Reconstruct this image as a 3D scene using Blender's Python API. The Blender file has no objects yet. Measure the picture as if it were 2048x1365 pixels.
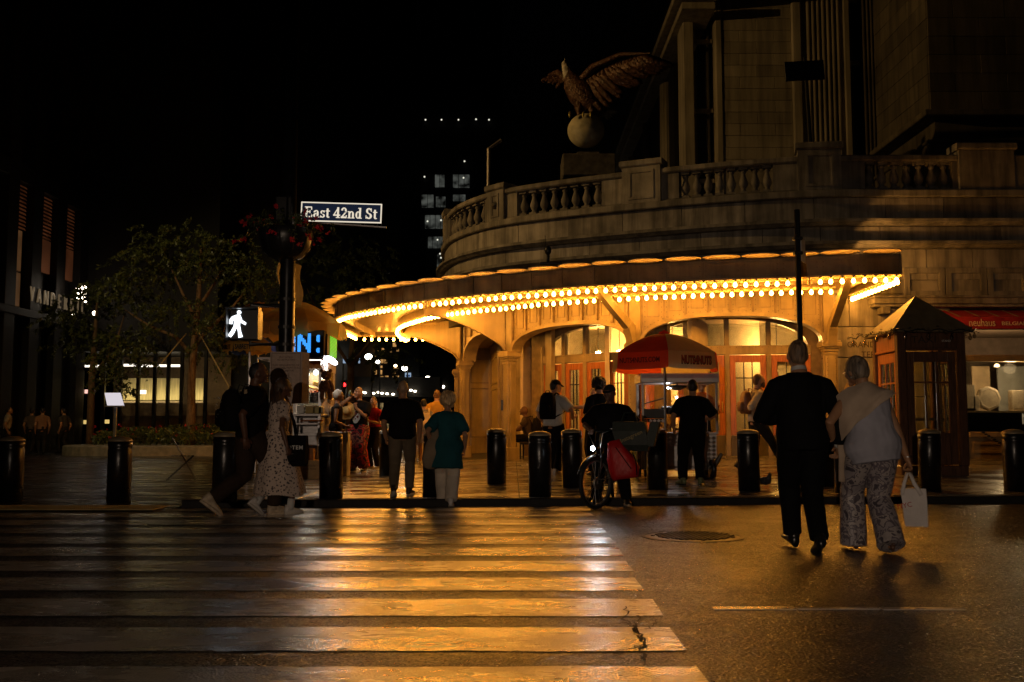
import bpy, bmesh, math, random
from mathutils import Vector, Matrix, noise, kdtree
from math import sin, cos, pi, radians, sqrt, atan2
random.seed(7)
S = bpy.context.scene
COL = S.collection

# ------------------------------------------------------------------ camera, sky, light, exposure
FPX, CX, CY = 1991.0, 1024.0, 682.5          # focal length and centre in pixels of the 2048 wide photograph
CAMH, PITCH = 1.08, math.atan((855 - 682.5) / 1991.0)
cam = bpy.data.objects.new('camera', bpy.data.cameras.new('camera'))
cam.data.sensor_width = 36.0
cam.data.lens = 36.0 * FPX / 2048.0
cam.data.clip_end = 2000.0
cam.location = (0, 0, CAMH)
cam.rotation_euler = (pi / 2 + PITCH, 0, 0)
COL.objects.link(cam)
S.camera = cam

world = bpy.data.worlds.new('World')
S.world = world
world.use_nodes = True
wn = world.node_tree.nodes
sky_tex = wn.new('ShaderNodeTexSky')
sky_tex.sky_type = 'NISHITA'
sky_tex.sun_disc = False
sky_tex.sun_elevation = radians(-4.0)
sky_tex.sun_rotation = radians(200)
world.node_tree.links.new(sky_tex.outputs[0], wn['Background'].inputs['Color'])
wn['Background'].inputs['Strength'].default_value = 0.010

S.view_settings.view_transform = 'Standard'
S.view_settings.look = 'None'
S.view_settings.exposure = 0.0
S.view_settings.gamma = 1.0
S.render.engine = 'CYCLES'
S.cycles.use_denoising = True
S.cycles.max_bounces = 7
S.cycles.diffuse_bounces = 3
S.cycles.glossy_bounces = 3
S.cycles.transmission_bounces = 5
S.cycles.transparent_max_bounces = 8
S.cycles.sample_clamp_indirect = 4.0
S.cycles.sample_clamp_direct = 0.0
S.cycles.caustics_reflective = False
S.cycles.caustics_refractive = False

def spot(name, loc, target, power, color, angle, blend, radius, parent=None):
    l = bpy.data.lights.new(name, 'SPOT')
    l.energy, l.color, l.spot_size, l.spot_blend, l.shadow_soft_size = power, color, radians(angle), blend, radius
    o = bpy.data.objects.new(name, l)
    COL.objects.link(o)
    o.location = loc
    o.rotation_euler = (Vector(target) - Vector(loc)).to_track_quat('-Z', 'Y').to_euler()
    return o

# an added fill and a flood lamp just outside the frame light what the bulbs of the canopy do not reach
LAMP_A, LAMP_B = Vector((-3.0, -10.0, 2.0)), Vector((-16.0, 21.5, 13.0))
spot('street_light_beam', LAMP_A + Vector((0, .3, 0)), (.6, 9.0, .95), 1900, (1.0, .74, .54), 54, 1.0, .05)  # fill added behind the viewer to light the people's backs
spot('flood_light_beam', LAMP_B - Vector((-.25, 0, .1)), (2.5, 26.5, 8.6), 3300, (1.0, .56, .17), 60, .8, .10)
spot('plaza_light_beam', LAMP_B - Vector((-.25, 0, .1)), (-11.5, 36.0, 4.8), 1900, (1.0, .74, .36), 60, .8, .12)  # second beam added on the flood pole to brighten the tree

# ------------------------------------------------------------------ pixel -> world helpers (pixels of the photograph)
def ray(px, py):
    a, b = (px - CX) / FPX, (CY - py) / FPX
    return Vector((a, cos(PITCH) - b * sin(PITCH), sin(PITCH) + b * cos(PITCH)))
def at(px, py, Y):
    d = ray(px, py)
    t = Y / d.y
    return Vector((d.x * t, Y, CAMH + d.z * t))
def X_at(px, Y, z=1.0):
    dep = Y * cos(PITCH) + (z - CAMH) * sin(PITCH)
    return (px - CX) / FPX * dep
def Z_at(py, Y):
    return at(CX, py, Y).z
def kerb_y(x):
    return 13.85 + 0.07 * x
WALK_L = -4.45                                 # left edge of the slab pavement; asphalt plaza beyond
def walk_z(x, y):
    s = min(.042, max(.004, .016 + .0045 * x))
    return .10 + s * min(max(0.0, y - kerb_y(x)), 14.0)
def road_at(px, py, z=0.0):
    d = ray(px, py)
    t = (z - CAMH) / d.z
    return Vector((d.x * t, d.y * t, z))
def ground_at(px, py):
    p = road_at(px, py)
    if p.y < kerb_y(p.x):
        return p
    z = .1
    for _ in range(25):
        p = road_at(px, py, z)
        z = walk_z(p.x, p.y)
    return Vector((p.x, p.y, z))

# ------------------------------------------------------------------ geometry helpers
class Geo:
    def __init__(s):
        s.v, s.f, s.m, s.sm = [], [], [], []
        s.cur, s.smooth = 0, False
    def face(s, idx):
        s.f.append(idx); s.m.append(s.cur); s.sm.append(s.smooth)
    def add(s, vs, fs):
        b = len(s.v)
        s.v.extend([tuple(v) for v in vs])
        for f in fs: s.face([b + i for i in f])
        return s
    def box(s, c, size, M=None, ch=0.0):
        hx, hy, hz = size[0] / 2, size[1] / 2, size[2] / 2
        c = Vector(c)
        if ch <= 0:
            vs = [Vector((x, y, z)) for x in (-hx, hx) for y in (-hy, hy) for z in (-hz, hz)]
            fs = [(0, 1, 3, 2), (4, 6, 7, 5), (0, 4, 5, 1), (2, 3, 7, 6), (0, 2, 6, 4), (1, 5, 7, 3)]
        else:
            ch = min(ch, hx * .9, hy * .9, hz * .9)
            vs, ix = [], {}
            for sx in (-1, 1):
                for sy in (-1, 1):
                    for sz in (-1, 1):
                        for a in range(3):
                            q = [sx * (hx - ch), sy * (hy - ch), sz * (hz - ch)]
                            q[a] = (sx * hx, sy * hy, sz * hz)[a]
                            ix[(sx, sy, sz, a)] = len(vs); vs.append(Vector(q))
            fs = []
            for a in range(3):
                b_, c_ = (a + 1) % 3, (a + 2) % 3
                for sg in (-1, 1):
                    loop = []
                    for (u, w) in ((-1, -1), (1, -1), (1, 1), (-1, 1)):
                        k = [0, 0, 0]; k[a] = sg; k[b_] = u; k[c_] = w
                        loop.append(ix[(k[0], k[1], k[2], a)])
                    fs.append(loop if sg > 0 else loop[::-1])
                for u in (-1, 1):
                    for w in (-1, 1):
                        k0 = [0, 0, 0]; k1 = [0, 0, 0]
                        k0[a] = -1; k1[a] = 1
                        for k in (k0, k1): k[b_] = u; k[c_] = w
                        q = [ix[(*k0, b_)], ix[(*k1, b_)], ix[(*k1, c_)], ix[(*k0, c_)]]
                        fs.append(q if u * w > 0 else q[::-1])
            for sx in (-1, 1):
                for sy in (-1, 1):
                    for sz in (-1, 1):
                        q = [ix[(sx, sy, sz, a)] for a in range(3)]
                        fs.append(q if sx * sy * sz > 0 else q[::-1])
        if M is not None: vs = [M @ v for v in vs]
        return s.add([v + c for v in vs], fs)
    def bb(s, x0, x1, y0, y1, z0, z1, ch=0.0):
        return s.box(((x0 + x1) / 2, (y0 + y1) / 2, (z0 + z1) / 2), (abs(x1 - x0), abs(y1 - y0), abs(z1 - z0)), None, ch)
    def rings(s, rs, cap=True, closed=True):
        n = len(rs[0]); b = len(s.v)
        for r in rs: s.v.extend([tuple(p) for p in r])
        for i in range(len(rs) - 1):
            for j in range(n if closed else n - 1):
                k = (j + 1) % n
                s.face([b + i * n + j, b + i * n + k, b + (i + 1) * n + k, b + (i + 1) * n + j])
        if cap:
            s.face([b + j for j in range(n)][::-1])
            s.face([b + (len(rs) - 1) * n + j for j in range(n)])
        return s
    def tube(s, pts, rad, n=10, ref=(1, 0, 0), cap=True, round_=False):
        pts = [Vector(p) for p in pts]
        if not isinstance(rad, (list, tuple)): rad = [rad] * len(pts)
        rad = [(r if isinstance(r, (list, tuple)) else (r, r)) for r in rad]
        fr = []
        for i, p in enumerate(pts):
            t = (pts[min(i + 1, len(pts) - 1)] - pts[max(i - 1, 0)])
            if t.length < 1e-9: t = Vector((0, 0, 1))
            t.normalize()
            rf = Vector(ref)
            if abs(t.dot(rf.normalized())) > .95: rf = Vector((0, 1, 0)) if abs(t.y) < .9 else Vector((0, 0, 1))
            b = (rf - t * rf.dot(t)).normalized()
            fr.append((p, t, b, t.cross(b)))
        L = []
        def ring(p, b, c, ra, rb): return [p + b * (cos(2 * pi * k / n) * ra) + c * (sin(2 * pi * k / n) * rb) for k in range(n)]
        if round_:
            p, t, b, c = fr[0]; m = min(rad[0])
            for q in (.25, .6, .88): L.append(ring(p - t * m * sqrt(1 - q * q) * .8, b, c, rad[0][0] * q, rad[0][1] * q))
        for (p, t, b, c), (ra, rb) in zip(fr, rad): L.append(ring(p, b, c, ra, rb))
        if round_:
            p, t, b, c = fr[-1]; m = min(rad[-1])
            for q in (.88, .6, .25): L.append(ring(p + t * m * sqrt(1 - q * q) * .8, b, c, rad[-1][0] * q, rad[-1][1] * q))
        return s.rings(L, cap)
    def lathe(s, prof, c=(0, 0, 0), n=16, cap=True, M=None):
        c = Vector(c); L = []
        for r, z in prof:
            q = [Vector((r * cos(2 * pi * k / n), r * sin(2 * pi * k / n), z)) for k in range(n)]
            L.append([(M @ v if M is not None else v) + c for v in q])
        return s.rings(L, cap)
    def ball(s, c, r, nu=12, nv=8, M=None):
        if not isinstance(r, (list, tuple)): r = (r, r, r)
        L = []
        for i in range(nv + 1):
            a = -pi / 2 + pi * i / nv
            if i in (0, nv): a *= .97
            q = [Vector((cos(a) * cos(2 * pi * k / nu) * r[0], cos(a) * sin(2 * pi * k / nu) * r[1], sin(a) * r[2])) for k in range(nu)]
            L.append([(M @ v if M is not None else v) + Vector(c) for v in q])
        return s.rings(L, True)
    def prism(s, poly, d, M=None, off=(0, 0, 0)):
        """2-D outline in the local x-z plane, thickness d towards +y (local), then M"""
        n = len(poly)
        vs = [Vector((p[0], 0, p[1])) for p in poly] + [Vector((p[0], d, p[1])) for p in poly]
        if M is not None: vs = [M @ v for v in vs]
        vs = [v + Vector(off) for v in vs]
        fs = [list(range(n)), list(range(n, 2 * n))[::-1]] + [[(i + 1) % n, i, i + n, (i + 1) % n + n] for i in range(n)]
        return s.add(vs, fs)
    def mesh(s, name, fix=True):
        me = bpy.data.meshes.new(name)
        me.from_pydata(s.v, [], s.f)
        me.polygons.foreach_set('material_index', s.m)
        me.polygons.foreach_set('use_smooth', s.sm)
        if fix:
            bm = bmesh.new(); bm.from_mesh(me)
            bmesh.ops.recalc_face_normals(bm, faces=bm.faces)
            bm.to_mesh(me); bm.free()
        me.update()
        return me

def tag(o, label=None, cat=None, group=None, kind=None):
    if label: o['label'] = label
    if cat: o['category'] = cat
    if group: o['group'] = group
    if kind: o['kind'] = kind
    return o
def link(name, me, mats=None, parent=None, loc=None, rz=None):
    o = bpy.data.objects.new(name, me)
    COL.objects.link(o)
    if mats is not None and len(me.materials) == 0:
        for m in (mats if isinstance(mats, (list, tuple)) else [mats]): me.materials.append(m)
    if parent is not None: o.parent = parent
    if loc is not None: o.location = loc
    if rz is not None: o.rotation_euler = (0, 0, rz)
    return o
def obj(name, g, mats, parent=None, loc=None, rz=None, fix=True):
    return link(name, g.mesh(name, fix), mats, parent, loc, rz)
def thing(name, label, cat, loc=(0, 0, 0), rz=0.0, group=None):
    o = bpy.data.objects.new(name, None)
    COL.objects.link(o)
    o.location = loc; o.rotation_euler = (0, 0, rz)
    o.empty_display_size = .2
    return tag(o, label, cat, group)
def dup(root, loc, rz=0.0, label=None):
    r = root.copy(); COL.objects.link(r); r.location = loc; r.rotation_euler = (0, 0, rz)
    if label: r['label'] = label
    for ch in list(root.children):
        c = ch.copy(); COL.objects.link(c); c.parent = r
        for g in ch.children:
            d = g.copy(); COL.objects.link(d); d.parent = c
    return r
TEXTS = []
def text(name, body, size, mat, M, parent=None, depth=.004, align='CENTER', bold=0.0, sx=1.0, space=1.0, fix_width=None):
    cu = bpy.data.curves.new(name, 'FONT')
    cu.body, cu.size, cu.extrude, cu.offset = body, size, depth, bold
    cu.align_x, cu.align_y = align, 'CENTER'
    cu.space_character = space
    cu.resolution_u = 3
    o = bpy.data.objects.new(name + '_curve', cu)
    COL.objects.link(o)
    TEXTS.append((name, o, mat, M, parent, sx, fix_width))
def face_M(loc, rz=0.0, tilt=0.0, rx=0.0):
    """text plane that faces -Y (the camera) at loc, turned by rz about Z; rx leans it back"""
    return Matrix.Translation(loc) @ Matrix.Rotation(rz, 4, 'Z') @ Matrix.Rotation(pi / 2 + rx, 4, 'X') @ Matrix.Rotation(tilt, 4, 'Z')
def finish_texts():
    bpy.context.view_layer.update()
    dg = bpy.context.evaluated_depsgraph_get()
    for name, o, mat, M, parent, sx, fw in TEXTS:
        me = bpy.data.meshes.new_from_object(o.evaluated_get(dg))
        me.name = name
        xs = [v.co.x for v in me.vertices] or [0, 1]
        k = sx if fw is None else fw / max(1e-6, max(xs) - min(xs))
        me.transform(M @ Matrix.Diagonal((k, 1, 1, 1)))
        me.materials.clear(); me.materials.append(mat)
        for p in me.polygons: p.material_index = 0
        link(name, me, None, parent)
        bpy.data.objects.remove(o)

# ------------------------------------------------------------------ materials
def new_mat(name):
    m = bpy.data.materials.new(name); m.use_nodes = True
    nt = m.node_tree
    return m, nt, nt.nodes['Principled BSDF']
def aged(m, lo=.62, hi=1.18, streak=.55):
    """block-to-block difference and soot that runs down"""
    nt = m.node_tree; N, L = nt.nodes, nt.links; b = N['Principled BSDF']; src = b.inputs['Base Color'].links[0].from_socket
    oi = N.new('ShaderNodeObjectInfo'); mr = N.new('ShaderNodeMapRange'); mr.inputs['To Min'].default_value = lo; mr.inputs['To Max'].default_value = hi
    L.new(oi.outputs['Random'], mr.inputs['Value'])
    tc = N.new('ShaderNodeTexCoord'); mp = N.new('ShaderNodeMapping'); mp.inputs['Scale'].default_value = (2.6, 2.6, .22); nz = N.new('ShaderNodeTexNoise'); nz.inputs['Scale'].default_value = 1.5; nz.inputs['Detail'].default_value = 7; nz.inputs['Roughness'].default_value = .65
    L.new(tc.outputs['Object'], mp.inputs['Vector']); L.new(mp.outputs['Vector'], nz.inputs['Vector'])
    m2 = N.new('ShaderNodeMapRange'); m2.inputs['From Min'].default_value = .38; m2.inputs['From Max'].default_value = .58; m2.inputs['To Min'].default_value = 1 - streak; m2.inputs['To Max'].default_value = 1.0
    L.new(nz.outputs['Fac'], m2.inputs['Value'])
    mu = N.new('ShaderNodeMath'); mu.operation = 'MULTIPLY'; L.new(mr.outputs['Result'], mu.inputs[0]); L.new(m2.outputs['Result'], mu.inputs[1])
    vm = N.new('ShaderNodeVectorMath'); vm.operation = 'SCALE'; L.new(src, vm.inputs[0]); L.new(mu.outputs[0], vm.inputs['Scale']); L.new(vm.outputs['Vector'], b.inputs['Base Color'])
    return m
def mat(name, col, rough=.6, metal=0.0, var=.18, vscale=6.0, bump=0.0, bscale=60.0, bdist=.01, spec=.5, col2=None, stretch=None, rvar=0.0, coat=0.0):
    m, nt, b = new_mat(name)
    N, L = nt.nodes, nt.links
    b.inputs['Roughness'].default_value = rough
    b.inputs['Metallic'].default_value = metal
    b.inputs['Specular IOR Level'].default_value = spec
    if coat: b.inputs['Coat Weight'].default_value = coat; b.inputs['Coat Roughness'].default_value = .15
    tc = N.new('ShaderNodeTexCoord')
    src = tc.outputs['Object']
    if stretch:
        mp = N.new('ShaderNodeMapping'); mp.inputs['Scale'].default_value = stretch
        L.new(src, mp.inputs['Vector']); src = mp.outputs['Vector']
    nz = N.new('ShaderNodeTexNoise'); nz.inputs['Scale'].default_value = vscale; nz.inputs['Detail'].default_value = 5
    L.new(src, nz.inputs['Vector'])
    rp = N.new('ShaderNodeValToRGB')
    lo = [max(0, c * (1 - var)) for c in col]; hi = [min(1, c * (1 + var)) for c in (col2 or col)]
    rp.color_ramp.elements[0].position, rp.color_ramp.elements[1].position = .32, .68
    rp.color_ramp.elements[0].color = (*lo, 1); rp.color_ramp.elements[1].color = (*hi, 1)
    L.new(nz.outputs['Fac'], rp.inputs['Fac']); L.new(rp.outputs['Color'], b.inputs['Base Color'])
    if rvar:
        mr = N.new('ShaderNodeMapRange'); mr.inputs['To Min'].default_value = max(.02, rough - rvar); mr.inputs['To Max'].default_value = min(1, rough + rvar)
        L.new(nz.outputs['Fac'], mr.inputs['Value']); L.new(mr.outputs['Result'], b.inputs['Roughness'])
    if bump:
        n2 = N.new('ShaderNodeTexNoise'); n2.inputs['Scale'].default_value = bscale; n2.inputs['Detail'].default_value = 6
        L.new(src, n2.inputs['Vector'])
        bp = N.new('ShaderNodeBump'); bp.inputs['Strength'].default_value = bump; bp.inputs['Distance'].default_value = bdist
        L.new(n2.outputs['Fac'], bp.inputs['Height']); L.new(bp.outputs['Normal'], b.inputs['Normal'])
    return m
def emit(name, col, strength, var=0.0, vscale=8.0):
    m, nt, b = new_mat(name)
    b.inputs['Base Color'].default_value = (.02, .02, .02, 1)
    b.inputs['Emission Color'].default_value = (*col, 1)
    b.inputs['Emission Strength'].default_value = strength
    if var:
        tc = nt.nodes.new('ShaderNodeTexCoord'); nz = nt.nodes.new('ShaderNodeTexNoise'); nz.inputs['Scale'].default_value = vscale
        mr = nt.nodes.new('ShaderNodeMapRange'); mr.inputs['From Min'].default_value = .35; mr.inputs['From Max'].default_value = .65
        mr.inputs['To Min'].default_value = strength * (1 - var); mr.inputs['To Max'].default_value = strength * (1 + var)
        nt.links.new(tc.outputs['Object'], nz.inputs['Vector']); nt.links.new(nz.outputs['Fac'], mr.inputs['Value'])
        nt.links.new(mr.outputs['Result'], b.inputs['Emission Strength'])
    return m
def glass(name, tint=(.9, .95, .95), alpha=.18, rough=.03):
    """window glass: clear for the most part, with a mirror-like coat"""
    m, nt, b = new_mat(name)
    N, L = nt.nodes, nt.links
    tr = N.new('ShaderNodeBsdfTransparent'); tr.inputs['Color'].default_value = (*tint, 1)
    gl = N.new('ShaderNodeBsdfGlossy'); gl.inputs['Roughness'].default_value = rough
    fr = N.new('ShaderNodeFresnel'); fr.inputs['IOR'].default_value = 1.5
    ad = N.new('ShaderNodeMath'); ad.operation = 'ADD'; ad.inputs[1].default_value = alpha; ad.use_clamp = True
    mx = N.new('ShaderNodeMixShader')
    L.new(fr.outputs[0], ad.inputs[0]); L.new(ad.outputs[0], mx.inputs[0])
    L.new(tr.outputs[0], mx.inputs[1]); L.new(gl.outputs[0], mx.inputs[2])
    L.new(mx.outputs[0], N['Material Output'].inputs['Surface'])
    return m
def wet_ground(name, dark, light, grain, gstr, gdist, r_dry, r_wet, streak=(.35, 2.2, 1), spec=.5, seed=0.0, coat=.7, crough=.16, cior=1.45, speck=False):
    """rain-wet surface: fine grain that the water film drowns where it stands"""
    m, nt, b = new_mat(name)
    N, L = nt.nodes, nt.links
    tc = N.new('ShaderNodeTexCoord')
    mp = N.new('ShaderNodeMapping'); mp.inputs['Scale'].default_value = streak; mp.inputs['Location'].default_value = (seed, seed * 1.7, 0)
    L.new(tc.outputs['Object'], mp.inputs['Vector'])
    wet = N.new('ShaderNodeTexNoise'); wet.inputs['Scale'].default_value = 1.6; wet.inputs['Detail'].default_value = 6; wet.inputs['Roughness'].default_value = .62
    L.new(mp.outputs['Vector'], wet.inputs['Vector'])
    wr = N.new('ShaderNodeMapRange'); wr.inputs['From Min'].default_value = .40; wr.inputs['From Max'].default_value = .62
    L.new(wet.outputs['Fac'], wr.inputs['Value'])
    gn = N.new('ShaderNodeTexVoronoi'); gn.inputs['Scale'].default_value = grain
    L.new(tc.outputs['Object'], gn.inputs['Vector'])
    g2 = N.new('ShaderNodeTexNoise'); g2.inputs['Scale'].default_value = grain * .45; g2.inputs['Detail'].default_value = 4
    L.new(tc.outputs['Object'], g2.inputs['Vector'])
    sm = N.new('ShaderNodeMath'); sm.operation = 'ADD'
    L.new(gn.outputs['Distance'], sm.inputs[0]); L.new(g2.outputs['Fac'], sm.inputs[1])
    st = N.new('ShaderNodeMapRange'); st.inputs['To Min'].default_value = gstr; st.inputs['To Max'].default_value = gstr * .30
    L.new(wr.outputs['Result'], st.inputs['Value'])
    bp = N.new('ShaderNodeBump'); bp.inputs['Distance'].default_value = gdist
    L.new(st.outputs['Result'], bp.inputs['Strength']); L.new(sm.outputs[0], bp.inputs['Height'])
    L.new(bp.outputs['Normal'], b.inputs['Normal'])
    rr = N.new('ShaderNodeMapRange'); rr.inputs['To Min'].default_value = r_dry; rr.inputs['To Max'].default_value = r_wet
    L.new(wr.outputs['Result'], rr.inputs['Value']); L.new(rr.outputs['Result'], b.inputs['Roughness'])
    cn = N.new('ShaderNodeTexNoise'); cn.inputs['Scale'].default_value = 2.3; cn.inputs['Detail'].default_value = 8; cn.inputs['Roughness'].default_value = .7
    L.new(tc.outputs['Object'], cn.inputs['Vector'])
    cr = N.new('ShaderNodeValToRGB'); cr.color_ramp.elements[0].position = .3; cr.color_ramp.elements[1].position = .7
    cr.color_ramp.elements[0].color = (*dark, 1); cr.color_ramp.elements[1].color = (*light, 1)
    L.new(cn.outputs['Fac'], cr.inputs['Fac']); L.new(cr.outputs['Color'], b.inputs['Base Color'])
    b.inputs['Specular IOR Level'].default_value = spec
    stone_col = cr.outputs['Color']
    b.inputs['Coat Weight'].default_value = coat; b.inputs['Coat IOR'].default_value = cior
    if speck:
        # stones that stick out of the film stay dull, the film between them shines
        v2 = N.new('ShaderNodeTexVoronoi'); v2.inputs['Scale'].default_value = grain * 1.25
        L.new(tc.outputs['Object'], v2.inputs['Vector'])
        sp = N.new('ShaderNodeSeparateColor'); L.new(v2.outputs['Color'], sp.inputs[0])
        m1 = N.new('ShaderNodeMapRange'); m1.inputs['From Min'].default_value = .25; m1.inputs['From Max'].default_value = .85; m1.inputs['To Min'].default_value = .02; m1.inputs['To Max'].default_value = coat
        L.new(sp.outputs[0], m1.inputs['Value']); L.new(m1.outputs['Result'], b.inputs['Coat Weight'])
        m2 = N.new('ShaderNodeMapRange'); m2.inputs['To Min'].default_value = .1; m2.inputs['To Max'].default_value = 1.0
        L.new(sp.outputs[1], m2.inputs['Value']); L.new(m2.outputs['Result'], b.inputs['Specular IOR Level'])
        m3 = N.new('ShaderNodeMapRange'); m3.inputs['From Min'].default_value = .35; m3.inputs['To Min'].default_value = .25; m3.inputs['To Max'].default_value = 2.6
        L.new(sp.outputs[2], m3.inputs['Value'])
        vs = N.new('ShaderNodeVectorMath'); vs.operation = 'SCALE'; L.new(stone_col, vs.inputs[0]); L.new(m3.outputs['Result'], vs.inputs['Scale']); L.new(vs.outputs['Vector'], b.inputs['Base Color'])
    cb = N.new('ShaderNodeMapRange'); cb.inputs['To Min'].default_value = crough + .14; cb.inputs['To Max'].default_value = crough
    L.new(wr.outputs['Result'], cb.inputs['Value']); L.new(cb.outputs['Result'], b.inputs['Coat Roughness'])
    b2 = N.new('ShaderNodeBump'); b2.inputs['Distance'].default_value = gdist; b2.inputs['Strength'].default_value = gstr * (.55 if speck else .22)
    L.new(sm.outputs[0], b2.inputs['Height']); L.new(b2.outputs['Normal'], b.inputs['Coat Normal'])
    return m

M_ASPH = wet_ground('wet_asphalt', (.020, .019, .018), (.055, .052, .048), 62, .9, .010, .46, .34, (.9, 1.2, 1), spec=.5, coat=1.0, crough=.085, cior=1.5, speck=True)
M_PLAZA = wet_ground('wet_plaza_asphalt', (.014, .013, .012), (.032, .03, .027), 80, .6, .010, .40, .12, (.5, 1.8, 1), seed=3.1, coat=.5)
M_STRIPE = wet_ground('worn_white_road_paint', (.17, .16, .145), (.50, .49, .46), 70, .5, .010, .36, .22, (.7, 1.6, 1), spec=.8, seed=5.0, coat=1.0, crough=.17, cior=1.9)
M_SLAB = wet_ground('wet_pavement_concrete', (.10, .095, .088), (.19, .18, .165), 70, .28, .005, .44, .12, (.6, 1.6, 1), seed=9.0)
M_KERB = mat('kerb_granite', (.022, .020, .018), .7, bump=.25, bscale=90, spec=.2)
M_JOINT = mat('joint_dirt', (.03, .028, .025), .8)
M_STONE = mat('granite_blocks', (.36, .33, .28), .75, var=.30, vscale=2.2, bump=.35, bscale=55, bdist=.012)
M_STONE2 = mat('granite_blocks_weathered', (.27, .25, .21), .8, var=.35, vscale=1.6, bump=.4, bscale=48, bdist=.012)
M_LIME = mat('limestone', (.42, .38, .30), .8, var=.2, vscale=.6, bump=.2, bscale=40)
aged(M_STONE); aged(M_STONE2); aged(M_LIME, .8, 1.1, .4)
M_LIME2 = aged(mat('sooty_limestone', (.15, .13, .095), .85, var=.25, vscale=.8, bump=.25, bscale=40), .75, 1.15, .4)  # dimness of the corner block put into a darker limestone
M_STEEL = mat('cream_painted_steel', (.39, .295, .135), .42, var=.16, vscale=3.0, bump=.10, bscale=25, bdist=.006, rvar=.08)
M_STEELD = mat('weathered_cream_steel', (.20, .165, .11), .5, var=.28, vscale=3.5, bump=.14, bscale=30)
aged(M_STEEL, .88, 1.08, .28); aged(M_STEELD, .8, 1.1, .4); aged(M_SLAB, .75, 1.15, 0.0)
M_RIVET = mat('rivet_steel', (.13, .095, .05), .5)
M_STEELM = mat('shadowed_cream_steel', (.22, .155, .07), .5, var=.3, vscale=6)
M_WOODO = mat('varnished_orange_wood', (.48, .165, .04), .32, var=.28, vscale=5, bump=.12, bscale=30, stretch=(9, 9, .8), coat=.3)
M_WOODD = mat('dark_brown_wood', (.11, .055, .03), .30, var=.4, vscale=4, bump=.2, bscale=26, stretch=(10, 10, .9), coat=.3)
M_BLACK = mat('black_paint', (.012, .012, .012), .35, var=.3)
M_BOLL = mat('black_bollard_paint', (.010, .009, .009), .30, var=.35, vscale=8, bump=.05, bscale=40, rvar=.1)
M_DARKM = mat('dark_metal', (.05, .048, .045), .4, .6)
M_CHROME = mat('chrome', (.66, .65, .66), .30, 1.0, var=.1)
M_SSTEEL = mat('brushed_stainless', (.56, .54, .53), .45, .85, var=.14, vscale=5, bump=.08, bscale=30, stretch=(1, 1, 14))
M_ALU = mat('worn_aluminium', (.40, .39, .39), .38, .9)
M_GLASS = glass('window_glass')
M_GLASSD = glass('dark_window_glass', (.55, .55, .5), .12)
M_BULB = emit('canopy_bulb_glow', (1.0, .385, .045), 92.0)
M_SOCK = mat('bulb_socket_brass', (.55, .42, .22), .35, .3)
M_INT = mat('vestibule_plaster', (.62, .52, .36), .7, var=.1)
M_WHITE = mat('white_enamel', (.75, .75, .74), .4, var=.06)
M_DIRT = mat('dark_masonry', (.06, .05, .045), .85, var=.3)
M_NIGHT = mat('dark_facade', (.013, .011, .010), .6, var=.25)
# ------------------------------------------------------------------ paths
class Path:
    """smooth plan curve through points; at(s) gives point, tangent, outward normal"""
    def __init__(s, pts, n=14):
        P = [Vector((p[0], p[1], 0)) for p in pts]
        P = [P[0] * 2 - P[1]] + P + [P[-1] * 2 - P[-2]]
        q = []
        for i in range(1, len(P) - 2):
            p0, p1, p2, p3 = P[i - 1:i + 3]
            for k in range(n):
                t = k / n
                q.append(.5 * ((2 * p1) + (p2 - p0) * t + (2 * p0 - 5 * p1 + 4 * p2 - p3) * t * t + (3 * p1 - p0 - 3 * p2 + p3) * t ** 3))
        q.append(P[-2])
        s.q = q; s.d = [0.0]
        for a, b in zip(q, q[1:]): s.d.append(s.d[-1] + (b - a).length)
        s.len = s.d[-1]
    def at(s, x):
        x = max(0.0, min(s.len - 1e-6, x))
        lo, hi = 0, len(s.d) - 1
        while hi - lo > 1:
            m = (lo + hi) // 2
            if s.d[m] <= x: lo = m
            else: hi = m
        t = (x - s.d[lo]) / max(1e-9, s.d[hi] - s.d[lo])
        a, b = max(0, lo - 1), min(len(s.q) - 1, lo + 2)
        tg = (s.q[b] - s.q[a]).normalized()
        return s.q[lo].lerp(s.q[hi], t), tg, Vector((-tg.y, tg.x, 0))
    def near(s, x, y):
        return min(range(len(s.q)), key=lambda i: (s.q[i].x - x) ** 2 + (s.q[i].y - y) ** 2)
    def s_near(s, x, y): return s.d[s.near(x, y)]
def sweep(g, path, s0, s1, prof, step=.25, cap=True):
    """closed profile [(outward offset, z)] carried along the path"""
    n = max(1, int(math.ceil((s1 - s0) / step)))
    L = []
    for i in range(n + 1):
        p, t, nrm = path.at(s0 + (s1 - s0) * i / n)
        L.append([p + nrm * o + Vector((0, 0, z)) for o, z in prof])
    return g.rings(L, cap)
def rect(o0, o1, z0, z1, ch=0.012):
    return [(o0, z0), (o1 - ch, z0), (o1, z0 + ch), (o1, z1 - ch), (o1 - ch, z1), (o0, z1)]

# ------------------------------------------------------------------ the ground
def sheet(name, x0, x1, y0, y1, zf, m, nx=1, ny=1, parent=None):
    g = Geo()
    for j in range(ny + 1):
        for i in range(nx + 1):
            x = x0 + (x1 - x0) * i / nx; y = y0 + (y1 - y0) * j / ny
            g.v.append((x, y, zf(x, y) if callable(zf) else zf))
    for j in range(ny):
        for i in range(nx):
            a = j * (nx + 1) + i
            g.face([a, a + 1, a + nx + 2, a + nx + 1])
    return obj(name, g, m, parent)
o = sheet('ground', -500, 500, -120, 900, -.02, M_DIRT); tag(o, kind='structure')
o = sheet('road', -70, 70, -14, 15.2, 0.0, M_ASPH); tag(o, kind='structure')
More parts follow.
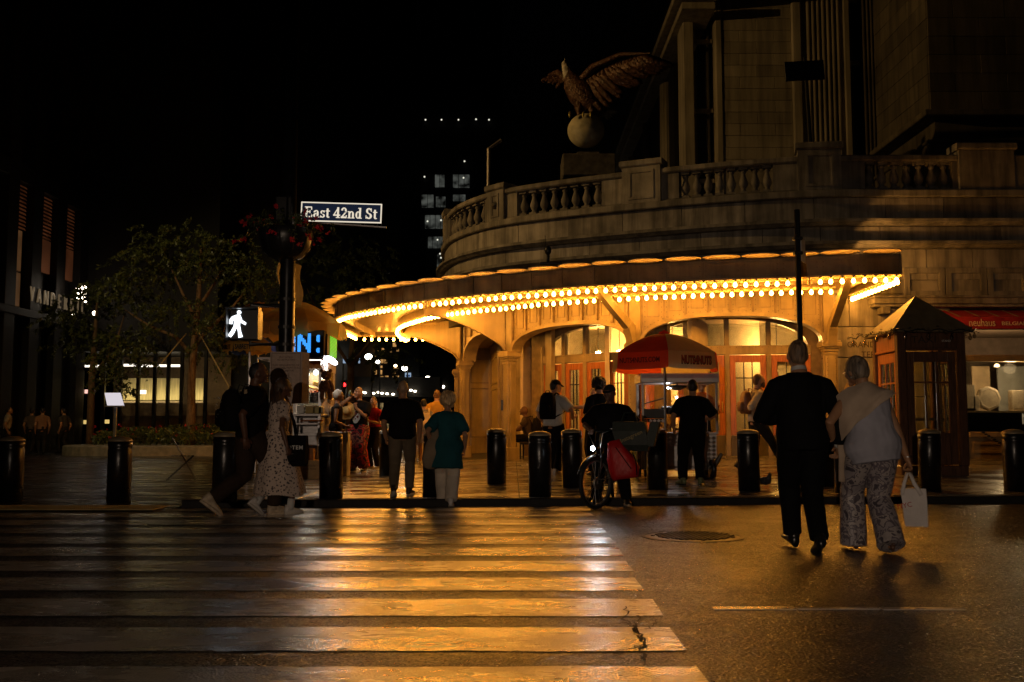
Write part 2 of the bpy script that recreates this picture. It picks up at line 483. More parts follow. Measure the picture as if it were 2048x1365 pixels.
# raised patches of the worn road: a long seam and a cracked square
g = Geo()
for i in range(16):
    x0 = 1.2 + i * .5
    if i in (3, 7, 8, 11, 12, 14): continue
    g.bb(x0, x0 + .49, 6.02 + .012 * sin(i * 1.9), 6.09 + .016 * sin(i * 2.3 + 1), -.01, .006)
o = obj('road_seam_tar', g, M_STRIPE); tag(o, kind='structure')
# painted crosswalk bars
k = 0
for k in range(-3, 10):
    y0 = 4.92 + k * .892; y1 = y0 + .575
    if k in (9,): y1 -= .12
    xr = .84 + (y0 - 4.2) * .022
    g = Geo()
    n = 46
    rnd = random.Random(k + 50)
    top, bot = [], []
    x_l = -9.5
    for i in range(n + 1):
        x = x_l + (xr - x_l) * i / n
        top.append(Vector((x + (rnd.uniform(-.03, .02) if i == n else 0), y1 + rnd.uniform(-.014, .014), .004)))
        bot.append(Vector((x + (rnd.uniform(-.03, .02) if i == n else 0), y0 + rnd.uniform(-.014, .014), .004)))
    for i in range(n + 1): g.v += [tuple(bot[i]), tuple(top[i])]
    for i in range(n):
        g.face([2 * i, 2 * i + 2, 2 * i + 3, 2 * i + 1])
    o = obj('crosswalk_stripe', g, M_STRIPE); tag(o, kind='structure')
# crack through the near bars
g = Geo(); rnd = random.Random(4)
def crack(pts, w):
    P = []
    for a, b in zip(pts, pts[1:]):
        for t in range(7):
            q = Vector(a).lerp(Vector(b), t / 7)
            P.append(q + Vector((rnd.uniform(-.022, .022), rnd.uniform(-.02, .02), 0)))
    P.append(Vector(pts[-1]))
    for i, (a, b) in enumerate(zip(P, P[1:])):
        d = (b - a).normalized(); nrm = Vector((-d.y, d.x, 0)); ww = w * rnd.uniform(.4, 1.3)
        g.add([a - nrm * ww, a + nrm * ww, b + nrm * ww * .8, b - nrm * ww * .8], [(0, 1, 2, 3)])
c = [road_at(px, py, .0075) for px, py in ((1255, 1212), (1248, 1240), (1275, 1262), (1288, 1290), (1262, 1296), (1200, 1310))]
crack(c, .007)
crack([c[2], c[2] + Vector((.10, .14, 0)), c[2] + Vector((.16, .34, 0))], .004)
crack([c[3], c[3] + Vector((.14, -.05, 0)), c[3] + Vector((.30, -.03, 0))], .004)
crack([road_at(px, py, .0075) for px, py in ((1278, 1232), (1268, 1262), (1290, 1285), (1282, 1318))], .008)
crack([road_at(px, py, .0075) for px, py in ((180, 1335), (420, 1300), (560, 1318), (700, 1296))], .006)
o = obj('road_crack', g, M_JOINT); tag(o, kind='structure')

# kerb and the slabs of the pavement
walk = sheet('pavement', WALK_L, 30, 0, 1, 0, M_JOINT, 1, 1)
bpy.data.objects.remove(walk)
g = Geo()
nx, ny = 40, 60
xs = [WALK_L + (30 - WALK_L) * i / nx for i in range(nx + 1)]
for j in range(ny + 1):
    for x in xs:
        y = kerb_y(x) + .12 + (90 - kerb_y(x)) * (j / ny) ** 2
        g.v.append((x, y, walk_z(x, y) - .012))
for j in range(ny):
    for i in range(nx):
        a = j * (nx + 1) + i
        g.face([a, a + 1, a + nx + 2, a + nx + 1])
walk = obj('pavement', g, M_JOINT); tag(walk, kind='structure')
def slab(x0, x1, y0, y1):
    g = Geo()
    q = [(x0, y0), (x1, y0), (x1, y1), (x0, y1)]
    tilt = random.uniform(-.002, .003)
    P = [Vector((x, y, walk_z(x, y) + tilt + random.uniform(-.0012, .0012))) for x, y in q]
    b = .008
    cx, cy = (x0 + x1) / 2, (y0 + y1) / 2
    lo = [p + Vector((0, 0, -.012)) for p in P]
    hi = [Vector((p.x + (b if p.x < cx else -b), p.y + (b if p.y < cy else -b), p.z)) for p in P]
    mid = [p + Vector((0, 0, -.004)) for p in P]
    g.rings([lo, mid, hi], cap=False)
    g.face([8, 9, 10, 11])
    obj('paving_slab', g, M_SLAB, walk)
xw = 1.52
for i in range(11):
    x0 = WALK_L + i * xw; x1 = x0 + xw - .012
    row = kerb_y((x0 + x1) / 2) + .22
    j = 0
    while row < 26 and j < 9:
        L_ = 1.52 if j else 1.35
        slab(x0, x1, row, row + L_ - .012)
        row += L_; j += 1
for i in range(2):
    for j in range(9):
        slab(WALK_L + i * xw, WALK_L + (i + 1) * xw - .012, 27.1 + j * 2.6, 27.1 + j * 2.6 + 2.58)
for i in range(-3, 17):
    x0 = WALK_L + i * 1.83; x1 = x0 + 1.825
    if i < 0: continue
    g = Geo()
    A = Vector((x0, kerb_y(x0), 0)); B = Vector((x1, kerb_y(x1), 0))
    w = Vector((0, .2, 0))
    def prof(p): return [p + Vector((0, 0, -.05)), p + Vector((0, .012, .085)), p + Vector((0, .03, .1)), p + w + Vector((0, 0, .1)), p + w + Vector((0, 0, -.05))]
    g.rings([prof(A), prof(B)])
    o = obj('kerb_stone', g, M_KERB, walk)
# plaza: asphalt of the closed avenue, wet and dark; a ramp meets the road at the tactile strip
o = sheet('plaza_roadway', -60, WALK_L, 13.1, 120, lambda x, y: .012 + .075 * min(1, max(0, (y - 13.9) / 1.2)), M_PLAZA, 8, 60); tag(o, kind='structure')
tact = Geo(); tact.bb(-7.8, -4.62, 12.95, 13.62, .018, .03)
tp = obj('tactile_strip', tact, mat('tactile_yellow', (.42, .33, .13), .45, var=.3, vscale=3)); tag(tp, kind='structure')
g = Geo()
for i in range(62):
    for j in range(10):
        if -7.75 + i * .051 < -4.66:
            g.lathe([(.014, 0), (.010, .006)], (-7.75 + i * .051, 13.0 + j * .061, .03), 6)
o = obj('tactile_dome', g, tp.data.materials[0], tp); o['kind'] = 'stuff'

# ------------------------------------------------------------------ railway terminal: rounded stone base
term = thing('terminal_building', 'huge granite railway terminal with rounded corner and tall piers behind the lit canopy', 'building', (0, 0, 0))
WP = Path([(34, 22), (24, 22), (15, 22), (9, 22), (7.3, 22.02), (6.2, 22.2), (4.85, 22.6), (3.6, 23.1), (2.1, 23.8), (.9, 24.45), (-.2, 25.2), (-1.0, 26.1), (-1.6, 27.2), (-1.95, 28.5), (-2.1, 30), (-2.15, 34), (-2.15, 44)])
def course(z0, z1, off, wmin, wmax, s0, s1, m=M_STONE, dep=.35, seed=0, name='stone_block'):
    r = random.Random(seed); s = s0
    while s < s1:
        w = r.uniform(wmin, wmax)
        e = min(s1, s + w)
        g = Geo()
        sweep(g, WP, s, e - .014, rect(off - dep, off + r.uniform(-.004, .006), z0 + .006, z1 - .006, .016), .4)
        obj(name, g, m, term); s = e
S0, S1 = WP.s_near(15, 22), WP.s_near(-2.15, 36)
SR = WP.s_near(7.4, 22)                       # right of here the wall is stone down to the ground
g = Geo(); sweep(g, WP, 0, WP.len - .1, [(-.6, 3.9), (-.10, 3.9), (-.10, 6.2), (-.6, 6.2)], .5)
obj('backing_wall', g, M_JOINT, term)
course(4.35, 5.06, 0.0, 1.0, 1.35, S0, S1, M_STONE2, seed=1)
course(5.20, 5.58, -.03, 1.1, 1.5, S0, S1, M_STONE, seed=2)
course(5.72, 6.24, -.06, 1.2, 1.6, S0, S1, M_STONE, seed=3)
def ledge(z0, z1, off, name='cornice'):
    g = Geo()
    sweep(g, WP, S0 - 8, S1 + 4, [(-.4, z0), (off * .45, z0), (off * .8, z0 + (z1 - z0) * .35), (off, z0 + (z1 - z0) * .45), (off, z1 - .015), (off - .03, z1), (-.4, z1)], .35)
    obj(name, g, M_STONE2, term)
ledge(5.06, 5.20, .30)
ledge(5.58, 5.72, .20)
g = Geo(); sweep(g, WP, S0 - 8, S1 + 4, rect(-.55, .05, 6.24, 6.40, .02), .35); obj('plinth_course', g, M_STONE2, term)

# balustrade on the rounded base
bal = thing('balustrade', 'weathered stone balustrade with urn shaped balusters and panelled pedestals above the canopy', 'balustrade')
BO = -.24
def baluster_geo():
    g = Geo(); g.smooth = False
    g.box((0, 0, .03), (.20, .20, .06)); g.box((0, 0, .60), (.20, .20, .06))
    g.smooth = True
    g.lathe([(.075, .06), (.085, .075), (.06, .10), (.055, .12), (.085, .17), (.108, .235), (.10, .30), (.07, .38), (.052, .45), (.05, .49), (.07, .51), (.075, .53), (.05, .545), (.07, .57)], (0, 0, 0), 14)
    return g
bal_me = baluster_geo().mesh('baluster')
bal_me.materials.append(M_STONE)
Zb = 6.40
ped_s = {}
def on_path(x, Y_hint=None, px=None):
    """path parameter whose point projects on pixel column px"""
    best = min((abs(X_at(px, p.y, 6.8) - p.x), i) for i, p in enumerate(WP.q) if p.y < 31)
    return WP.d[best[1]]
def pedestal(s, w, d=.46, h=1.0, knob=False, panel=True):
    g = Geo()
    sweep(g, WP, s - w / 2, s + w / 2, rect(BO - d / 2, BO + d / 2, Zb, Zb + h - .16, .015), .3)
    sweep(g, WP, s - w / 2 - .05, s + w / 2 + .05, rect(BO - d / 2 - .05, BO + d / 2 + .05, Zb + h - .16, Zb + h, .03), .3)
    if panel:
        for a, b, z0, z1 in ((.16, .22, .16, h - .32), (w - .22, w - .16, .16, h - .32), (.16, w - .16, .10, .16), (.16, w - .16, h - .32, h - .26)):
            sweep(g, WP, s - w / 2 + a, s - w / 2 + b, rect(BO + d / 2, BO + d / 2 + .02, Zb + z0, Zb + z1, .005), .3)
    o = obj('pedestal', g, M_STONE, bal)
    if knob:
        p, t, n = WP.at(s)
        M = Matrix.Translation(p + n * (BO + d / 2) + Vector((0, 0, Zb + .42))) @ n.to_track_quat('Z', 'Y').to_matrix().to_4x4()
        g2 = Geo(); g2.smooth = True
        g2.lathe([(.10, 0), (.10, .02), (.06, .025), (.06, .05), (.02, .07)], (0, 0, 0), 14, True)
        g2.v = [tuple(M @ Vector(v)) for v in g2.v]
        obj('rosette', g2, M_STONE2, o)
def rail_bay(sa, sb, n, panel_l=.35, panel_r=.35):
    g = Geo(); sweep(g, WP, sa, sb, rect(BO - .2, BO + .2, Zb + .68, Zb + .82, .03), .3); obj('top_rail', g, M_STONE, bal)
    g = Geo(); sweep(g, WP, sa, sb, rect(BO - .17, BO + .17, Zb, Zb + .05, .01), .3); obj('bottom_rail', g, M_STONE2, bal)
    for a, b in ((sa, sa + panel_l), (sb - panel_r, sb)):
        if b - a > .03:
            g = Geo(); sweep(g, WP, a, b, rect(BO - .14, BO + .14, Zb + .05, Zb + .68, .012), .3); obj('end_block', g, M_STONE, bal)
    a, b = sa + panel_l, sb - panel_r
    for i in range(n):
        s = a + (b - a) * (i + .5) / n
        p, t, nr = WP.at(s)
        o = link('baluster', bal_me, None, bal, p + nr * BO + Vector((0, 0, Zb + .05)), atan2(t.y, t.x))
sP = [on_path(None, px=q) for q in (1985, 1643, 1282, 990, 925)]
pedestal(sP[0], 1.25, h=1.08, panel=False); pedestal(sP[1], .95, h=1.12); pedestal(sP[2], .95, h=1.06); pedestal(sP[3], .62, h=.98, knob=True)
rail_bay(sP[0] + .63, sP[1] - .48, 7, .12, .55)
rail_bay(sP[1] + .48, sP[2] - .48, 8, .55, .42)
rail_bay(sP[2] + .48, sP[3] - .31, 8, .55, .38)
rail_bay(sP[3] + .31, sP[3] + 3.4, 7, .2, .2)
pedestal(sP[3] + 3.8, .7, h=1.0)
g = Geo(); sweep(g, WP, S0 - 12, sP[0] - .63, rect(BO - .2, BO + .2, Zb, Zb + .82, .03), .5); obj('end_block', g, M_STONE2, bal)
# terrace floor behind the balustrade
g = Geo()
P = [WP.at(WP.len * i / 60)[0] - WP.at(WP.len * i / 60)[2] * .1 for i in range(61)]
pts = [p + Vector((0, 0, 6.26)) for p in P] + [Vector((34, 60, 6.26)), Vector((34, 30, 6.26))]
g.add(pts, [tuple(range(len(pts)))]); obj('terrace_floor', g, M_DIRT, term)

# ------------------------------------------------------------------ upper terminal: piers, fluted columns, ashlar
def ashlar(x0, x1, y, z0, z1, bh=.42, bw=1.3, m=M_LIME, dirx=True, seed=0, dep=.3):
    r = random.Random(seed); z = z0; row = 0
    while z < z1 - .02:
        h = min(bh, z1 - z); a = x0 - (bw * .5 if row % 2 else 0)
        while a < x1 - .02:
            s, e = max(a, x0), min(a + bw, x1)
            if e - s > .08:
                pr = r.uniform(-.004, .006); g = Geo()
                if dirx: g.bb(s + .004, e - .004, y - pr, y + dep, z + .004, z + h - .004, .01)
                else: g.bb(y - pr, y + dep, s + .004, e - .004, z + .004, z + h - .004, .01)
                obj('ashlar_block', g, m, term)
            a += bw
        z += h; row += 1
UB = 6.3
def fluted(x, y, r, z0, z1, n=20):
    g = Geo(); L = []
    for z, k in ((z0, 1.18), (z0 + .18, 1.18), (z0 + .2, 1.0), (z1 - .3, .92)):
        L.append([Vector((x + cos(2 * pi * i / (n * 4)) * r * k * (1 - (.075 if (i % 4) in (1, 2, 3) and k <= 1 else 0) * (1.4 if i % 4 == 2 else 1)), y + sin(2 * pi * i / (n * 4)) * r * k * (1 - (.075 if (i % 4) in (1, 2, 3) and k <= 1 else 0) * (1.4 if i % 4 == 2 else 1)), z)) for i in range(n * 4)])
    g.rings(L); obj('fluted_column', g, M_LIME, term)
# colonnade that recedes along the avenue, under a long entablature
for Y, zt in ((37.6, 14.6), (42.6, 14.6), (48, 14.6), (54, 14.6)):
    fluted(6.2, Y, .52, UB, zt)
for dx, dz in ((0, 0), (-.22, .34)):
    g = Geo(); g.bb(5.5 + dx, 6.6, 30.6 if dz else 31.2, 70, 14.6 + dz, 14.82 + dz, .02); obj('entablature', g, M_LIME, term)
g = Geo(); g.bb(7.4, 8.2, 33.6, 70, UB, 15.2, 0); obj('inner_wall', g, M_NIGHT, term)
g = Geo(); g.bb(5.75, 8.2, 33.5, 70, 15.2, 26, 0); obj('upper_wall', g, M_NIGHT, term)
# pilaster and the tall recessed window beside it
g = Geo(); g.bb(5.72, 6.08, 32.3, 33.4, UB, 26, .03); obj('pilaster', g, M_LIME, term)
g = Geo(); g.bb(6.78, 7.0, 32.2, 33.4, UB, 26, .03); obj('pilaster', g, M_LIME, term)
g = Geo(); g.bb(6.3, 6.78, 33.0, 33.1, UB, 26, 0); obj('tall_window', g, M_GLASSD, term)
for z in (9.2, 11.6, 14.0, 16.4):
    g = Geo(); g.bb(6.1, 6.76, 32.62, 32.74, z, z + .14, .01); obj('window_bar', g, M_LIME, term)
ashlar(7.0, 9.32, 32.25, UB, 18.5, .40, 1.16, seed=4, dep=1.0)
g = Geo(); g.bb(7.0, 9.3, 32.6, 33.4, UB, 26); obj('pier_core', g, M_JOINT, term)
g = Geo(); g.bb(9.32, 9.62, 32.1, 33.4, UB, 26, .03); obj('pilaster', g, M_LIME, term)
g = Geo(); g.bb(9.62, 11.2, 32.2, 33.4, UB, 26, 0); obj('pilaster_field', g, M_LIME, term)
for k in range(7):
    x = 9.88 + k * .165
    g = Geo(); g.smooth = True; g.tube([(x, 32.2, UB + .3), (x, 32.2, 26)], [(.062, .075)] * 2, 10); obj('flute_ridge', g, M_LIME, term)
g = Geo(); g.bb(11.04, 11.22, 32.08, 33.4, UB, 26, .02); obj('pilaster', g, M_LIME, term)
g = Geo(); g.bb(11.22, 11.70, 33.0, 33.4, UB, 26); obj('tall_window', g, M_GLASSD, term)
for z in (13.2, 15.4):
    g = Geo(); g.bb(11.24, 11.68, 32.5, 32.64, z, z + .16, .01); obj('window_bar', g, M_LIME, term)
for k in range(3):
    x = 11.76 + k * .13
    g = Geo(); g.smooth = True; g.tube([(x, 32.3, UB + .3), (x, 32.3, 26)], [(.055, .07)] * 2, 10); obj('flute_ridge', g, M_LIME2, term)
# big corner block with a base moulding that turns the corner
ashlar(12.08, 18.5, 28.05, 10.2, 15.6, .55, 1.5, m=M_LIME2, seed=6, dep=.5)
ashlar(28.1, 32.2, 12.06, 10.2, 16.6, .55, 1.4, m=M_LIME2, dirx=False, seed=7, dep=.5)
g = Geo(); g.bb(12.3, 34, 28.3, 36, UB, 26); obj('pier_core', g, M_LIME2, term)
for z0, z1, o_ in ((9.98, 10.16, .24), (9.2, 9.3, .16), (UB, 9.2, .10)):
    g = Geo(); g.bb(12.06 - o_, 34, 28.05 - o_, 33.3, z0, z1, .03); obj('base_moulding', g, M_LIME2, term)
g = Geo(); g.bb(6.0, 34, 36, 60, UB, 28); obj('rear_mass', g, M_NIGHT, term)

# ------------------------------------------------------------------ ground floor stone wall right of the arcade, with carved lettering
XL = 6.98
def wall_blocks(x0, x1, rows, y=22.0, m=M_STONE, seed=0):
    r = random.Random(seed)
    for z0, z1, cuts in rows:
        xs = [x0] + [c for c in cuts if x0 < c < x1] + [x1]
        for a, b in zip(xs, xs[1:]):
            g = Geo(); g.bb(a + .006, b - .006, y + r.uniform(-.004, .004), y + .5, z0 + .006, z1 - .006, .014)
            obj('stone_block', g, m, term)
wall_blocks(XL, 9.75, [(.2, .95, [8.4]), (.95, 1.75, [7.9]), (1.75, 2.62, [8.6]), (2.62, 3.30, []), (3.30, 4.04, [7.5]), (4.04, 4.35, [8.2])], seed=3)
for q in ((XL + .01, 9.72, .1, 4.3), (9.72, 34, 3.42, 4.3), (16.05, 34, .1, 3.42)):
    g = Geo(); g.bb(q[0], q[1], 22.2, 22.6, q[2], q[3]); obj('backing_wall', g, M_JOINT, term)
M_CARVE = mat('carved_letter_shadow', (.09, .07, .05), .9)
# frieze of framed panels and the cornice over the shop
for i in range(9):
    a = 8.72 + i * .93
    g = Geo(); y = 21.98
    g.bb(a + .01, a + .92, y + .05, y + .3, 3.98, 4.62)
    for q in ((a + .01, a + .14, 3.98, 4.62), (a + .79, a + .92, 3.98, 4.62), (a + .14, a + .79, 3.98, 4.10), (a + .14, a + .79, 4.50, 4.62)):
        g.bb(q[0], q[1], y - .03, y + .05, q[2], q[3], .008)
    obj('frieze_panel', g, M_STONE2, term)
g = Geo()
for z0, z1, yy in ((3.72, 3.78, 21.72), (3.78, 3.90, 21.62), (3.90, 3.95, 21.55)):
    g.bb(8.02 + (22 - yy) * -.25, 34, yy, 22.2, z0, z1, .012)
obj('cornice', g, M_STONE2, term)
g = Geo(); g.bb(8.1, 8.3, 21.66, 21.98, 3.56, 3.72, .02); obj('cornice_bracket', g, M_STONE2, term)
# ------------------------------------------------------------------ the bulb-lit steel canopy
can = thing('entrance_canopy', 'curved cream steel canopy edged with two rows of glowing bulbs and scalloped crest', 'canopy')
ZC = 4.0
C1 = Path([(7.5, 19.0), (6.55, 19.1), (5.6, 19.4), (3.75, 19.84), (1.82, 20.5), (.81, 21.1), (-.26, 21.7), (-1.4, 22.5), (-2.65, 23.6), (-3.85, 25.06), (-4.4, 25.95), (-4.88, 27.3), (-5.05, 29.05), (-4.98, 30.4), (-4.95, 31.9)])
C2 = Path([(6.62, 20.2), (5.5, 20.35), (3.0, 21.1), (1.73, 21.7), (.69, 22.3), (-.2, 23.1), (-1.05, 23.8), (-1.85, 24.75), (-2.55, 26.1), (-3.1, 27.6), (-3.36, 29.4), (-3.36, 31.9)])
# soffit plate, roof plate
def soffit(z, name, m, inner):
    g = Geo(); n = 60
    for i in range(n + 1):
        p, t, nr = C1.at(C1.len * i / n)
        q, t2, n2 = WP.at(WP.s_near(7.5, 22) + (WP.s_near(-2.15, 33) - WP.s_near(7.5, 22)) * i / n)
        g.v += [tuple(p - nr * .05 + Vector((0, 0, z))), tuple(q + n2 * inner + Vector((0, 0, z)))]
    for i in range(n): g.face([2 * i, 2 * i + 1, 2 * i + 3, 2 * i + 2])
    return obj(name, g, m, can)
soffit(4.13, 'soffit', M_STEEL, .02)
soffit(4.40, 'roof_deck', M_STEELD, .02)
# fascia: one plate per panel, mullions between, rivets, crest discs
NP = 27
disc = Geo(); disc.smooth = True
disc.lathe([(.02, -.030), (.20, -.026), (.315, -.010), (.335, 0), (.315, .012), (.2, .022), (.02, .026)], (0, 0, 0), 22)
disc_me = disc.mesh('crest_disc'); disc_me.materials.append(mat('crest_cream_paint', (.78, .62, .36), .5, var=.15))
riv = Geo()
def rivet(g, p, n, r=.013):
    n = n.normalized(); a = n.cross(Vector((0, 0, 1)))
    if a.length < .1: a = Vector((1, 0, 0))
    a.normalize(); b = n.cross(a)
    k = len(g.v)
    for i in range(5):
        q = 2 * pi * i / 5
        g.v.append(tuple(p + a * cos(q) * r + b * sin(q) * r))
    g.v.append(tuple(p + n * r * .7))
    for i in range(5): g.face([k + i, k + (i + 1) % 5, k + 5])
for i in range(NP):
    s0, s1 = C1.len * i / NP, C1.len * (i + 1) / NP
    g = Geo(); sweep(g, C1, s0, s1 - .004, rect(-.06, -.01, ZC + .04, 4.42, .004), .3)
    sweep(g, C1, s0 + .11, s1 - .11, rect(-.011, .0, ZC + .09, ZC + .11, .003), .3)
    sweep(g, C1, s0 + .11, s1 - .11, rect(-.011, .0, ZC + .34, ZC + .36, .003), .3)
    obj('fascia_panel', g, M_STEELD, can)
    g = Geo(); sweep(g, C1, s0 - .02, s0 + .025, rect(-.06, .018, ZC + .04, 4.43, .006), .3)
    obj('fascia_rib', g, M_STEELD, can)
    for q in (.06, s1 - s0 - .06):
        for z in (ZC + .1, ZC + .2, ZC + .3):
            p, t, nr = C1.at(s0 + q); rivet(riv, p + nr * -.008 + Vector((0, 0, z)), nr)
    p, t, nr = C1.at((s0 + s1) / 2)
    o = link('crest_disc', disc_me, None, can, p + nr * .08 + Vector((0, 0, 4.455)), atan2(t.y, t.x))
    o.scale = ((s1 - s0) / .67, 1, 1)
g = Geo(); sweep(g, C1, 0, C1.len, rect(-.09, .06, ZC - .005, ZC + .035, .008), .25); obj('bulb_rail', g, M_STEEL, can)
g = Geo(); sweep(g, C1, 0, C1.len, rect(-.55, -.50, ZC - .04, ZC + .13, .006), .3); obj('inner_girder', g, M_STEEL, can)
g = Geo(); sweep(g, C2, 0, C2.len, rect(-.09, .02, 3.93, 3.97, .008), .25); obj('bulb_rail', g, M_STEEL, can)
g = Geo(); sweep(g, C2, 0, C2.len, rect(-.08, -.03, 3.95, 4.13, .006), .3); obj('inner_girder', g, M_STEEL, can)
# end faces of the canopy
for (ax, ay, bx, by) in ((7.5, 19.0, 7.5, 21.98), (-4.95, 31.9, -2.2, 32.1)):
    A, B = Vector((ax, ay, 0)), Vector((bx, by, 0)); d = (B - A).normalized(); n = Vector((d.y, -d.x, 0))
    g = Geo(); M = Matrix.Rotation(atan2(d.y, d.x), 3, 'Z')
    g.box((A + B) / 2 + Vector((0, 0, 4.2)), ((B - A).length - .02, .05, .42), M); obj('fascia_panel', g, M_STEELD, can)
    g = Geo(); g.box((A + B) / 2 + Vector((0, 0, ZC + .01)), ((B - A).length - .02, .09, .04), M); obj('bulb_rail', g, M_STEEL, can)
# bulbs
bg = Geo(); bg.smooth = True; bg.cur = 1
bg.lathe([(.03, .0), (.034, -.02), (.03, -.035), (.022, -.05)], (0, 0, 0), 7)
bg.cur = 0
bg.lathe([(.018, -.05), (.034, -.072), (.041, -.098), (.036, -.125), (.020, -.142), (.004, -.147)], (0, 0, 0), 9)
bulb_mes = []
for k_ in (1.0, .78, 1.18, .9, 0.0):
    me = bg.mesh('light_bulb'); me.materials.append(emit('canopy_bulb_glow_%d' % (k_ * 100), (1.0, .385, .045), 92.0 * k_) if k_ else mat('dead_bulb_glass', (.45, .36, .2), .2)); me.materials.append(M_SOCK); bulb_mes.append(me)
bulb_rnd = random.Random(77)
def bulb(p): link('light_bulb', bulb_rnd.choices(bulb_mes, (50, 22, 14, 12, 2))[0], None, can, p + Vector((bulb_rnd.uniform(-.008, .008), bulb_rnd.uniform(-.008, .008), bulb_rnd.uniform(-.004, .004))) if isinstance(p, Vector) else p)
sk = Geo()
def bulbs_on(path, z, step, s0=.1, s1=None):
    s1 = s1 or path.len - .05; n = int((s1 - s0) / step)
    for i in range(n + 1):
        p, t, nr = path.at(s0 + i * step)
        bulb(p + nr * .035 + Vector((0, 0, z)))
        # small cast bracket between two sockets
        p, t, nr = path.at(s0 + (i + .5) * step)
        M = Matrix.Rotation(atan2(t.y, t.x), 3, 'Z')
        sk.box(p - nr * .03 + Vector((0, 0, z - .018)), (.10, .05, .03), M); 
bulbs_on(C1, ZC - .005, .202)
bulbs_on(C2, 3.93, .198)
for i in range(14): bulb((7.5, 19.2 + i * .198, ZC - .01))
for i in range(10): bulb((-4.75 + i * .235, 31.92, ZC - .01))
o = obj('socket_bracket', sk, M_SOCK, can); o['kind'] = 'stuff'
# ------------------------------------------------------------------ arcade of riveted steel arches
arc = thing('steel_arcade', 'cream riveted steel arcade with three flattened arches and slim columns under the canopy', 'arcade')
A0, A1, A2, A3 = Vector((6.85, 21.4, 0)), Vector((2.72, 21.9, 0)), Vector((-.08, 24.5, 0)), Vector((-1.35, 28.0, 0))
A4 = Vector((-1.75, 32.2, 0))
SPR, TOPZ = 2.92, 4.12
def arch_z(u, crown):                       # u in -1..1
    return SPR + (crown - SPR) * (max(0.0, 1 - abs(u) ** 2.6)) ** (1 / 2.2)
def bay(a, b, crown, npan, seed):
    d = (b - a); L = d.length; d.normalize(); n = Vector((d.y, -d.x, 0))     # a is the viewer's right end when d points to the left
    n = -n if n.y > 0 and abs(n.y) > .3 else n
    if n.dot(Vector((-.5, -1, 0))) < 0: n = -n
    jw = .16
    def P(u, z, off): return a + d * u + n * off + Vector((0, 0, z))
    N = 36
    us = [jw + (L - 2 * jw) * (.5 - .5 * cos(pi * i / N)) for i in range(N + 1)]
    zs = [arch_z((u - L / 2) / (L / 2 - jw), crown) for u in us]
    g = Geo()
    for off in (0.0,):
        for i in range(N):
            g.add([P(us[i], zs[i], 0), P(us[i + 1], zs[i + 1], 0), P(us[i + 1], TOPZ, 0), P(us[i], TOPZ, 0)], [(0, 1, 2, 3)])
    for u0, u1 in ((0, jw), (L - jw, L)): g.add([P(u0, SPR, 0), P(u1, SPR, 0), P(u1, TOPZ, 0), P(u0, TOPZ, 0)], [(0, 1, 2, 3)])
    obj('spandrel_plate', g, M_STEEL, arc)
    # arch ring: flange that stands proud of the plate, with soffit
    g = Geo(); g.smooth = False
    L_ = []
    for i in range(N + 1):
        u, z = us[i], zs[i]
        du = us[min(i + 1, N)] - us[max(i - 1, 0)]; dz = zs[min(i + 1, N)] - zs[max(i - 1, 0)]
        m = sqrt(du * du + dz * dz); nu, nz = -dz / m, du / m
        L_.append([P(u + nu * k, z + nz * k, o_) for k, o_ in ((0, -.30), (0, .07), (.07, .07), (.07, .012), (.085, .012), (.085, -.30))])
    g.rings(L_, True); obj('arch_ring', g, M_STEEL, arc)
    for i in range(2, N - 1):
        m_ = .12
        rivet(riv, P(us[i], zs[i] + m_ + .0, .004), n, .012)
    # panel ribs and inset frames
    for k in range(npan + 1):
        u = jw + (L - 2 * jw) * k / npan
        zb = arch_z(max(-1, min(1, (u - L / 2) / (L / 2 - jw))), crown) + .10
        g = Geo(); M = Matrix.Rotation(atan2(d.y, d.x), 3, 'Z')
        h = TOPZ - zb - .02
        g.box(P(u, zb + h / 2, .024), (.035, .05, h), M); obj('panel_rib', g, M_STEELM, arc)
        for q in range(max(2, int(h / .11))):
            for s_ in (-.055, .055): rivet(riv, P(u + s_, zb + .05 + q * .11, .003), n, .012)
        if k < npan:
            u0, u1 = u + .11, jw + (L - 2 * jw) * (k + 1) / npan - .11
            z0 = max(arch_z(max(-1, min(1, (x - L / 2) / (L / 2 - jw))), crown) for x in (u0, u1)) + .20
            if z0 < TOPZ - .25 and u1 > u0 + .1:
                g = Geo()
                um, zm = (u0 + u1) / 2, (z0 + TOPZ - .12) / 2; hh = TOPZ - .12 - z0
                g.box(P(um, z0, .006), (u1 - u0, .014, .014), M); g.box(P(um, TOPZ - .12, .006), (u1 - u0, .014, .014), M)
                g.box(P(u0, zm, .006), (.014, .014, hh), M); g.box(P(u1, zm, .006), (.014, .014, hh), M)
                obj('panel_moulding', g, M_STEELM, arc)
    return d, n, L
bays = []
for a, b, c_, npn in ((A0, A1, 3.50, 8), (A1, A2, 3.46, 8), (A2, A3, 3.55, 6), (A3, A4, 3.5, 6)):
    bays.append((a, b) + bay(a, b, c_, npn, 0))
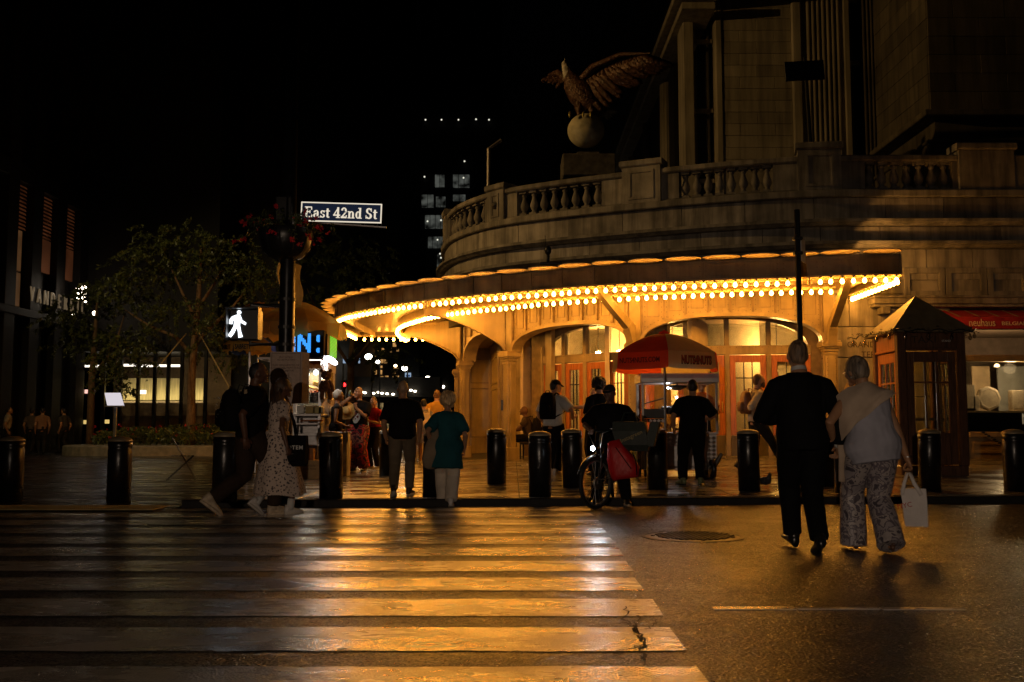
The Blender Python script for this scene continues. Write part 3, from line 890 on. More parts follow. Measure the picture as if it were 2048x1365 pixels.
def column(p, n, base):
    M = Matrix.Rotation(atan2(n.y, n.x) + pi / 2, 3, 'Z')
    def pt(x, y, z): return p + M @ Vector((x, y, z))
    g = Geo()
    g.box(pt(0, .02, (base + .45) / 2 + .0), (.34, .34, .45 - base + .0), M, .015) if base < .4 else None
    g.box(pt(0, .02, base + .16), (.36, .36, .34), M, .02)
    g.box(pt(0, .02, (base + 2.7) / 2 + .12), (.24, .26, 2.7 - base - .2), M, .03)
    for s_ in (-1, 1): g.box(pt(.135 * s_, -.02, (base + 2.7) / 2 + .12), (.035, .06, 2.7 - base - .25), M, .008)
    obj('column', g, M_STEEL, arc)
    g = Geo()
    for w, z0, z1 in ((.28, 2.62, 2.68), (.30, 2.70, 2.76), (.36, 2.76, 2.80), (.42, 2.80, 2.90), (.38, 2.90, 2.94)):
        g.box(pt(0, .02, (z0 + z1) / 2), (w, w, z1 - z0), M, .01)
    g.box(pt(0, .05, 3.5), (.26, .12, 1.16), M, .01)
    obj('capital', g, M_STEEL, arc)
    fn = M @ Vector((0, -1, 0))
    for k in range(26):
        z = base + .45 + k * .085
        for s_ in (-.09, .09): rivet(riv, pt(s_, -.112, z), fn, .010)
for p, n in ((A0, Vector((0, -1, 0))), (A1, (bays[0][3] + bays[1][3])), (A2, bays[1][3] + bays[2][3]), (A3, bays[2][3] + bays[3][3]), (A4, bays[3][3])):
    column(p, n.normalized(), walk_z(p.x, p.y))
# cantilever brackets that carry the canopy
def bracket(p, q):
    d = (q - p); L = d.length; d.normalize(); M = Matrix.Rotation(atan2(d.y, d.x), 3, 'Z')
    g = Geo(); bot = []
    for i in range(15):
        t = i / 14; bot.append((L * t, 3.02 + .80 * (1 - (1 - t) ** 1.7) if t > .0 else 2.95))
    poly = [(0, 2.95)] + bot[1:] + [(L, 4.12), (0, 4.12)]
    g.prism(poly, .05, M.to_4x4(), p - (M @ Vector((0, .025, 0))))
    L_ = []
    for (x, z) in bot: L_.append([p + M @ Vector((x, y, z + dz)) for y, dz in ((-.09, 0), (.09, 0), (.09, .03), (-.09, .03))])
    g.rings(L_); obj('cantilever_bracket', g, M_STEEL, can)
    for i in range(1, 12):
        for sg in (-1, 1): rivet(riv, p + M @ Vector((L * i / 12, .027 * sg, 4.03)), M @ Vector((0, sg, 0)), .013)
def strut(p, q, z0, z1):
    a, b = Vector((p.x, p.y, z0)), Vector((q.x, q.y, z1)); d = (b - a).normalized()
    g = Geo(); s_ = d.cross(Vector((0, 0, 1))).normalized(); u = s_.cross(d)
    def rg(c, w, h): return [c + s_ * x * w + u * y * h for x, y in ((-1, -1), (1, -1), (1, 1), (-1, 1))]
    g.rings([rg(a, .075, .10), rg(a.lerp(b, .5), .075, .095), rg(b, .075, .07)]); obj('cantilever_bracket', g, M_STEEL, can)
    g = Geo(); g.rings([rg(a - Vector((0, 0, .34)), .09, .06), rg(a - Vector((0, 0, .1)) + d * .05, .09, .13), rg(a + d * .16, .09, .12)]); obj('bracket_foot', g, M_STEEL, can)
    for k in range(1, 12):
        for sg in (-1, 1): rivet(riv, a.lerp(b, k / 12) + s_ * .077 * sg + u * .05, s_ * sg, .012)
strut(A0 + Vector((0, -.18, 0)), Vector((6.62, 19.35, 0)), 3.22, 4.04)
strut(A1 + Vector((-.10, -.16, 0)), Vector((1.75, 20.8, 0)), 3.22, 4.04)
bracket(A2 + Vector((-.1, -.05, 0)), Vector((-2.15, 24.3, 0)))
bracket(A3 + Vector((-.1, -.05, 0)), Vector((-3.35, 30.2, 0)))
# vestibule wall with doors and lunettes behind every bay
def back_wall(a, b, d, n, L, kind, dep=1.05):
    M = Matrix.Rotation(atan2(d.y, d.x), 3, 'Z')
    fl = max(walk_z(a.x, a.y), walk_z(b.x, b.y)) + .02
    def P(u, z, off): return a + d * u + n * (off - dep) + Vector((0, 0, z))
    def bx(g, u0, u1, z0, z1, o0, o1, ch=0.0): g.box(P((u0 + u1) / 2, (z0 + z1) / 2, (o0 + o1) / 2), (u1 - u0, abs(o1 - o0), z1 - z0), M, ch)
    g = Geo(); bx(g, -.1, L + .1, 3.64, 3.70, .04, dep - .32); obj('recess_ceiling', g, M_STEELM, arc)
    if kind == 'blank':
        g = Geo(); bx(g, -.2, L + .2, fl, 4.1, -.1, 0); obj('vestibule_wall', g, M_STEEL, arc)
        for u0, u1, z0, z1 in ((.5, L - .5, .75, 2.25), (.5, L - .5, 2.4, 3.2)):
            g = Geo()
            bx(g, u0, u1, z0, z0 + .03, 0, .03); bx(g, u0, u1, z1 - .03, z1, 0, .03); bx(g, u0, u0 + .03, z0 + .03, z1 - .03, 0, .03); bx(g, u1 - .03, u1, z0 + .03, z1 - .03, 0, .03)
            obj('panel_moulding', g, M_STEEL, arc)
        g = Geo(); bx(g, .25, .33, fl, 3.1, 0, .07); bx(g, L - .33, L - .25, fl, 3.1, 0, .07); obj('colonnette', g, M_STEEL, arc)
        return
    nd = kind; e = .22; w = (L - 2 * e) / nd
    top, hd = 2.30 + fl, 2.42 + fl
    # arched head above the lunettes
    N = 28; g = Geo()
    us = [e + (L - 2 * e) * i / N for i in range(N + 1)]
    zz = [2.62 + fl * .5 + .72 * (max(0, 1 - abs((u - L / 2) / (L / 2 - e)) ** 2.4)) ** .5 for u in us]
    for i in range(N): g.add([P(us[i], zz[i], .02), P(us[i + 1], zz[i + 1], .02), P(us[i + 1], 4.11, .02), P(us[i], 4.11, .02)], [(0, 1, 2, 3)])
    for i in range(N): g.add([P(us[i], zz[i], .02), P(us[i + 1], zz[i + 1], .02), P(us[i + 1], zz[i + 1], -.12), P(us[i], zz[i], -.12)], [(0, 1, 2, 3)])
    for u0, u1 in ((-.15, e), (L - e, L + .15)): bx(g, u0, u1, fl, 4.11, -.10, .02)
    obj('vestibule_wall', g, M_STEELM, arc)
    g = Geo(); bx(g, e, L - e, top + .02, hd + .10, -.1, .05, .01); obj('transom', g, M_STEEL, arc)
    for k in range(26): rivet(riv, P(e + (L - 2 * e) * (k + .5) / 26, hd + .06, .053), n, .011)
    for k in range(1, nd):
        u = e + w * k; zt = 2.62 + fl * .5 + .72 * (max(0, 1 - abs((u - L / 2) / (L / 2 - e)) ** 2.4)) ** .5
        g = Geo(); bx(g, u - .055, u + .055, fl, zt, -.09, .045, .01); obj('mullion', g, M_STEEL, arc)
        for q in range(9):
            for s_ in (-.035, .035): rivet(riv, P(u + s_, hd + .14 + q * .09, .048), n, .009) if hd + .14 + q * .09 < zt else None
    g = Geo(); bx(g, e, L - e, hd + .10, 3.45, -.05, -.044); obj('lunette_pane', g, M_GLASS, arc)
    for k in range(nd):
        u0, u1 = e + w * k + (.055 if k else 0), e + w * (k + 1) - (.055 if k < nd - 1 else 0)
        g = Geo(); st = .13
        bx(g, u0 + .004, u0 + st, fl + .48, top, -.05, .02, .006); bx(g, u1 - st, u1 - .004, fl + .48, top, -.05, .02, .006)
        bx(g, u0 + st, u1 - st, top - .16, top, -.05, .02, .006); bx(g, u0 + st, u1 - st, fl + .48, fl + .58, -.05, .02, .006)
        dr = obj('door', g, M_WOODO, arc)
        g = Geo(); bx(g, u0 + .01, u1 - .01, fl + .02, fl + .47, -.04, .012, .006); obj('kick_panel', g, M_STEELD, dr)
        g = Geo()
        for j in (1, 2):
            x = u0 + st + (u1 - u0 - 2 * st) * j / 3; bx(g, x - .011, x + .011, fl + .58, top - .16, -.03, .0)
        for z in (top - .52, fl + 1.15): bx(g, u0 + st, u1 - st, z - .011, z + .011, -.031, .001)
        obj('glazing_bar', g, M_BLACK, dr)
        g = Geo(); bx(g, u0 + st, u1 - st, fl + .58, top - .16, -.02, -.014); obj('glass_pane', g, M_GLASS, dr)
        g = Geo(); g.tube([P(u0 + .07, fl + 1.0, .02), P(u0 + .07, fl + 1.02, .06), P(u0 + .07, fl + 1.22, .06), P(u0 + .07, fl + 1.24, .02)], .012, 6); obj('handle', g, M_SOCK, dr)
    # the lit room behind
    g = Geo()
    bx(g, -.6, L + .6, fl - .1, 3.7, -3.3, -3.2); bx(g, -.6, L + .6, 3.7, 3.8, -3.3, -.14); bx(g, -.7, -.6, fl, 3.7, -3.2, -.14); bx(g, L + .6, L + .7, fl, 3.7, -3.2, -.14)
    obj('vestibule_room', g, M_INT, arc)
    g = Geo()
    bx(g, .1, L - .1, 2.65 + fl * .3, 2.95, -3.19, -2.6); obj('inner_soffit', g, M_INT, arc)
    for k in range(4):
        g = Geo(); bx(g, L * (.12 + .22 * k), L * (.12 + .22 * k) + .55, fl, 2.5, -3.19, -3.1)
        obj('inner_door', g, M_WOODD, arc)
bk = back_wall
g = Geo(); g.bb(-1.75, .6, 32.4, 32.6, .15, 4.1); obj('end_wall', g, M_STEEL, arc)
for x0, x1, z0, z1 in ((-1.35, -.35, .75, 2.35), (-1.35, -.35, 2.5, 3.3)):
    g = Geo()
    for q in ((x0, x1, z0, z0 + .035), (x0, x1, z1 - .035, z1), (x0, x0 + .035, z0 + .035, z1 - .035), (x1 - .035, x1, z0 + .035, z1 - .035)): g.bb(q[0], q[1], 32.36, 32.41, q[2], q[3])
    obj('panel_moulding', g, M_STEELM, arc)
for x in (-1.5, -1.62):
    g = Geo(); g.smooth = True; g.lathe([(.07, .2), (.07, .5), (.045, .55), (.045, 2.6), (.06, 2.65), (.08, 2.8), (.05, 2.85)], (x, 32.2 - (x + 1.5) * 3, 0), 12); obj('colonnette', g, M_STEEL, arc)
bk(*bays[0], 4); bk(*bays[1], 5); bk(*bays[2], 'blank'); bk(*bays[3], 'blank')
o = obj('rivet', riv, M_RIVET, arc); o['kind'] = 'stuff'
# lamps that hang in the vestibules
M_GLOBE = emit('vestibule_lamp_glow', (1.0, .49, .12), 760.0)
for (a, b, d, n, L), us, where in ((bays[0], (.18, .38, .6, .82), 'wide arch behind the nuts cart'), (bays[1], (.2, .45, .62, .8), 'arch behind the man in white shirt')):
    for u, nth in zip(us, ('nearest the wooden booth', 'second from the wooden booth', 'third from the wooden booth', 'farthest from the wooden booth')):
        p = a + d * (L * u) - n * 2.6 + Vector((0, 0, 2.98))
        t = thing('globe_lamp', 'globe lamp inside the %s, %s' % (where, nth), 'lamp', p, 0, 'globe lamps inside the arched windows')
        g = Geo(); g.smooth = True; g.ball((0, 0, 0), .075, 12, 8); obj('globe', g, M_GLOBE, t)
        g = Geo(); g.tube([(0, 0, .07), (0, 0, .72)], .012, 6); obj('stem', g, M_DARKM, t)
# black number plate on the column, and small brass door-head lamps
g = Geo(); p = A2 + (bays[1][3] + bays[2][3]).normalized() * .16
g.box(p + Vector((-.03, -.01, 1.62)), (.055, .02, .26)); tag(obj('number_plate', g, M_BLACK), 'narrow black plate fixed upright on the cream column', 'sign')
# floodlight that stands on the canopy roof, and a small uplight at the end of the canopy
t = thing('security_camera', 'dark dome camera on a bent arm standing on the canopy roof', 'camera', at(1096, 522, 22.0) - Vector((0, 0, .05)))
g = Geo(); g.smooth = True; g.ball((0, 0, .28), (.075, .075, .11), 14, 10); g.tube([(0, 0, .2), (0, 0, 0)], .035, 8); obj('dome', g, M_BLACK, t)
g = Geo(); g.box((.06, 0, -.02), (.5, .16, .05), None, .01); g.tube([(.27, 0, 0), (.29, 0, .05)], .02, 6); obj('mount', g, M_BLACK, t)
g = Geo(); g.tube([(-.05, 0, .38), (-.06, 0, .62)], .006, 5); obj('aerial', g, M_BLACK, t)
t = thing('uplight', 'flat dark uplight on the canopy end washing the stone wall orange', 'lamp', (7.42, 21.0, 4.50))
g = Geo(); g.box((0, 0, 0), (.5, .22, .06), None, .015); g.box((0, .06, -.05), (.08, .08, .06)); obj('housing', g, M_BLACK, t)
g = Geo(); g.box((.02, .02, .034), (.36, .12, .006)); obj('lens', g, emit('uplight_lens', (1, .45, .08), 6.0), t)
spot('uplight_beam', (7.5, 21.0, 4.58), (8.5, 22.0, 5.0), 60, (1.0, .45, .10), 80, .35, .04)
# ------------------------------------------------------------------ shop front and awning
shop = thing('chocolate_shop', 'dim chocolate shop front with red awning and display window in the stone wall', 'shop')
M_FRAME = mat('shop_frame_brown', (.26, .19, .10), .45, var=.2)
M_AWN = mat('red_awning_cloth', (.42, .02, .025), .7, var=.15, bump=.15, bscale=18)
M_AWNL = mat('awning_lettering', (.80, .62, .42), .6)
SX0, SY = 9.78, 21.75
fz = walk_z(10, 21.7)
g = Geo(); g.bb(9.75, 9.93, SY - .02, SY + .3, fz, 3.5, .015); obj('frame_post', g, M_FRAME, shop)
g = Geo(); g.bb(9.42, 9.72, SY + .2, SY + .4, fz, 3.5, .015); obj('side_post', g, M_FRAME, shop)
g = Geo(); g.bb(9.93, 16, SY, SY + .25, 2.52, 2.66, .012); obj('window_head', g, M_FRAME, shop)
g = Geo(); g.bb(9.93, 16, SY - .06, SY + .25, .86, .98, .015); obj('window_sill', g, M_FRAME, shop)
g = Geo(); g.bb(9.93, 16, SY + .02, SY + .25, fz, .86); obj('base_wall', g, M_FRAME, shop)
for a in (10.02, 11.9, 13.6):
    g = Geo()
    for q in ((a, a + 1.5, .70, .76), (a, a + 1.5, fz + .12, fz + .18), (a, a + .06, fz + .18, .70), (a + 1.44, a + 1.5, fz + .18, .70)): g.bb(q[0], q[1], SY - .01, SY + .02, q[2], q[3], .005)
    obj('base_panel', g, M_FRAME, shop)
g = Geo(); g.bb(9.93, 16, SY + .08, SY + .1, .98, 2.52); obj('window_pane', g, M_GLASS, shop)
g = Geo(); g.bb(9.93, 16, SY + .12, SY + .16, .99, 1.40); obj('sign_board', g, M_BLACK, shop)
M_SHOPLET = emit('backlit_shop_lettering', (.85, .58, .32), .42)  # sign letters use a faint emissive colour
text('sign_lettering', 'NEUHAUS', .34, M_SHOPLET, face_M((10.93 + .86, SY + .115, 1.25)), shop, .004, sx=.72, space=1.2)
text('sign_lettering', 'BELGIAN', .10, M_SHOPLET, face_M((11.45, SY + .115, 1.05)), shop, .003, sx=1.1)
g = Geo(); g.bb(9.93, 16, SY + 3.0, SY + 3.1, fz, 3.4); g.bb(9.8, 9.93, SY + .2, SY + 3, fz, 3.4); g.bb(9.93, 16, SY + .2, SY + 3, 3.3, 3.4); g.bb(9.93, 16, SY + .2, SY + 3, fz - .05, fz); obj('shop_interior', g, mat('shop_wall', (.22, .17, .12), .8), shop)
g = Geo(); g.bb(9.93, 16, SY + .3, SY + .9, 1.40, 1.44); obj('display_shelf', g, M_FRAME, shop)
for x, w in ((10.75, .42), (11.35, .95)):
    g = Geo(); g.bb(x, x + w, SY + 1.5, SY + 1.55, 1.4, 2.5); obj('display_panel', g, mat('display_panel_%d' % (x * 10), (.42, .30, .16) if w < .5 else (.30, .30, .27), .7, var=.25, vscale=3), shop)
M_BOX = mat('gift_box_card', (.48, .40, .28), .6)
for i, (x, w, h) in enumerate(((10.05, .34, .34), (10.02, .28, .58), (11.12, .26, .46), (11.55, .34, .62), (11.92, .2, .32), (12.25, .3, .5))):
    g = Geo(); g.bb(x, x + w, SY + .4, SY + .6, 1.44, 1.44 + h, .008)
    if h > .4: g.bb(x + .04, x + w - .04, SY + .392, SY + .4, 1.5, 1.44 + h * .6)
    tag(obj('gift_box', g, M_BOX), ['low pale gift box in the shop window corner', 'taller gift box at the edge of the shop window', 'upright pale box beside the round tin in the shop window', 'tallest pale gift box in the shop window', 'smallest box between two tall boxes in the shop window', 'pale gift box over the shop sign lettering'][i], 'box', 'gift boxes in the shop window')
g = Geo(); M = Matrix.Rotation(pi / 2, 3, 'X'); g.lathe([(.27, 0), (.27, .12), (.22, .13), (.2, .125)], (10.62, SY + .55, 1.72), 8, True, M)
tag(obj('chocolate_tin', g, mat('tin_cream', (.5, .42, .3), .4)), 'eight sided cream tin standing in the shop window', 'tin')
t = thing('shop_pendant_lamp', 'small warm lamp glowing high in the shop window', 'lamp', (11.05, SY + .9, 2.48)); g = Geo(); g.lathe([(.03, .04), (.06, 0), (.05, -.03)], (0, 0, 0), 10); obj('shade', g, emit('shop_lamp', (1, .6, .25), 9), t)
pl = bpy.data.lights.new('shop_lamp_light', 'POINT'); pl.energy = 75; pl.color = (1, .62, .3); pl.shadow_soft_size = .15
o = bpy.data.objects.new('shop_lamp_light', pl); COL.objects.link(o); o.parent = t; o.location = (0, -.64, -.1)
# awning: striped slope and lettered valance
aw = thing('shop_awning', 'red shop awning with pale lettering on its valance', 'awning')
x0a, x1a = 9.05, 16.5
g = Geo(); n = 24
for i in range(n + 1):
    x = x0a + (x1a - x0a) * i / n
    g.v += [(x + .0, 21.95, 3.66), (x, 21.25, 3.44)]
for i in range(n): g.face([2 * i, 2 * i + 1, 2 * i + 3, 2 * i + 2])
obj('awning_slope', g, M_AWN, aw)
g = Geo(); g.v = []; m_ = 60
for i in range(m_ + 1):
    x = x0a + (x1a - x0a) * i / m_; wv = .008 * sin(i * 1.7)
    g.v += [(x, 21.245 + wv, 3.44), (x + .24, 21.2 + wv, 3.17)]
for i in range(m_): g.face([2 * i, 2 * i + 1, 2 * i + 3, 2 * i + 2])
obj('valance', g, M_AWN, aw)
g = Geo()
for i in range(18):
    x = x0a + .12 + i * .42; g.add([(x, 21.93, 3.662), (x + .05, 21.93, 3.662), (x + .05, 21.26, 3.452), (x, 21.26, 3.452)], [(0, 1, 2, 3)])
o = obj('awning_stripe', g, mat('awning_stripe_cream', (.45, .36, .26), .7), aw); o['kind'] = 'stuff'
g = Geo(); g.tube([(x0a, 21.24, 3.44), (x0a + .24, 21.2, 3.17), (x1a, 21.2, 3.17)], .014, 6); obj('awning_frame', g, M_DARKM, aw)
text('awning_lettering', 'neuhaus', .235, M_AWNL, face_M((10.06, 21.19, 3.305), rx=-.16), aw, .003, sx=.74)
text('awning_lettering', 'BELGIAN CHOCOLATIER', .115, M_AWNL, face_M((11.28, 21.19, 3.29), rx=-.16), aw, .003, sx=1.25, bold=.001)
t = thing('chain', 'dark sagging chain between the wooden booth and the shop front', 'chain')
g = Geo(); g.smooth = True
for i in range(34):
    u = i / 33; p = Vector((9.62 + u * 2.2, 20.4 + u * .9, .98 - .42 * sin(pi * u) * (1 - .2 * u) + .0))
    g.ball(p, (.045, .018, .018) if i % 2 else (.045, .012, .024), 6, 4)
obj('links', g, M_DARKM, t)

# ------------------------------------------------------------------ wooden taxi booth
bz = walk_z(7.4, 18.2)
bo = thing('wooden_booth', 'dark varnished wooden booth with glazed doors and pyramid roof hung with string lights', 'booth')
bx0, bx1, by0, by1 = 6.92, 7.98, 17.7, 18.82
M_ROOF = mat('booth_roof_copper', (.15, .12, .07), .5, var=.2)
g = Geo(); g.bb(bx0 - .06, bx1 + .06, by0 - .06, by1 + .06, bz - .1, bz + .14, .01); obj('plinth', g, M_WOODD, bo)
for x, y, w in ((bx0, by0, .15), (bx1, by0, .15), (bx0, by1, .13), (bx1, by1, .13)):
    g = Geo(); g.box((x, y, (bz + .14 + 2.76) / 2), (w, w, 2.76 - bz - .14), None, .015); obj('corner_post', g, M_WOODD, bo)
def booth_face(p, d, n, W, m):
    M = Matrix.Rotation(atan2(d.y, d.x), 3, 'Z')
    def bx(g, u0, u1, z0, z1, o0, o1, ch=0.0): g.box(p + d * ((u0 + u1) / 2) + n * ((o0 + o1) / 2) + Vector((0, 0, (z0 + z1) / 2)), (u1 - u0, abs(o1 - o0), z1 - z0), M, ch)
    a, b = .075, W - .075
    g = Geo(); bx(g, a, b, 2.48, 2.76, -.03, .04, .01); bx(g, a, b, 2.44, 2.48, -.02, .07, .008); obj('header_board', g, m, bo)
    g = Geo(); st = .15
    bx(g, a + .02, a + st, bz + .16, 2.42, -.02, .03, .008); bx(g, b - st, b - .02, bz + .16, 2.42, -.02, .03, .008)
    bx(g, a + st, b - st, 2.24, 2.42, -.02, .03, .008); bx(g, a + st, b - st, bz + .16, bz + .72, -.02, .02, .008)
    d_ = obj('door', g, m, bo)
    g = Geo(); L0, L1 = a + st, b - st
    for k in (1, 2): x = L0 + (L1 - L0) * k / 3; bx(g, x - .014, x + .014, bz + .72, 2.24, -.012, .022)
    bx(g, L0, L1, 1.86, 1.89, -.013, .024)
    obj('glazing_bar', g, m, d_)
    for k in range(3):
        for z0, z1 in ((bz + .72, 1.86), (1.89, 2.24)):
            g = Geo(); x0, x1 = L0 + (L1 - L0) * k / 3 + .014, L0 + (L1 - L0) * (k + 1) / 3 - .014
            bx(g, x0, x1, z0, z1, 0, .006); obj('glass_pane', g, M_GLASS, d_)
booth_face(Vector((bx0, by0, 0)), Vector((1, 0, 0)), Vector((0, -1, 0)), bx1 - bx0, M_WOODD)
booth_face(Vector((bx0, by1, 0)), Vector((0, -1, 0)), Vector((-1, 0, 0)), by1 - by0, M_WOODO)  # west face in orange wood: lamplight on it put into the colour
booth_face(Vector((bx1, by0, 0)), Vector((0, 1, 0)), Vector((1, 0, 0)), by1 - by0, M_WOODD)
g = Geo(); e = .18
q = [(bx0 - e, by0 - e, 2.81), (bx1 + e, by0 - e, 2.81), (bx1 + e, by1 + e, 2.81), (bx0 - e, by1 + e, 2.81)]
g.bb(bx0 - e, bx1 + e, by0 - e, by1 + e, 2.76, 2.81, .01)
ap = ((bx0 + bx1) / 2, (by0 + by1) / 2, 3.50)
for i in range(4): g.add([q[i], q[(i + 1) % 4], ap], [(0, 1, 2)])
obj('pyramid_roof', g, M_ROOF, bo, fix=False)
g = Geo(); g.bb(bx0 + .3, bx0 + .34, by1 - .3, by1 - .26, bz, 2.5); g.bb(bx1 - .25, bx1 - .22, by0 + .3, by0 + .33, bz, 2.5); g.bb(bx0 + .1, bx1 - .1, by1 - .35, by1 - .05, 1.2, 1.25); obj('inner_shelf', g, M_FRAME, bo)
g = Geo(); g.bb(bx0 + .12, bx0 + .45, by1 - .12, by1 - .08, bz + .7, 2.5); obj('inner_curtain', g, mat('booth_curtain', (.5, .42, .25), .8, bump=.3, bscale=8, stretch=(12, 1, 1)), bo)
M_SIGNT = mat('faded_paint_lettering', (.03, .018, .012), .6)
text('sign_lettering', 'TAXI', .17, M_SIGNT, face_M(((bx0 + bx1) / 2 - .12, by0 - .043, 2.63)), bo, .004, sx=1.2)
text('sign_lettering', 'STAND', .05, M_WHITE, face_M(((bx0 + bx1) / 2 + .28, by0 - .043, 2.61)), bo, .002)
text('sign_lettering', 'TAXI', .14, M_SIGNT, face_M((bx0 - .043, (by0 + by1) / 2, 2.76), -pi / 2), bo, .004)
st_ = thing('string_lights', 'unlit string lights with dark leaves wound along the eaves of the wooden booth', 'string lights')
g = Geo(); r = random.Random(5); M_WIRE = M_BLACK
path = [Vector((bx0 - e - .3, by1 + .2, 2.76)), Vector((bx0 - e, by0 - e - .03, 2.79)), Vector((bx1 + e, by0 - e - .03, 2.79)), Vector((bx1 + e + .1, by1, 2.77))]
wire, bl = Geo(), []
for a, b in zip(path, path[1:]):
    n = int((b - a).length / .05)
    P = [a.lerp(b, i / n) + Vector((0, 0, .02 * sin(i * .9) + r.uniform(-.01, .01))) for i in range(n + 1)]
    wire.tube(P, .012, 5)
    for i, p in enumerate(P):
        for _ in range(2):
            c = p + Vector((r.uniform(-.05, .05), r.uniform(-.06, .03), r.uniform(-.06, .05)))
            u = Vector((r.uniform(-1, 1), r.uniform(-1, 1), r.uniform(-1, 1))).normalized() * .035; w = u.orthogonal().normalized() * .014
            wire.add([c - u, c + w, c + u, c - w], [(0, 1, 2, 3)])
        if i % 8 == 4: bl.append(p)
obj('wire', wire, M_BLACK, st_)
bb_ = Geo(); bb_.smooth = True; bb_.lathe([(.012, 0), (.014, -.03), (.03, -.06), (.032, -.085), (.018, -.115), (.003, -.12)], (0, 0, -.03), 8)
me = bb_.mesh('lamp_bulb'); me.materials.append(glass('clear_bulb_glass', (.9, .85, .75), .35))
for p in bl: link('lamp_bulb', me, None, st_, p)

# carved words on the wall
text('carved_lettering', 'GRAND CENTRAL', .185, M_CARVE, face_M((8.16, 21.985, 2.90)), term, .004, sx=.92, bold=.001, space=1.08)
text('carved_lettering', 'TERMINAL', .185, M_CARVE, face_M((8.16, 21.985, 2.68)), term, .004, sx=.92, bold=.001, space=1.08)
t = thing('wall_plaque', 'round brass plaque with small white label on the stone wall', 'plaque')
g = Geo(); M = Matrix.Rotation(pi / 2, 3, 'X'); g.lathe([(.30, 0), (.30, .015), (.285, .02), (.28, .012)], (7.62, 21.985, 1.85), 28, True, M); obj('disc', g, mat('plaque_brass', (.40, .28, .12), .5, .2), t)
g = Geo(); g.bb(7.34, 7.44, 21.955, 21.962, 1.80, 1.86); obj('paper_label', g, M_WHITE, t)
text('plaque_lettering', 'GRAND CENTRAL', .06, M_CARVE, face_M((7.62, 21.964, 1.93)), t, .002)
text('plaque_lettering', 'TERMINAL', .06, M_CARVE, face_M((7.62, 21.964, 1.84)), t, .002)

# ------------------------------------------------------------------ bollards
def make_bollard():
    t = thing('bollard', 'x', 'bollard', (0, 0, 0), 0, 'steel bollards along the kerb')
    g = Geo(); g.smooth = True
    g.lathe([(.163, 0), (.163, .74), (.158, .752), (.158, .775), (.163, .787), (.163, .86)], (0, 0, 0), 30, True); obj('post', g, M_BOLL, t)
    g = Geo(); g.smooth = True
    g.lathe([(.165, .856), (.166, .868), (.160, .882), (.135, .902), (.09, .918), (.04, .925), (.004, .926)], (0, 0, 0), 30, True); obj('cap', g, mat('bollard_cap_steel', (.34, .27, .17), .45, .3, bump=.15, bscale=60), t)  # cap lighter and golden: bulb light put into its colour
    for s_ in (-1, 1):
        g = Geo(); g.box((.161 * s_, -.02, .764), (.014, .05, .018), None, .003); obj('locking_pin', g, M_ALU, t)
    return t
bl0 = make_bollard(); first = True
BL = [(20, 1005, 'black bollard cut by the picture edge on the yellow tactile strip'), (237, 1006, 'black bollard on the yellow tactile strip in front of the planted island'),
      (449, 1004, 'black bollard behind the legs of the man with the backpack'), (662, 997, 'black bollard with worn pale cap beside the food cart box'),
      (775, 952, 'black bollard behind the walking man in grey trousers'), (868, 994, 'black bollard behind the woman in the teal top'),
      (993, 968, 'black bollard standing before the blank arch of the arcade'), (1080, 993, 'black bollard in front of the man in white shirt with backpack'),
      (1145, 975, 'black bollard between the backpack man and the cyclist'), (1315, 978, 'black bollard before the nuts cart, next to the cyclist'),
      (1499, 982, 'black bollard beside the pigeon'), (1652, 972, 'black bollard half hidden by the man in the black suit'),
      (1692, 986, 'black bollard between the suited man and the older woman'), (1860, 981, 'black bollard in front of the wooden booth'), (2032, 982, 'black bollard in front of the shop sign board')]
for px, py, lab in BL:
    p = ground_at(px, py)
    if p.x < WALK_L: p = road_at(px, py, .03)
    if first: bl0.location = p; bl0['label'] = lab; first = False
    else: q = dup(bl0, p, random.uniform(-.3, .3), lab); q.rotation_euler.x = radians(random.uniform(-.9, .9)); q.rotation_euler.y = radians(random.uniform(-.9, .9)); q.location.z -= .004

# manhole cover
t = thing('manhole_cover', 'round cast iron manhole cover set in the wet road', 'manhole cover', road_at(1385, 1074))
g = Geo(); g.lathe([(.50, 0), (.50, .006), (.47, .010), (.465, .004)], (0, 0, 0), 40); obj('rim', g, M_DARKM, t)
g = Geo(); g.lathe([(.46, 0), (.46, .006), (.44, .008)], (0, 0, 0), 40); pl_ = obj('lid', g, mat('cast_iron', (.04, .037, .033), .35, .6, bump=.3, bscale=50), t)
g = Geo()
for i in range(-7, 8):
    for j in range(-7, 8):
        if i * i + j * j < 50: g.box((i * .056 + (.028 if j % 2 else 0), j * .056, .012), (.034, .034, .012), Matrix.Rotation(pi / 4, 3, 'Z'), .003)
o = obj('tread_stud', g, pl_.data.materials[0], pl_); o['kind'] = 'stuff'

# thin sign post behind the couple, board on the pedestal, lamp on the terrace
t = thing('sign_post', 'thin black post with a small parking sign seen edge on', 'sign post', ground_at(1608, 984))
tp_ = t.location; zt = Z_at(420, tp_.y) - tp_.z
g = Geo(); g.tube([(0, 0, 0), (0, 0, zt)], .043, 10); obj('post', g, M_BLACK, t)
for z in (Z_at(478, tp_.y) - tp_.z, Z_at(507, tp_.y) - tp_.z):
    g = Geo(); g.box((0, 0, z), (.13, .11, .05), None, .01); obj('clamp', g, M_DARKM, t)
zs0, zs1 = Z_at(522, tp_.y) - tp_.z, Z_at(476, tp_.y) - tp_.z
g = Geo(); M = Matrix.Rotation(radians(62), 3, 'Z'); g.box((.115, .13, (zs0 + zs1) / 2), (.30, .012, zs1 - zs0), M, .004); sp = obj('sign_plate', g, M_WHITE, t)
text('sign_lettering', 'P', .16, mat('sign_red', (.55, .03, .03), .5), face_M((.107, .13 - .006, (zs0 + zs1) / 2 + .06), radians(62)), t, .003)
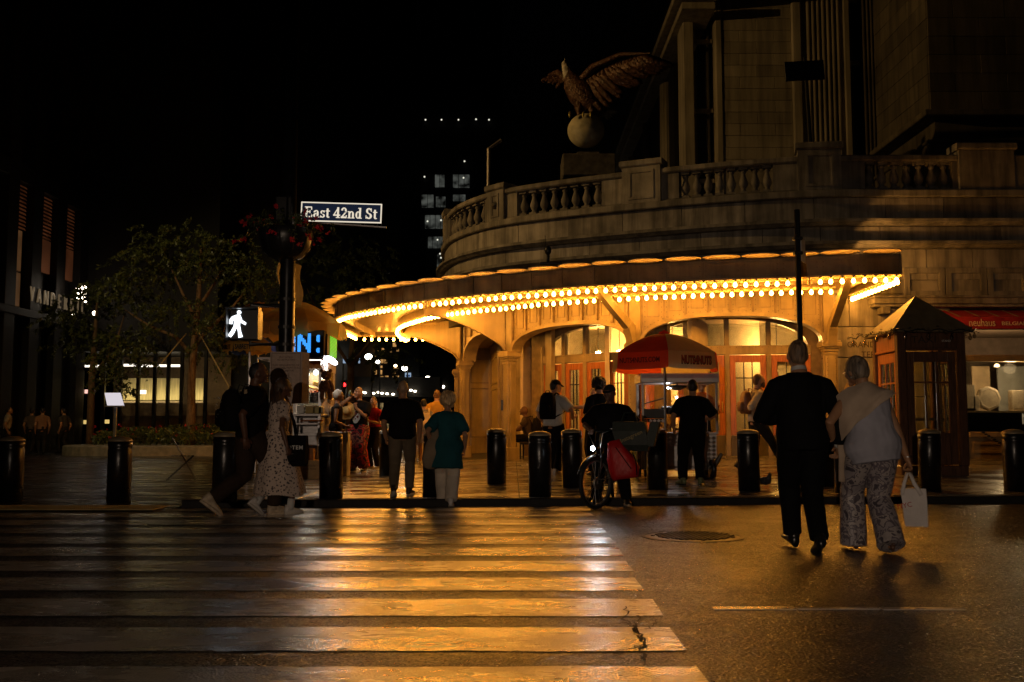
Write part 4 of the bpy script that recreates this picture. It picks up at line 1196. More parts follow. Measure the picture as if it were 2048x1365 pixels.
text('sign_lettering', '1', .10, bpy.data.materials['sign_red'], face_M((.107, .13 - .006, (zs0 + zs1) / 2 - .08), radians(62)), t, .003)
t = thing('terrace_sign', 'dark board on a leaning pole above the stone balustrade', 'sign', (at(1621, 288, 22.2)))
pt = at(1610, 116, 22.2) - t.location
g = Geo(); g.tube([(0, 0, -.1), tuple(pt)], .045, 8, round_=True); obj('pole', g, M_BLACK, t)
g = Geo(); c = (at(1609, 142, 22.1) - t.location); g.box(c, (.90, .03, .46), Matrix.Rotation(radians(-3), 3, 'Y'), .008); obj('board', g, M_BLACK, t)
t = thing('terrace_lamp', 'slim grey lamp post with slanted head standing on the terrace behind the balustrade', 'lamp post', at(976, 372, 27.5))
g = Geo(); a = at(977, 298, 27.5) - t.location; b = at(1003, 281, 27.5) - t.location
g.tube([(0, 0, -.4), tuple(a)], .05, 8); obj('pole', g, M_ALU, t)
g = Geo(); g.tube([tuple(a), tuple(b)], [(.05, .04), (.10, .06)], 8, (0, 1, 0)); obj('lamp_head', g, M_ALU, t)

# ------------------------------------------------------------------ eagle on its globe
ez = 26.2
eg = thing('eagle_statue', 'bronze eagle statue spreading one wing on a pale stone globe', 'statue', at(1172, 300, ez))
M_BRONZE = mat('bronze_feathers', (.10, .05, .027), .38, .2, var=.55, vscale=9, bump=.9, bscale=16, bdist=.05)
M_EHEAD = mat('weathered_white_metal', (.50, .47, .40), .6, var=.45, vscale=14, bump=.4, bscale=50)

def E(px, py, dy=0.0): return at(px, py, ez + dy) - eg.location
g = Geo(); g.smooth = True; g.ball(E(1172, 262), (.50, .50, .46), 24, 16); obj('globe', g, mat('globe_stone', (.50, .46, .30), .75, var=.3, vscale=4, bump=.2, bscale=30), eg)
g = Geo(); c = E(1175, 318); g.box(c + Vector((0, .05, -.30)), (1.4, 1.2, .60), None, .03); g.box(c + Vector((0, .05, .06)), (.62, .62, .14), None, .03); obj('pedestal', g, mat('sooty_stone', (.10, .09, .07), .85, var=.4), eg)  # shade on the pedestal put into its darker stone colour
g = Geo(); g.smooth = True
g.tube([E(1200, 222), E(1180, 205), E(1163, 185), E(1146, 165), E(1138, 148)], [(.20, .24), (.35, .38), (.36, .40), (.26, .30), (.14, .15)], 14, (0, 1, 0), True, True)
for px in (1160, 1185): g.tube([E(px, 200, -.1), E(px - 2, 218, -.15), E(px - 2, 230, -.2)], [.15, .12, .05], 9, (0, 1, 0), True, True)
obj('body', g, M_BRONZE, eg)
g = Geo(); g.smooth = True
g.tube([E(1139, 166), E(1136, 150), E(1132, 136), E(1129, 127)], [(.10, .12), (.13, .14), (.11, .115), (.075, .08)], 12, (0, 1, 0), True, True)
g.tube([E(1130, 130, -.03), E(1129, 122, -.08), E(1130, 117, -.06)], [.05, .03, .008], 8, (0, 1, 0)); obj('head', g, M_EHEAD, eg)
r = random.Random(9)
def feather(g, a, b, w, th=.022):
    d = (b - a); L = d.length; d.normalize(); s_ = d.cross(Vector((0, 1, 0))).normalized(); f = Vector((0, -1, 0))
    pr = [(0, .55), (.25, .95), (.6, 1.0), (.85, .75), (1, .15)]
    L_ = []
    for t_, k in pr: c = a + d * (L * t_); L_.append([c - s_ * w * k, c + f * th, c + s_ * w * k, c - f * th * .4])
    g.rings(L_)
def wing(sg, root, tip, rows, dy):
    # coverts near the leading edge, long flight feathers below
    g = Geo(); g.smooth = True
    for ri, (t0, t1, ln, w, n, off) in enumerate(rows):
        for i in range(n):
            u = t0 + (t1 - t0) * (i + r.uniform(-.2, .2)) / n
            lead = root.lerp(tip, u) + Vector((0, dy * u - .012 * (len(rows) - ri), .16 * sin(pi * min(1, u * 1.05))))
            a = lead + Vector((0, 0, -off * (1 - .35 * u)))
            ang = radians(-62 + 58 * u + r.uniform(-5, 5))
            b = a + Vector((cos(ang) * sg, 0, sin(ang))) * ln * (1 - .12 * u) * r.uniform(.9, 1.08)
            feather(g, a, b, w * (1 - .15 * u))
    return g
rows = [(.06, 1.0, .84, .13, 15, .24), (.03, .97, .64, .13, 15, .16), (.02, .97, .44, .12, 17, .12), (.0, .97, .32, .10, 20, .05)]
obj('wing', wing(1, E(1155, 170, -.1), E(1298, 110, -1.0), rows, -.1), M_BRONZE, eg)
g = Geo(); g.smooth = True; g.tube([E(1152, 172, -.05), E(1185, 135, -.3), E(1240, 110, -.6), E(1300, 107, -1.1)], [.12, .10, .07, .02], 9, (0, 1, 0), True, True); obj('wing_edge', g, M_BRONZE, eg)
g = wing(-1, E(1140, 165, .1), E(1098, 140, .9), [(.3, 1, .35, .08, 6, .12), (.2, 1, .2, .07, 7, .03)], .6); g.tube([E(1140, 165, .1), E(1115, 145, .5), E(1098, 150, .9)], [.1, .09, .04], 8, (0, 1, 0), True, True); obj('wing', g, M_BRONZE, eg)
g = Geo(); g.smooth = True
for i in range(6): feather(g, E(1196, 205, .1 + .03 * i), E(1216 + i * 4, 240 - i * 3, .25 - .05 * i), .055)
obj('tail', g, M_EHEAD, eg)
g = Geo(); g.smooth = True
for px in (1140, 1167, 1182): g.tube([E(px, 226, -.40), E(px - 1, 231, -.47), E(px - 1, 235, -.44)], [.035, .03, .01], 7, (0, 1, 0), True, True)
obj('talon', g, mat('gilded_talon', (.45, .36, .08), .4, .5), eg)
# ------------------------------------------------------------------ signal and sign pole at the corner
PY = 13.75
pp = Vector((X_at(572, PY, 2), PY, .1))
pole = thing('signal_pole', 'thick black street pole with walk signal, posted notice and banners at the kerb', 'pole', pp)
def PL(px, py, dy=0.0): return at(px, py, PY + dy) - pp
g = Geo(); g.smooth = True; g.lathe([(.15, -.05), (.15, .2), (.12, .3), (.108, .4), (.105, 3.0), (.095, 7.2)], (0, 0, 0), 20); obj('shaft', g, M_BOLL, pole)
for py in (600, 655, 690, 470):
    g = Geo(); g.lathe([(.12, -.02), (.122, .02)], (0, 0, PL(572, py).z), 18); obj('clamp_band', g, M_DARKM, pole)
g = Geo(); g.box(PL(570, 420), (.24, .2, .36), None, .02); obj('junction_box', g, M_BLACK, pole)
# walk signal
a = PL(492, 651, -.15)
g = Geo(); g.box(a, (.42, .18, .43), None, .02); sg_ = obj('walk_signal', g, M_BLACK, pole)
g = Geo()
for q in ((0, .215, .45, .03), ): g.box(a + Vector((0, -.16, q[1])), (q[2], .2, .018))
for s_ in (-1, 1): g.box(a + Vector((.215 * s_, -.15, 0)), (.018, .16, .43))
obj('visor', g, M_BLACK, sg_)
M_WALK = emit('walk_symbol_glow', (.86, .93, 1.0), 2.6)
g = Geo()
wx, wz = a.x - .095, a.z + .005
def sh(poly): g.prism([(wx + x * .0031, wz + z * .0031) for x, z in poly], .012, None, (0, a.y - .108, 0))
sh([(8 + 9 * cos(q * pi / 6), 52 + 9 * sin(q * pi / 6)) for q in range(12)])
sh([(-22, 34), (0, 42), (14, 40), (16, 30), (12, -8), (-14, -8), (-12, 22), (-18, 16), (-22, 0), (-34, 2), (-32, 22)])
sh([(14, 38), (22, 18), (40, 6), (36, -4), (14, 8), (10, 20)])
sh([(-14, -8), (2, -8), (-14, -42), (-26, -58), (-40, -50), (-26, -32)])
sh([(0, -8), (13, -8), (18, -34), (26, -56), (8, -60), (6, -38)])
obj('walk_symbol', g, M_WALK, sg_)
for py in (613, 690):
    g = Geo(); z = PL(570, py).z; g.tube([(0, -.02, z), (a.x + .05, a.y + .05, z), (a.x + .05, a.y + .05, a.z)], .035, 8); obj('signal_arm', g, M_BLACK, pole)
# notice board
M_NOTICE = mat('sun_bleached_notice_board', (.44, .33, .26), .6, var=.12, vscale=30)
M_INK = mat('faded_brown_ink', (.09, .05, .035), .7)
p0, p1 = PL(541, 704, -.16), PL(603, 808, -.16)
nb = obj('notice_board', Geo().bb(p0.x, p1.x, p0.y - .012, p0.y, p1.z, p0.z, .004), M_NOTICE, pole)
g = Geo(); g.box(((p1.x + .035), p0.y + .05, (p0.z + p1.z) / 2), (.012, .14, (p0.z - p1.z) - .01), Matrix.Rotation(radians(-30), 3, 'Z')); obj('notice_return', g, M_NOTICE, nb)
g = Geo(); e = .02
for q in ((p0.x + e, p1.x - e, p0.z - e - .005, p0.z - e), (p0.x + e, p0.x + e + .005, p1.z + e, p0.z - e), (p1.x - e - .005, p1.x - e, p1.z + e, p0.z - e)): g.bb(q[0], q[1], p0.y - .014, p0.y - .012, q[2], q[3])
obj('border_line', g, M_INK, nb)
mx = (p0.x + p1.x) / 2
for i, (s, body) in enumerate(((.034, 'POST NO BILLS'), (.034, 'NO OBSTRUCTIONS'), (0, ''), (.036, 'PLANS BEEN SUBMITTED FOR'), (.036, 'CONDITIONAL PERMIT OF ALL'), (.036, 'STREET VENDORS'))):
    if body: text('notice_lettering', body, s, M_INK, face_M((mx, p0.y - .0135, p0.z - .075 - i * .037)), nb, .001, sx=.78)
g = Geo(); r = random.Random(2)
pts = [(.30, .62), (.36, .60), (.40, .58), (.42, .50), (.40, .40), (.44, .33), (.50, .26), (.56, .2), (.62, .16), (.70, .12)]
def mapline(pts, w=.0022):
    P = [Vector((p0.x + (p1.x - p0.x) * x, p0.y - .0135, p1.z + (p0.z - p1.z) * z)) for x, z in pts]
    for a_, b_ in zip(P, P[1:]):
        d = (b_ - a_).normalized(); n = Vector((-d.z, 0, d.x)) * w
        g.add([a_ - n, a_ + n, b_ + n, b_ - n], [(0, 1, 2, 3)])
mapline(pts); mapline([(.42, .6), (.55, .64), (.60, .5), (.66, .5), (.68, .34)]); mapline([(.28, .66), (.5, .68)]); mapline([(.6, .6), (.6, .18), (.66, .12)])
obj('map_drawing', g, M_INK, nb)
# banners seen edge on, cable conduit
M_BAN = mat('banner_cloth', (.50, .40, .24), .8, bump=.2, bscale=8)
for px, w, ang in ((584, .34, 80), (557, .26, 97)):
    g = Geo(); za, zb = PL(px, 524).z, PL(px, 606).z; c = PL(px, 560)
    M = Matrix.Rotation(radians(ang), 3, 'Z')
    L_ = []
    for i in range(9):
        z = za + (zb - za) * i / 8; wv = .03 * sin(i * .8)
        L_.append([Vector((c.x, .02, z)) + M @ Vector((x_, wv + y_, 0)) for x_, y_ in ((0, 0), (w, 0), (w, .006), (0, .006))])
    g.rings(L_); obj('banner', g, M_BAN, pole)
g = Geo(); g.tube([PL(583, 606), PL(583, 700)], .02, 7); obj('conduit', g, M_FRAME, pole)
# street name sign
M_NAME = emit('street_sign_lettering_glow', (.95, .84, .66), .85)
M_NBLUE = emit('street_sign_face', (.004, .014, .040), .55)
ns = thing('street_name_sign', 'green and blue street name sign reading East 42nd St', 'sign', pp + PL(683, 426, -.1))
til = radians(-1.7); R = Matrix.Rotation(til, 3, 'Y').inverted()
W, H = 1.135, .285
g = Geo(); g.box((0, 0, 0), (W, .03, H), R, .008); obj('sign_body', g, M_BLACK, ns)
g = Geo(); g.box((0, -.016, 0), (W - .01, .004, H - .01), R); obj('sign_border', g, M_NAME, ns)
g = Geo(); g.box((0, -.020, 0), (W - .045, .006, H - .045), R); obj('sign_face', g, M_NBLUE, ns)
# the name in heavy serif letters, drawn as outlines (unit: cap height 1)
def glyph_polys(ch):
    P = []
    def bar(x0, z0, x1, z1): P.append([(x0, z0), (x1, z0), (x1, z1), (x0, z1)])
    def arc(cx, cz, rx, rz, a0, a1, w0, w1=None, n=14):
        w1 = w0 if w1 is None else w1
        o_, i_ = [], []
        for k in range(n + 1):
            t = k / n; a = radians(a0 + (a1 - a0) * t)
            # heavy on the sides, light on top and bottom
            w = w1 + (w0 - w1) * abs(cos(a))
            o_.append((cx + cos(a) * rx, cz + sin(a) * rz)); i_.append((cx + cos(a) * (rx - w), cz + sin(a) * (rz - w * .8)))
        for k in range(n): P.append([o_[k], o_[k + 1], i_[k + 1], i_[k]])
    x = .66
    if ch == 'E':
        bar(.1, 0, .30, 1); bar(0, 0, .42, .08); bar(0, .92, .42, 1); bar(.30, .90, .70, 1); bar(.62, .70, .72, .9); bar(.30, .47, .52, .56); bar(.48, .38, .56, .65); bar(.30, 0, .74, .10); bar(.66, .10, .77, .32); adv = .86
    elif ch == 'a':
        bar(.34, .0, .52, .50); arc(.28, .46, .24, .22, 10, 165, .17, .09); bar(.03, .46, .18, .58); arc(.24, .19, .24, .20, 70, 300, .17, .10); bar(.50, 0, .62, .08); adv = .66
    elif ch == 's':
        arc(.26, .50, .22, .17, 20, 250, .15, .10); arc(.26, .17, .24, .18, -160, 90, .16, .10); bar(.38, .48, .46, .66); bar(.03, .0, .10, .2); adv = .56
    elif ch == 't':
        bar(.10, .1, .28, .86); bar(0, .58, .42, .67); arc(.27, .14, .17, .15, 180, 330, .17, .09); adv = .46
    elif ch == '4':
        P.append([(.0, .26), (.12, .26), (.46, .86), (.46, 1.0)]); bar(.0, .20, .70, .32); bar(.38, 0, .57, 1.0); bar(.28, 0, .68, .07); adv = .74
    elif ch == '2':
        arc(.32, .70, .28, .30, -20, 175, .19, .11); P.append([(.04, .10), (.22, .10), (.58, .58), (.40, .52)]); bar(.02, 0, .60, .15); bar(.52, .12, .62, .28); adv = .70
    elif ch == 'n':
        bar(.08, 0, .26, .62); bar(0, .58, .2, .66); bar(0, 0, .34, .07); arc(.38, .40, .24, .27, 0, 150, .18, .10); bar(.44, 0, .62, .42); bar(.38, 0, .70, .07); adv = .76
    elif ch == 'd':
        bar(.38, .0, .56, 1.0); bar(.28, .93, .5, 1.0); arc(.28, .33, .26, .34, 0, 360, .17, .10, 22); bar(.5, 0, .66, .07); adv = .72
    elif ch == 'S':
        arc(.33, .74, .29, .27, 25, 265, .20, .12); arc(.33, .26, .31, .27, -150, 95, .21, .12); bar(.52, .68, .60, .98); bar(.02, .02, .10, .32); adv = .74
    else: adv = .30
    return P, adv
def serif_text(name, body, cap, m, M, parent, d=.004, sx=1.0):
    g = Geo(); x = 0; polys = []
    for ch in body:
        P, adv = glyph_polys(ch)
        polys += [[(x + a, b) for a, b in p] for p in P]; x += adv
    for k, p in enumerate(polys):
        q = [((a - x / 2) * cap * sx, (b - .5) * cap) for a, b in p]
        g.prism(q, d, None, (0, -d + (k % 5) * .0002, 0))
    g.v = [tuple(M @ Vector(v)) for v in g.v]
    return obj(name, g, m, parent)
serif_text('sign_lettering', 'East 42nd St', .150, M_NAME, Matrix.Translation((0, -.024, -.005)) @ R.to_4x4(), ns, .004, .93)
g = Geo(); c0, c1 = PL(600, 440, -.1) - PL(683, 426, -.1), PL(772, 451, -.1) - PL(683, 426, -.1)
g.tube([c0 + Vector((-.16, .06, .0)), c1 + Vector((0, .06, -.02))], .018, 7); g.box(c0 + Vector((-.1, .05, -.01)), (.2, .05, .12), None, .01); obj('sign_bracket', g, M_ALU, ns)
# hanging flower basket
fb = thing('flower_basket', 'black hanging basket of trailing red flowers round the signal pole', 'flower basket', pp + PL(572, 470))
g = Geo(); g.smooth = True; g.lathe([(.10, -.36), (.22, -.33), (.33, -.22), (.375, -.08), (.385, .05), (.37, .07), (.30, .04)], (0, 0, 0), 26, True); obj('bowl', g, M_BLACK, fb)
g = Geo()
for i in range(12):
    q = 2 * pi * i / 12; g.tube([(cos(q) * r_, sin(q) * r_, z) for r_, z in ((.39, .05), (.375, -.1), (.32, -.25), (.12, -.37))], .008, 5)
obj('basket_rib', g, M_DARKM, fb)
r = random.Random(11)
M_LEAF = mat('leaf_green', (.05, .072, .015), .45, var=.55, vscale=5, col2=(.085, .10, .022))
M_RED = mat('red_petals', (.70, .022, .035), .6, var=.25)
lf, fl = Geo(), Geo()
def leaf(g, c, s, r, droop=0.0):
    u = Vector((r.uniform(-1, 1), r.uniform(-1, 1), r.uniform(-1, .6) - droop)).normalized() * s
    w = u.orthogonal().normalized(); w = (Matrix.Rotation(r.uniform(0, 6.28), 3, u) @ w) * s * .36
    g.add([c - u, c + w, c + u, c - w], [(0, 1, 2, 3)])
sprigs = []
for i in range(52):
    q = r.uniform(0, 2 * pi); rr = r.uniform(.38, .80); z1 = r.uniform(-.30, .28) if rr > .48 else r.uniform(.02, .28)
    a_, b_ = Vector((cos(q) * .26, sin(q) * .26, .05)), Vector((cos(q) * rr, sin(q) * rr * .8, z1))
    mid = (a_ + b_) / 2 + Vector((0, 0, .12))
    for k in range(16):
        t_ = k / 15; c = a_ * (1 - t_) ** 2 + mid * 2 * t_ * (1 - t_) + b_ * t_ ** 2
        for _ in range(2): leaf(lf, c + Vector((r.uniform(-.05, .05), r.uniform(-.05, .05), r.uniform(-.05, .05))), .028, r, .3)
    if i % 5 != 4: sprigs.append(b_)
for b_ in sprigs:
    for _ in range(r.randint(1, 2)):
        c0 = b_ + Vector((r.uniform(-.06, .06), r.uniform(-.06, .06), r.uniform(-.05, .06)))
        for k in range(7):
            c = c0 + Vector((r.uniform(-.028, .028), r.uniform(-.028, .028), r.uniform(-.024, .024)))
            leaf(fl, c, .030, r); leaf(fl, c, .028, r)
obj('foliage', lf, M_LEAF, fb); obj('blossom', fl, M_RED, fb)

# ------------------------------------------------------------------ planted island, trees, info panel, chair
IY = 34.6
g = Geo(); g.smooth = False
def isl(k, z):
    P = []
    cx, cy, ax, ay = -11.4, 37.0, 4.9 * k, 2.55 * k
    for i in range(44):
        q = 2 * pi * i / 44; P.append(Vector((cx + ax * math.copysign(abs(cos(q)) ** .7, cos(q)), cy + ay * math.copysign(abs(sin(q)) ** .7, sin(q)), z)))
    return P
g.rings([isl(1, .05), isl(1, .40), isl(.985, .44), isl(.86, .46), isl(.85, .40)])
isl_o = obj('planter_island', g, mat('planter_concrete', (.26, .23, .18), .5, var=.25, bump=.25, bscale=40)); tag(isl_o, 'long rounded concrete planter island on the dark plaza', 'planter')
r = random.Random(21)
lf, fl = Geo(), Geo()
for i in range(5200):
    q = r.uniform(0, 2 * pi); k = sqrt(r.random()) * .84
    p = Vector((-11.4 + 4.9 * k * cos(q), 37 + 2.5 * k * sin(q), 0)); h = .45 + (.75 + .3 * noise.noise(p * .8)) * r.random() ** .7 * (1.1 - k * .6)
    leaf(lf, Vector((p.x, p.y, h)), .085, r)
for i in range(46):
    q = r.uniform(pi, 2 * pi); k = r.uniform(.3, .84)
    c = Vector((-11.4 + 4.9 * k * cos(q), 37 + 2.5 * k * sin(q), r.uniform(.7, 1.2)))
    for _ in range(6): leaf(fl, c + Vector((r.uniform(-.05, .05), -.05, r.uniform(-.05, .05))), .04, r)
o = obj('planting', lf, M_LEAF); tag(o, 'low leafy bedding plants filling the planter island', 'plants', None, 'stuff')
o = obj('bedding_flowers', fl, M_RED); tag(o, 'scattered red blossoms among the island plants', 'flowers', None, 'stuff')
M_BARK = mat('bark', (.20, .12, .06), .85, var=.35, vscale=6, bump=.6, bscale=20, stretch=(4, 4, 1))
def tree(base, trunk, limbs, blobs, nleaf, label, seed, leafs=.10, m=M_LEAF):
    t = thing('tree', label, 'tree', base)
    r = random.Random(seed)
    g = Geo(); g.smooth = True; g.tube(trunk[0], trunk[1], 10); obj('trunk', g, M_BARK, t)
    for pts, rad in limbs:
        g = Geo(); g.smooth = True; g.tube(pts, rad, 8); obj('limb', g, M_BARK, t)
    vs, fs = [], []
    tot = sum(b[1][0] * b[1][1] * b[1][2] for b in blobs)
    g = Geo()
    for c, rd in blobs:
        n = int(nleaf * rd[0] * rd[1] * rd[2] / tot); c = Vector(c)
        ncl = max(6, n // 26)
        for _ in range(ncl):
            while True:
                v = Vector((r.uniform(-1, 1), r.uniform(-1, 1), r.uniform(-1, 1)))
                if .2 < v.length < 1: break
            v = v * (.62 + .38 * v.length)
            p = c + Vector((v.x * rd[0], v.y * rd[1], v.z * rd[2]))
            # a drooping pinnate spray
            d = Vector((v.x + r.uniform(-.5, .5), v.y + r.uniform(-.5, .5), -.35 + r.uniform(-.4, .4))).normalized()
            L = r.uniform(.35, .65)
            for k in range(26):
                u = k / 25; q = p + d * (L * u) + Vector((0, 0, -.22 * u * u * L)) + Vector((r.uniform(-1, 1), r.uniform(-1, 1), r.uniform(-1, 1))) * .06
                leaf(g, q, leafs * r.uniform(.5, 1), r, .3)
    obj('crown', g, m, t)
    return t
tb = Vector((X_at(380, 36.5, 1), 36.5, .42))
tree(tb, ([(0, 0, 0), (.02, 0, 1.2), (-.02, .05, 2.6), (.06, 0, 3.6), (.14, .1, 5.2), (.2, .1, 7.4)], [.20, .165, .15, .135, .10, .05]),
     [([(0, 0, 3.3), (-.7, .2, 4.0), (-1.7, .3, 4.4), (-2.6, .2, 5.0)], [.09, .07, .05, .02]), ([(.05, 0, 3.6), (.7, -.2, 4.3), (1.5, -.3, 5.0), (2.1, -.3, 5.8)], [.09, .07, .05, .02]),
      ([(.1, 0, 4.6), (-.5, .3, 5.6), (-1.1, .4, 6.8)], [.08, .05, .02]), ([(.15, 0, 5.0), (.7, .2, 6.0), (1.2, .2, 7.0)], [.07, .05, .02])],
     [((-2.7, .2, 5.9), (1.2, 1.1, 1.0)), ((-1.4, 0, 7.0), (1.2, 1.2, 1.2)), ((0, .2, 7.3), (1.3, 1.3, 1.2)), ((1.3, 0, 7.0), (1.2, 1.2, 1.1)), ((2.3, -.2, 6.0), (1.0, 1.0, 1.2)), ((2.6, 0, 4.6), (.8, .9, .8)), ((-2.2, 0, 3.7), (1.1, 1, 1.0)), ((-.6, -.4, 4.9), (1.1, 1, .8)), ((1.0, -.5, 4.6), (.9, .9, .8)), ((1.6, 0, 3.4), (.8, .8, .9)), ((-3.3, .3, 2.9), (.8, .9, .7)), ((.4, -.3, 3.6), (.5, .7, .5))],
     15500, 'slender locust tree with feathery crown rising from the planter island', 31)
tree(Vector((X_at(180, 40, 1), 40, .1)), ([(0, 0, 0), (0, 0, 3), (.1, 0, 6)], [.16, .13, .05]), [([(0, 0, 3), (.8, .2, 4.2), (1.2, .1, 5.6)], [.07, .05, .02])],
     [((-.8, 0, 5.2), (1.5, 1.2, 1.3)), ((.8, 0, 4.2), (1.3, 1.1, 1.0)), ((.4, 0, 6.5), (1.2, 1.1, 1.1)), ((.9, -.2, 2.8), (1.0, .9, .6))], 4200, 'dim leafy tree before the corner of the dark glass building', 32, .12)
tree(Vector((X_at(700, 50, 1), 50, .1)), ([(0, 0, 0), (0, 0, 4), (.2, 0, 8)], [.22, .17, .06]), [([(0, 0, 4), (1.4, .2, 6), (2, .1, 8)], [.1, .07, .02]), ([(0, 0, 4), (-1.4, .2, 6), (-2.3, .1, 8)], [.1, .07, .02])],
     [((-1.8, 0, 7.2), (2.0, 1.6, 1.6)), ((1.5, 0, 6.6), (1.9, 1.5, 1.5)), ((.2, 0, 9.2), (2.2, 1.6, 1.6)), ((1.6, 0, 4.6), (1.7, 1.4, 1.0)), ((-1.9, .2, 10.2), (1.6, 1.4, 1.4))], 6500, 'dark street tree behind the street name sign', 33, .17)
for k, (px0, py0, px1, py1) in enumerate(((392, 655, 460, 778), (372, 668, 322, 728))):
    a_, b_ = at(px0, py0, 36.3), at(px1, py1, 34.5)
    g = Geo(); g.tube([a_, b_], .022, 5); tag(obj('guy_wire', g, mat('guy_wire_straw', (.45, .34, .15), .7) if k == 0 else bpy.data.materials['guy_wire_straw']), ['pale guy wire running from the tree trunk down towards the backpack man', 'pale guy wire running from the tree trunk down towards the lit windows'][k], 'guy wire', 'guy wires of the island tree')
t = thing('info_panel', 'slanted white illuminated information panel on a short post by the plants', 'info panel', (X_at(228, 34, 1), 34, .09))
g = Geo(); zc = Z_at(800, 34) - .09; R2 = Matrix.Rotation(radians(-35), 3, 'X') @ Matrix.Rotation(0, 3, 'Z')
L_ = [at(209, 786, 34.15) - t.location, at(241, 786, 34.15) - t.location, at(248, 810, 33.8) - t.location, at(214, 810, 33.8) - t.location]
g.rings([[p + Vector((0, .04, -.04)) for p in L_], L_]); obj('panel_face', g, emit('info_panel_glow', (.80, .74, .80), .85), t)
g = Geo(); g.box((0.02, .04, (zc) / 2), (.10, .08, zc - .1), None, .01); g.box((.05, -.16, zc - .22), (.66, .03, .05)); obj('post', g, M_ALU, t)
cy = 18.9
t = thing('folding_chair', 'thin black folding chair frame on the wet dark plaza', 'chair', (X_at(362, cy, .1), cy, .09), radians(18))
g = Geo()
for y in (-.19, .19):
    g.tube([(-.26, y, 0), (.22, y, .46)], .011, 6); g.tube([(.27, y, 0), (-.19, y, .82)], .011, 6)
obj('leg_frame', g, M_DARKM, t)
g = Geo()
for i in range(6): g.box((-.16 + i * .072, 0, .455), (.05, .42, .012))
obj('seat_slat', g, M_DARKM, t)
g = Geo(); g.box((-.17, 0, .78), (.012, .40, .07)); g.box((-.12, 0, .68), (.012, .40, .04)); obj('back_slat', g, M_DARKM, t)

# ------------------------------------------------------------------ dark glass building at the side of the plaza
vb = thing('office_building', 'dark corner office building with blinds behind tall windows and raised lettering', 'building')
BX = -20.0
def bpx(px): return BX * FPX / (px - CX)
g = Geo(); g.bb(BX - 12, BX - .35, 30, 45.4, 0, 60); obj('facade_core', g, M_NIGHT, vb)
M_BLIND = emit('lit_window_blind', (.85, .26, .09), .030, .5, 1.2); M_BLIND.node_tree.nodes['Principled BSDF'].inputs['Base Color'].default_value = (.25, .12, .07, 1)
M_PANEL = emit('lit_window_shade', (.90, .42, .16), .060, .25, 3); M_PANEL.node_tree.nodes['Principled BSDF'].inputs['Base Color'].default_value = (.3, .2, .12, 1)  # stone panels given a faint glow in place of light on them
def zz(py, px): return CAMH + (855 - py) * bpx(px) / FPX
cols = [(14, 45), (70, 97), (120, 143)]
for i, (a_, b_) in enumerate(cols):
    y0, y1 = bpx(a_), bpx(b_)
    ztop = zz(352, 14); zmid = zz(447, 14)
    g = Geo(); g.bb(BX - .3, BX - .22, y0, y1, zz(610, 14) if i == 0 else zz(520, 14), ztop); obj('window_pane', g, M_NIGHT, vb)
    nb_ = 12
    for k in range(nb_):
        z = zmid + (ztop - zmid) * k / nb_
        g = Geo(); g.box((BX - .16, (y0 + y1) / 2, z + .07), (.10, y1 - y0 - .02, .018), Matrix.Rotation(radians(58), 3, 'Y')); g2 = obj('blind_slat', g, M_BLIND, vb)
    if i == 0:
        for za, zb in ((zz(535, 14), zz(449, 14)), (zz(608, 14), zz(537, 14))):
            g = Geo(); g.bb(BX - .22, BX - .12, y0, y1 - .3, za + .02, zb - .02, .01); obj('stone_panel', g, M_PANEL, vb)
    elif i < 4:
        g = Geo(); g.bb(BX - .22, BX - .14, y0, y1, zz(520, 14), zmid - .03); obj('lower_blind', g, M_BLIND, vb)
ys = [36.0] + [bpx(c) for c in (7, 58, 108, 154)]
for y in ys:
    g = Geo(); g.bb(BX - .35, BX + .12, y - .42, y + .42, 0.05, 22, .02); obj('pier', g, M_NIGHT, vb)
g = Geo(); g.bb(BX - .35, BX + .2, 36, 45.9, zz(628, 14), zz(612, 14), .02); obj('sign_ledge', g, M_NIGHT, vb)
g = Geo(); g.bb(BX - .35, BX + .1, 36, 45.9, ztop + .02, ztop + .7, .02); obj('spandrel', g, M_NIGHT, vb)
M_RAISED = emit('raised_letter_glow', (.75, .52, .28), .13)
for k_, ch in enumerate('VANDERBILT'):
    text('raised_letter', ch, .86, M_RAISED, face_M((BX + .16, 40.85 + .62 * k_ - (.1 if k_ > 7 else 0), zz(589, 50)), pi / 2), vb, .03, sx=.62)
# lit ground floor windows facing the street
lob = thing('lobby_building', 'dark building with tall lit glazed lobby and pale curtains behind the trees', 'building')
LY = 46.2
def LX(px, d=0): return X_at(px, LY + d, 2)
def LZ(py): return Z_at(py, LY)
g = Geo(); g.bb(LX(160), LX(560), LY + 4, LY + 20, 0, 40); g.bb(LX(160), LX(430), LY, LY + 4, LZ(725) + .5, 40); obj('facade_core', g, M_NIGHT, lob)
M_CURT = mat('lobby_curtain', (.52, .44, .22), .8, var=.3, vscale=2, stretch=(14, 1, .6), bump=.3, bscale=6)
for i, (a_, b_) in enumerate(((242, 273), (277, 306), (310, 334), (338, 361), (390, 410))):
    g = Geo(); g.bb(LX(a_, 2.2), LX(b_, 2.2), LY + 2.2, LY + 2.3, Z_at(801, LY + 2.2), Z_at(757, LY + 2.2)); obj('curtain', g, M_CURT, lob)
    g = Geo(); g.bb(LX(a_, 2), LX(b_, 2), LY + 2.0, LY + 2.1, Z_at(832, LY + 2), Z_at(803, LY + 2)); obj('counter_panel', g, M_FRAME, lob)
g = Geo(); g.bb(LX(162), LX(415), LY + 3.7, LY + 3.8, 0, LZ(700)); obj('lobby_wall', g, mat('lobby_wall_brown', (.22, .15, .08), .8), lob)
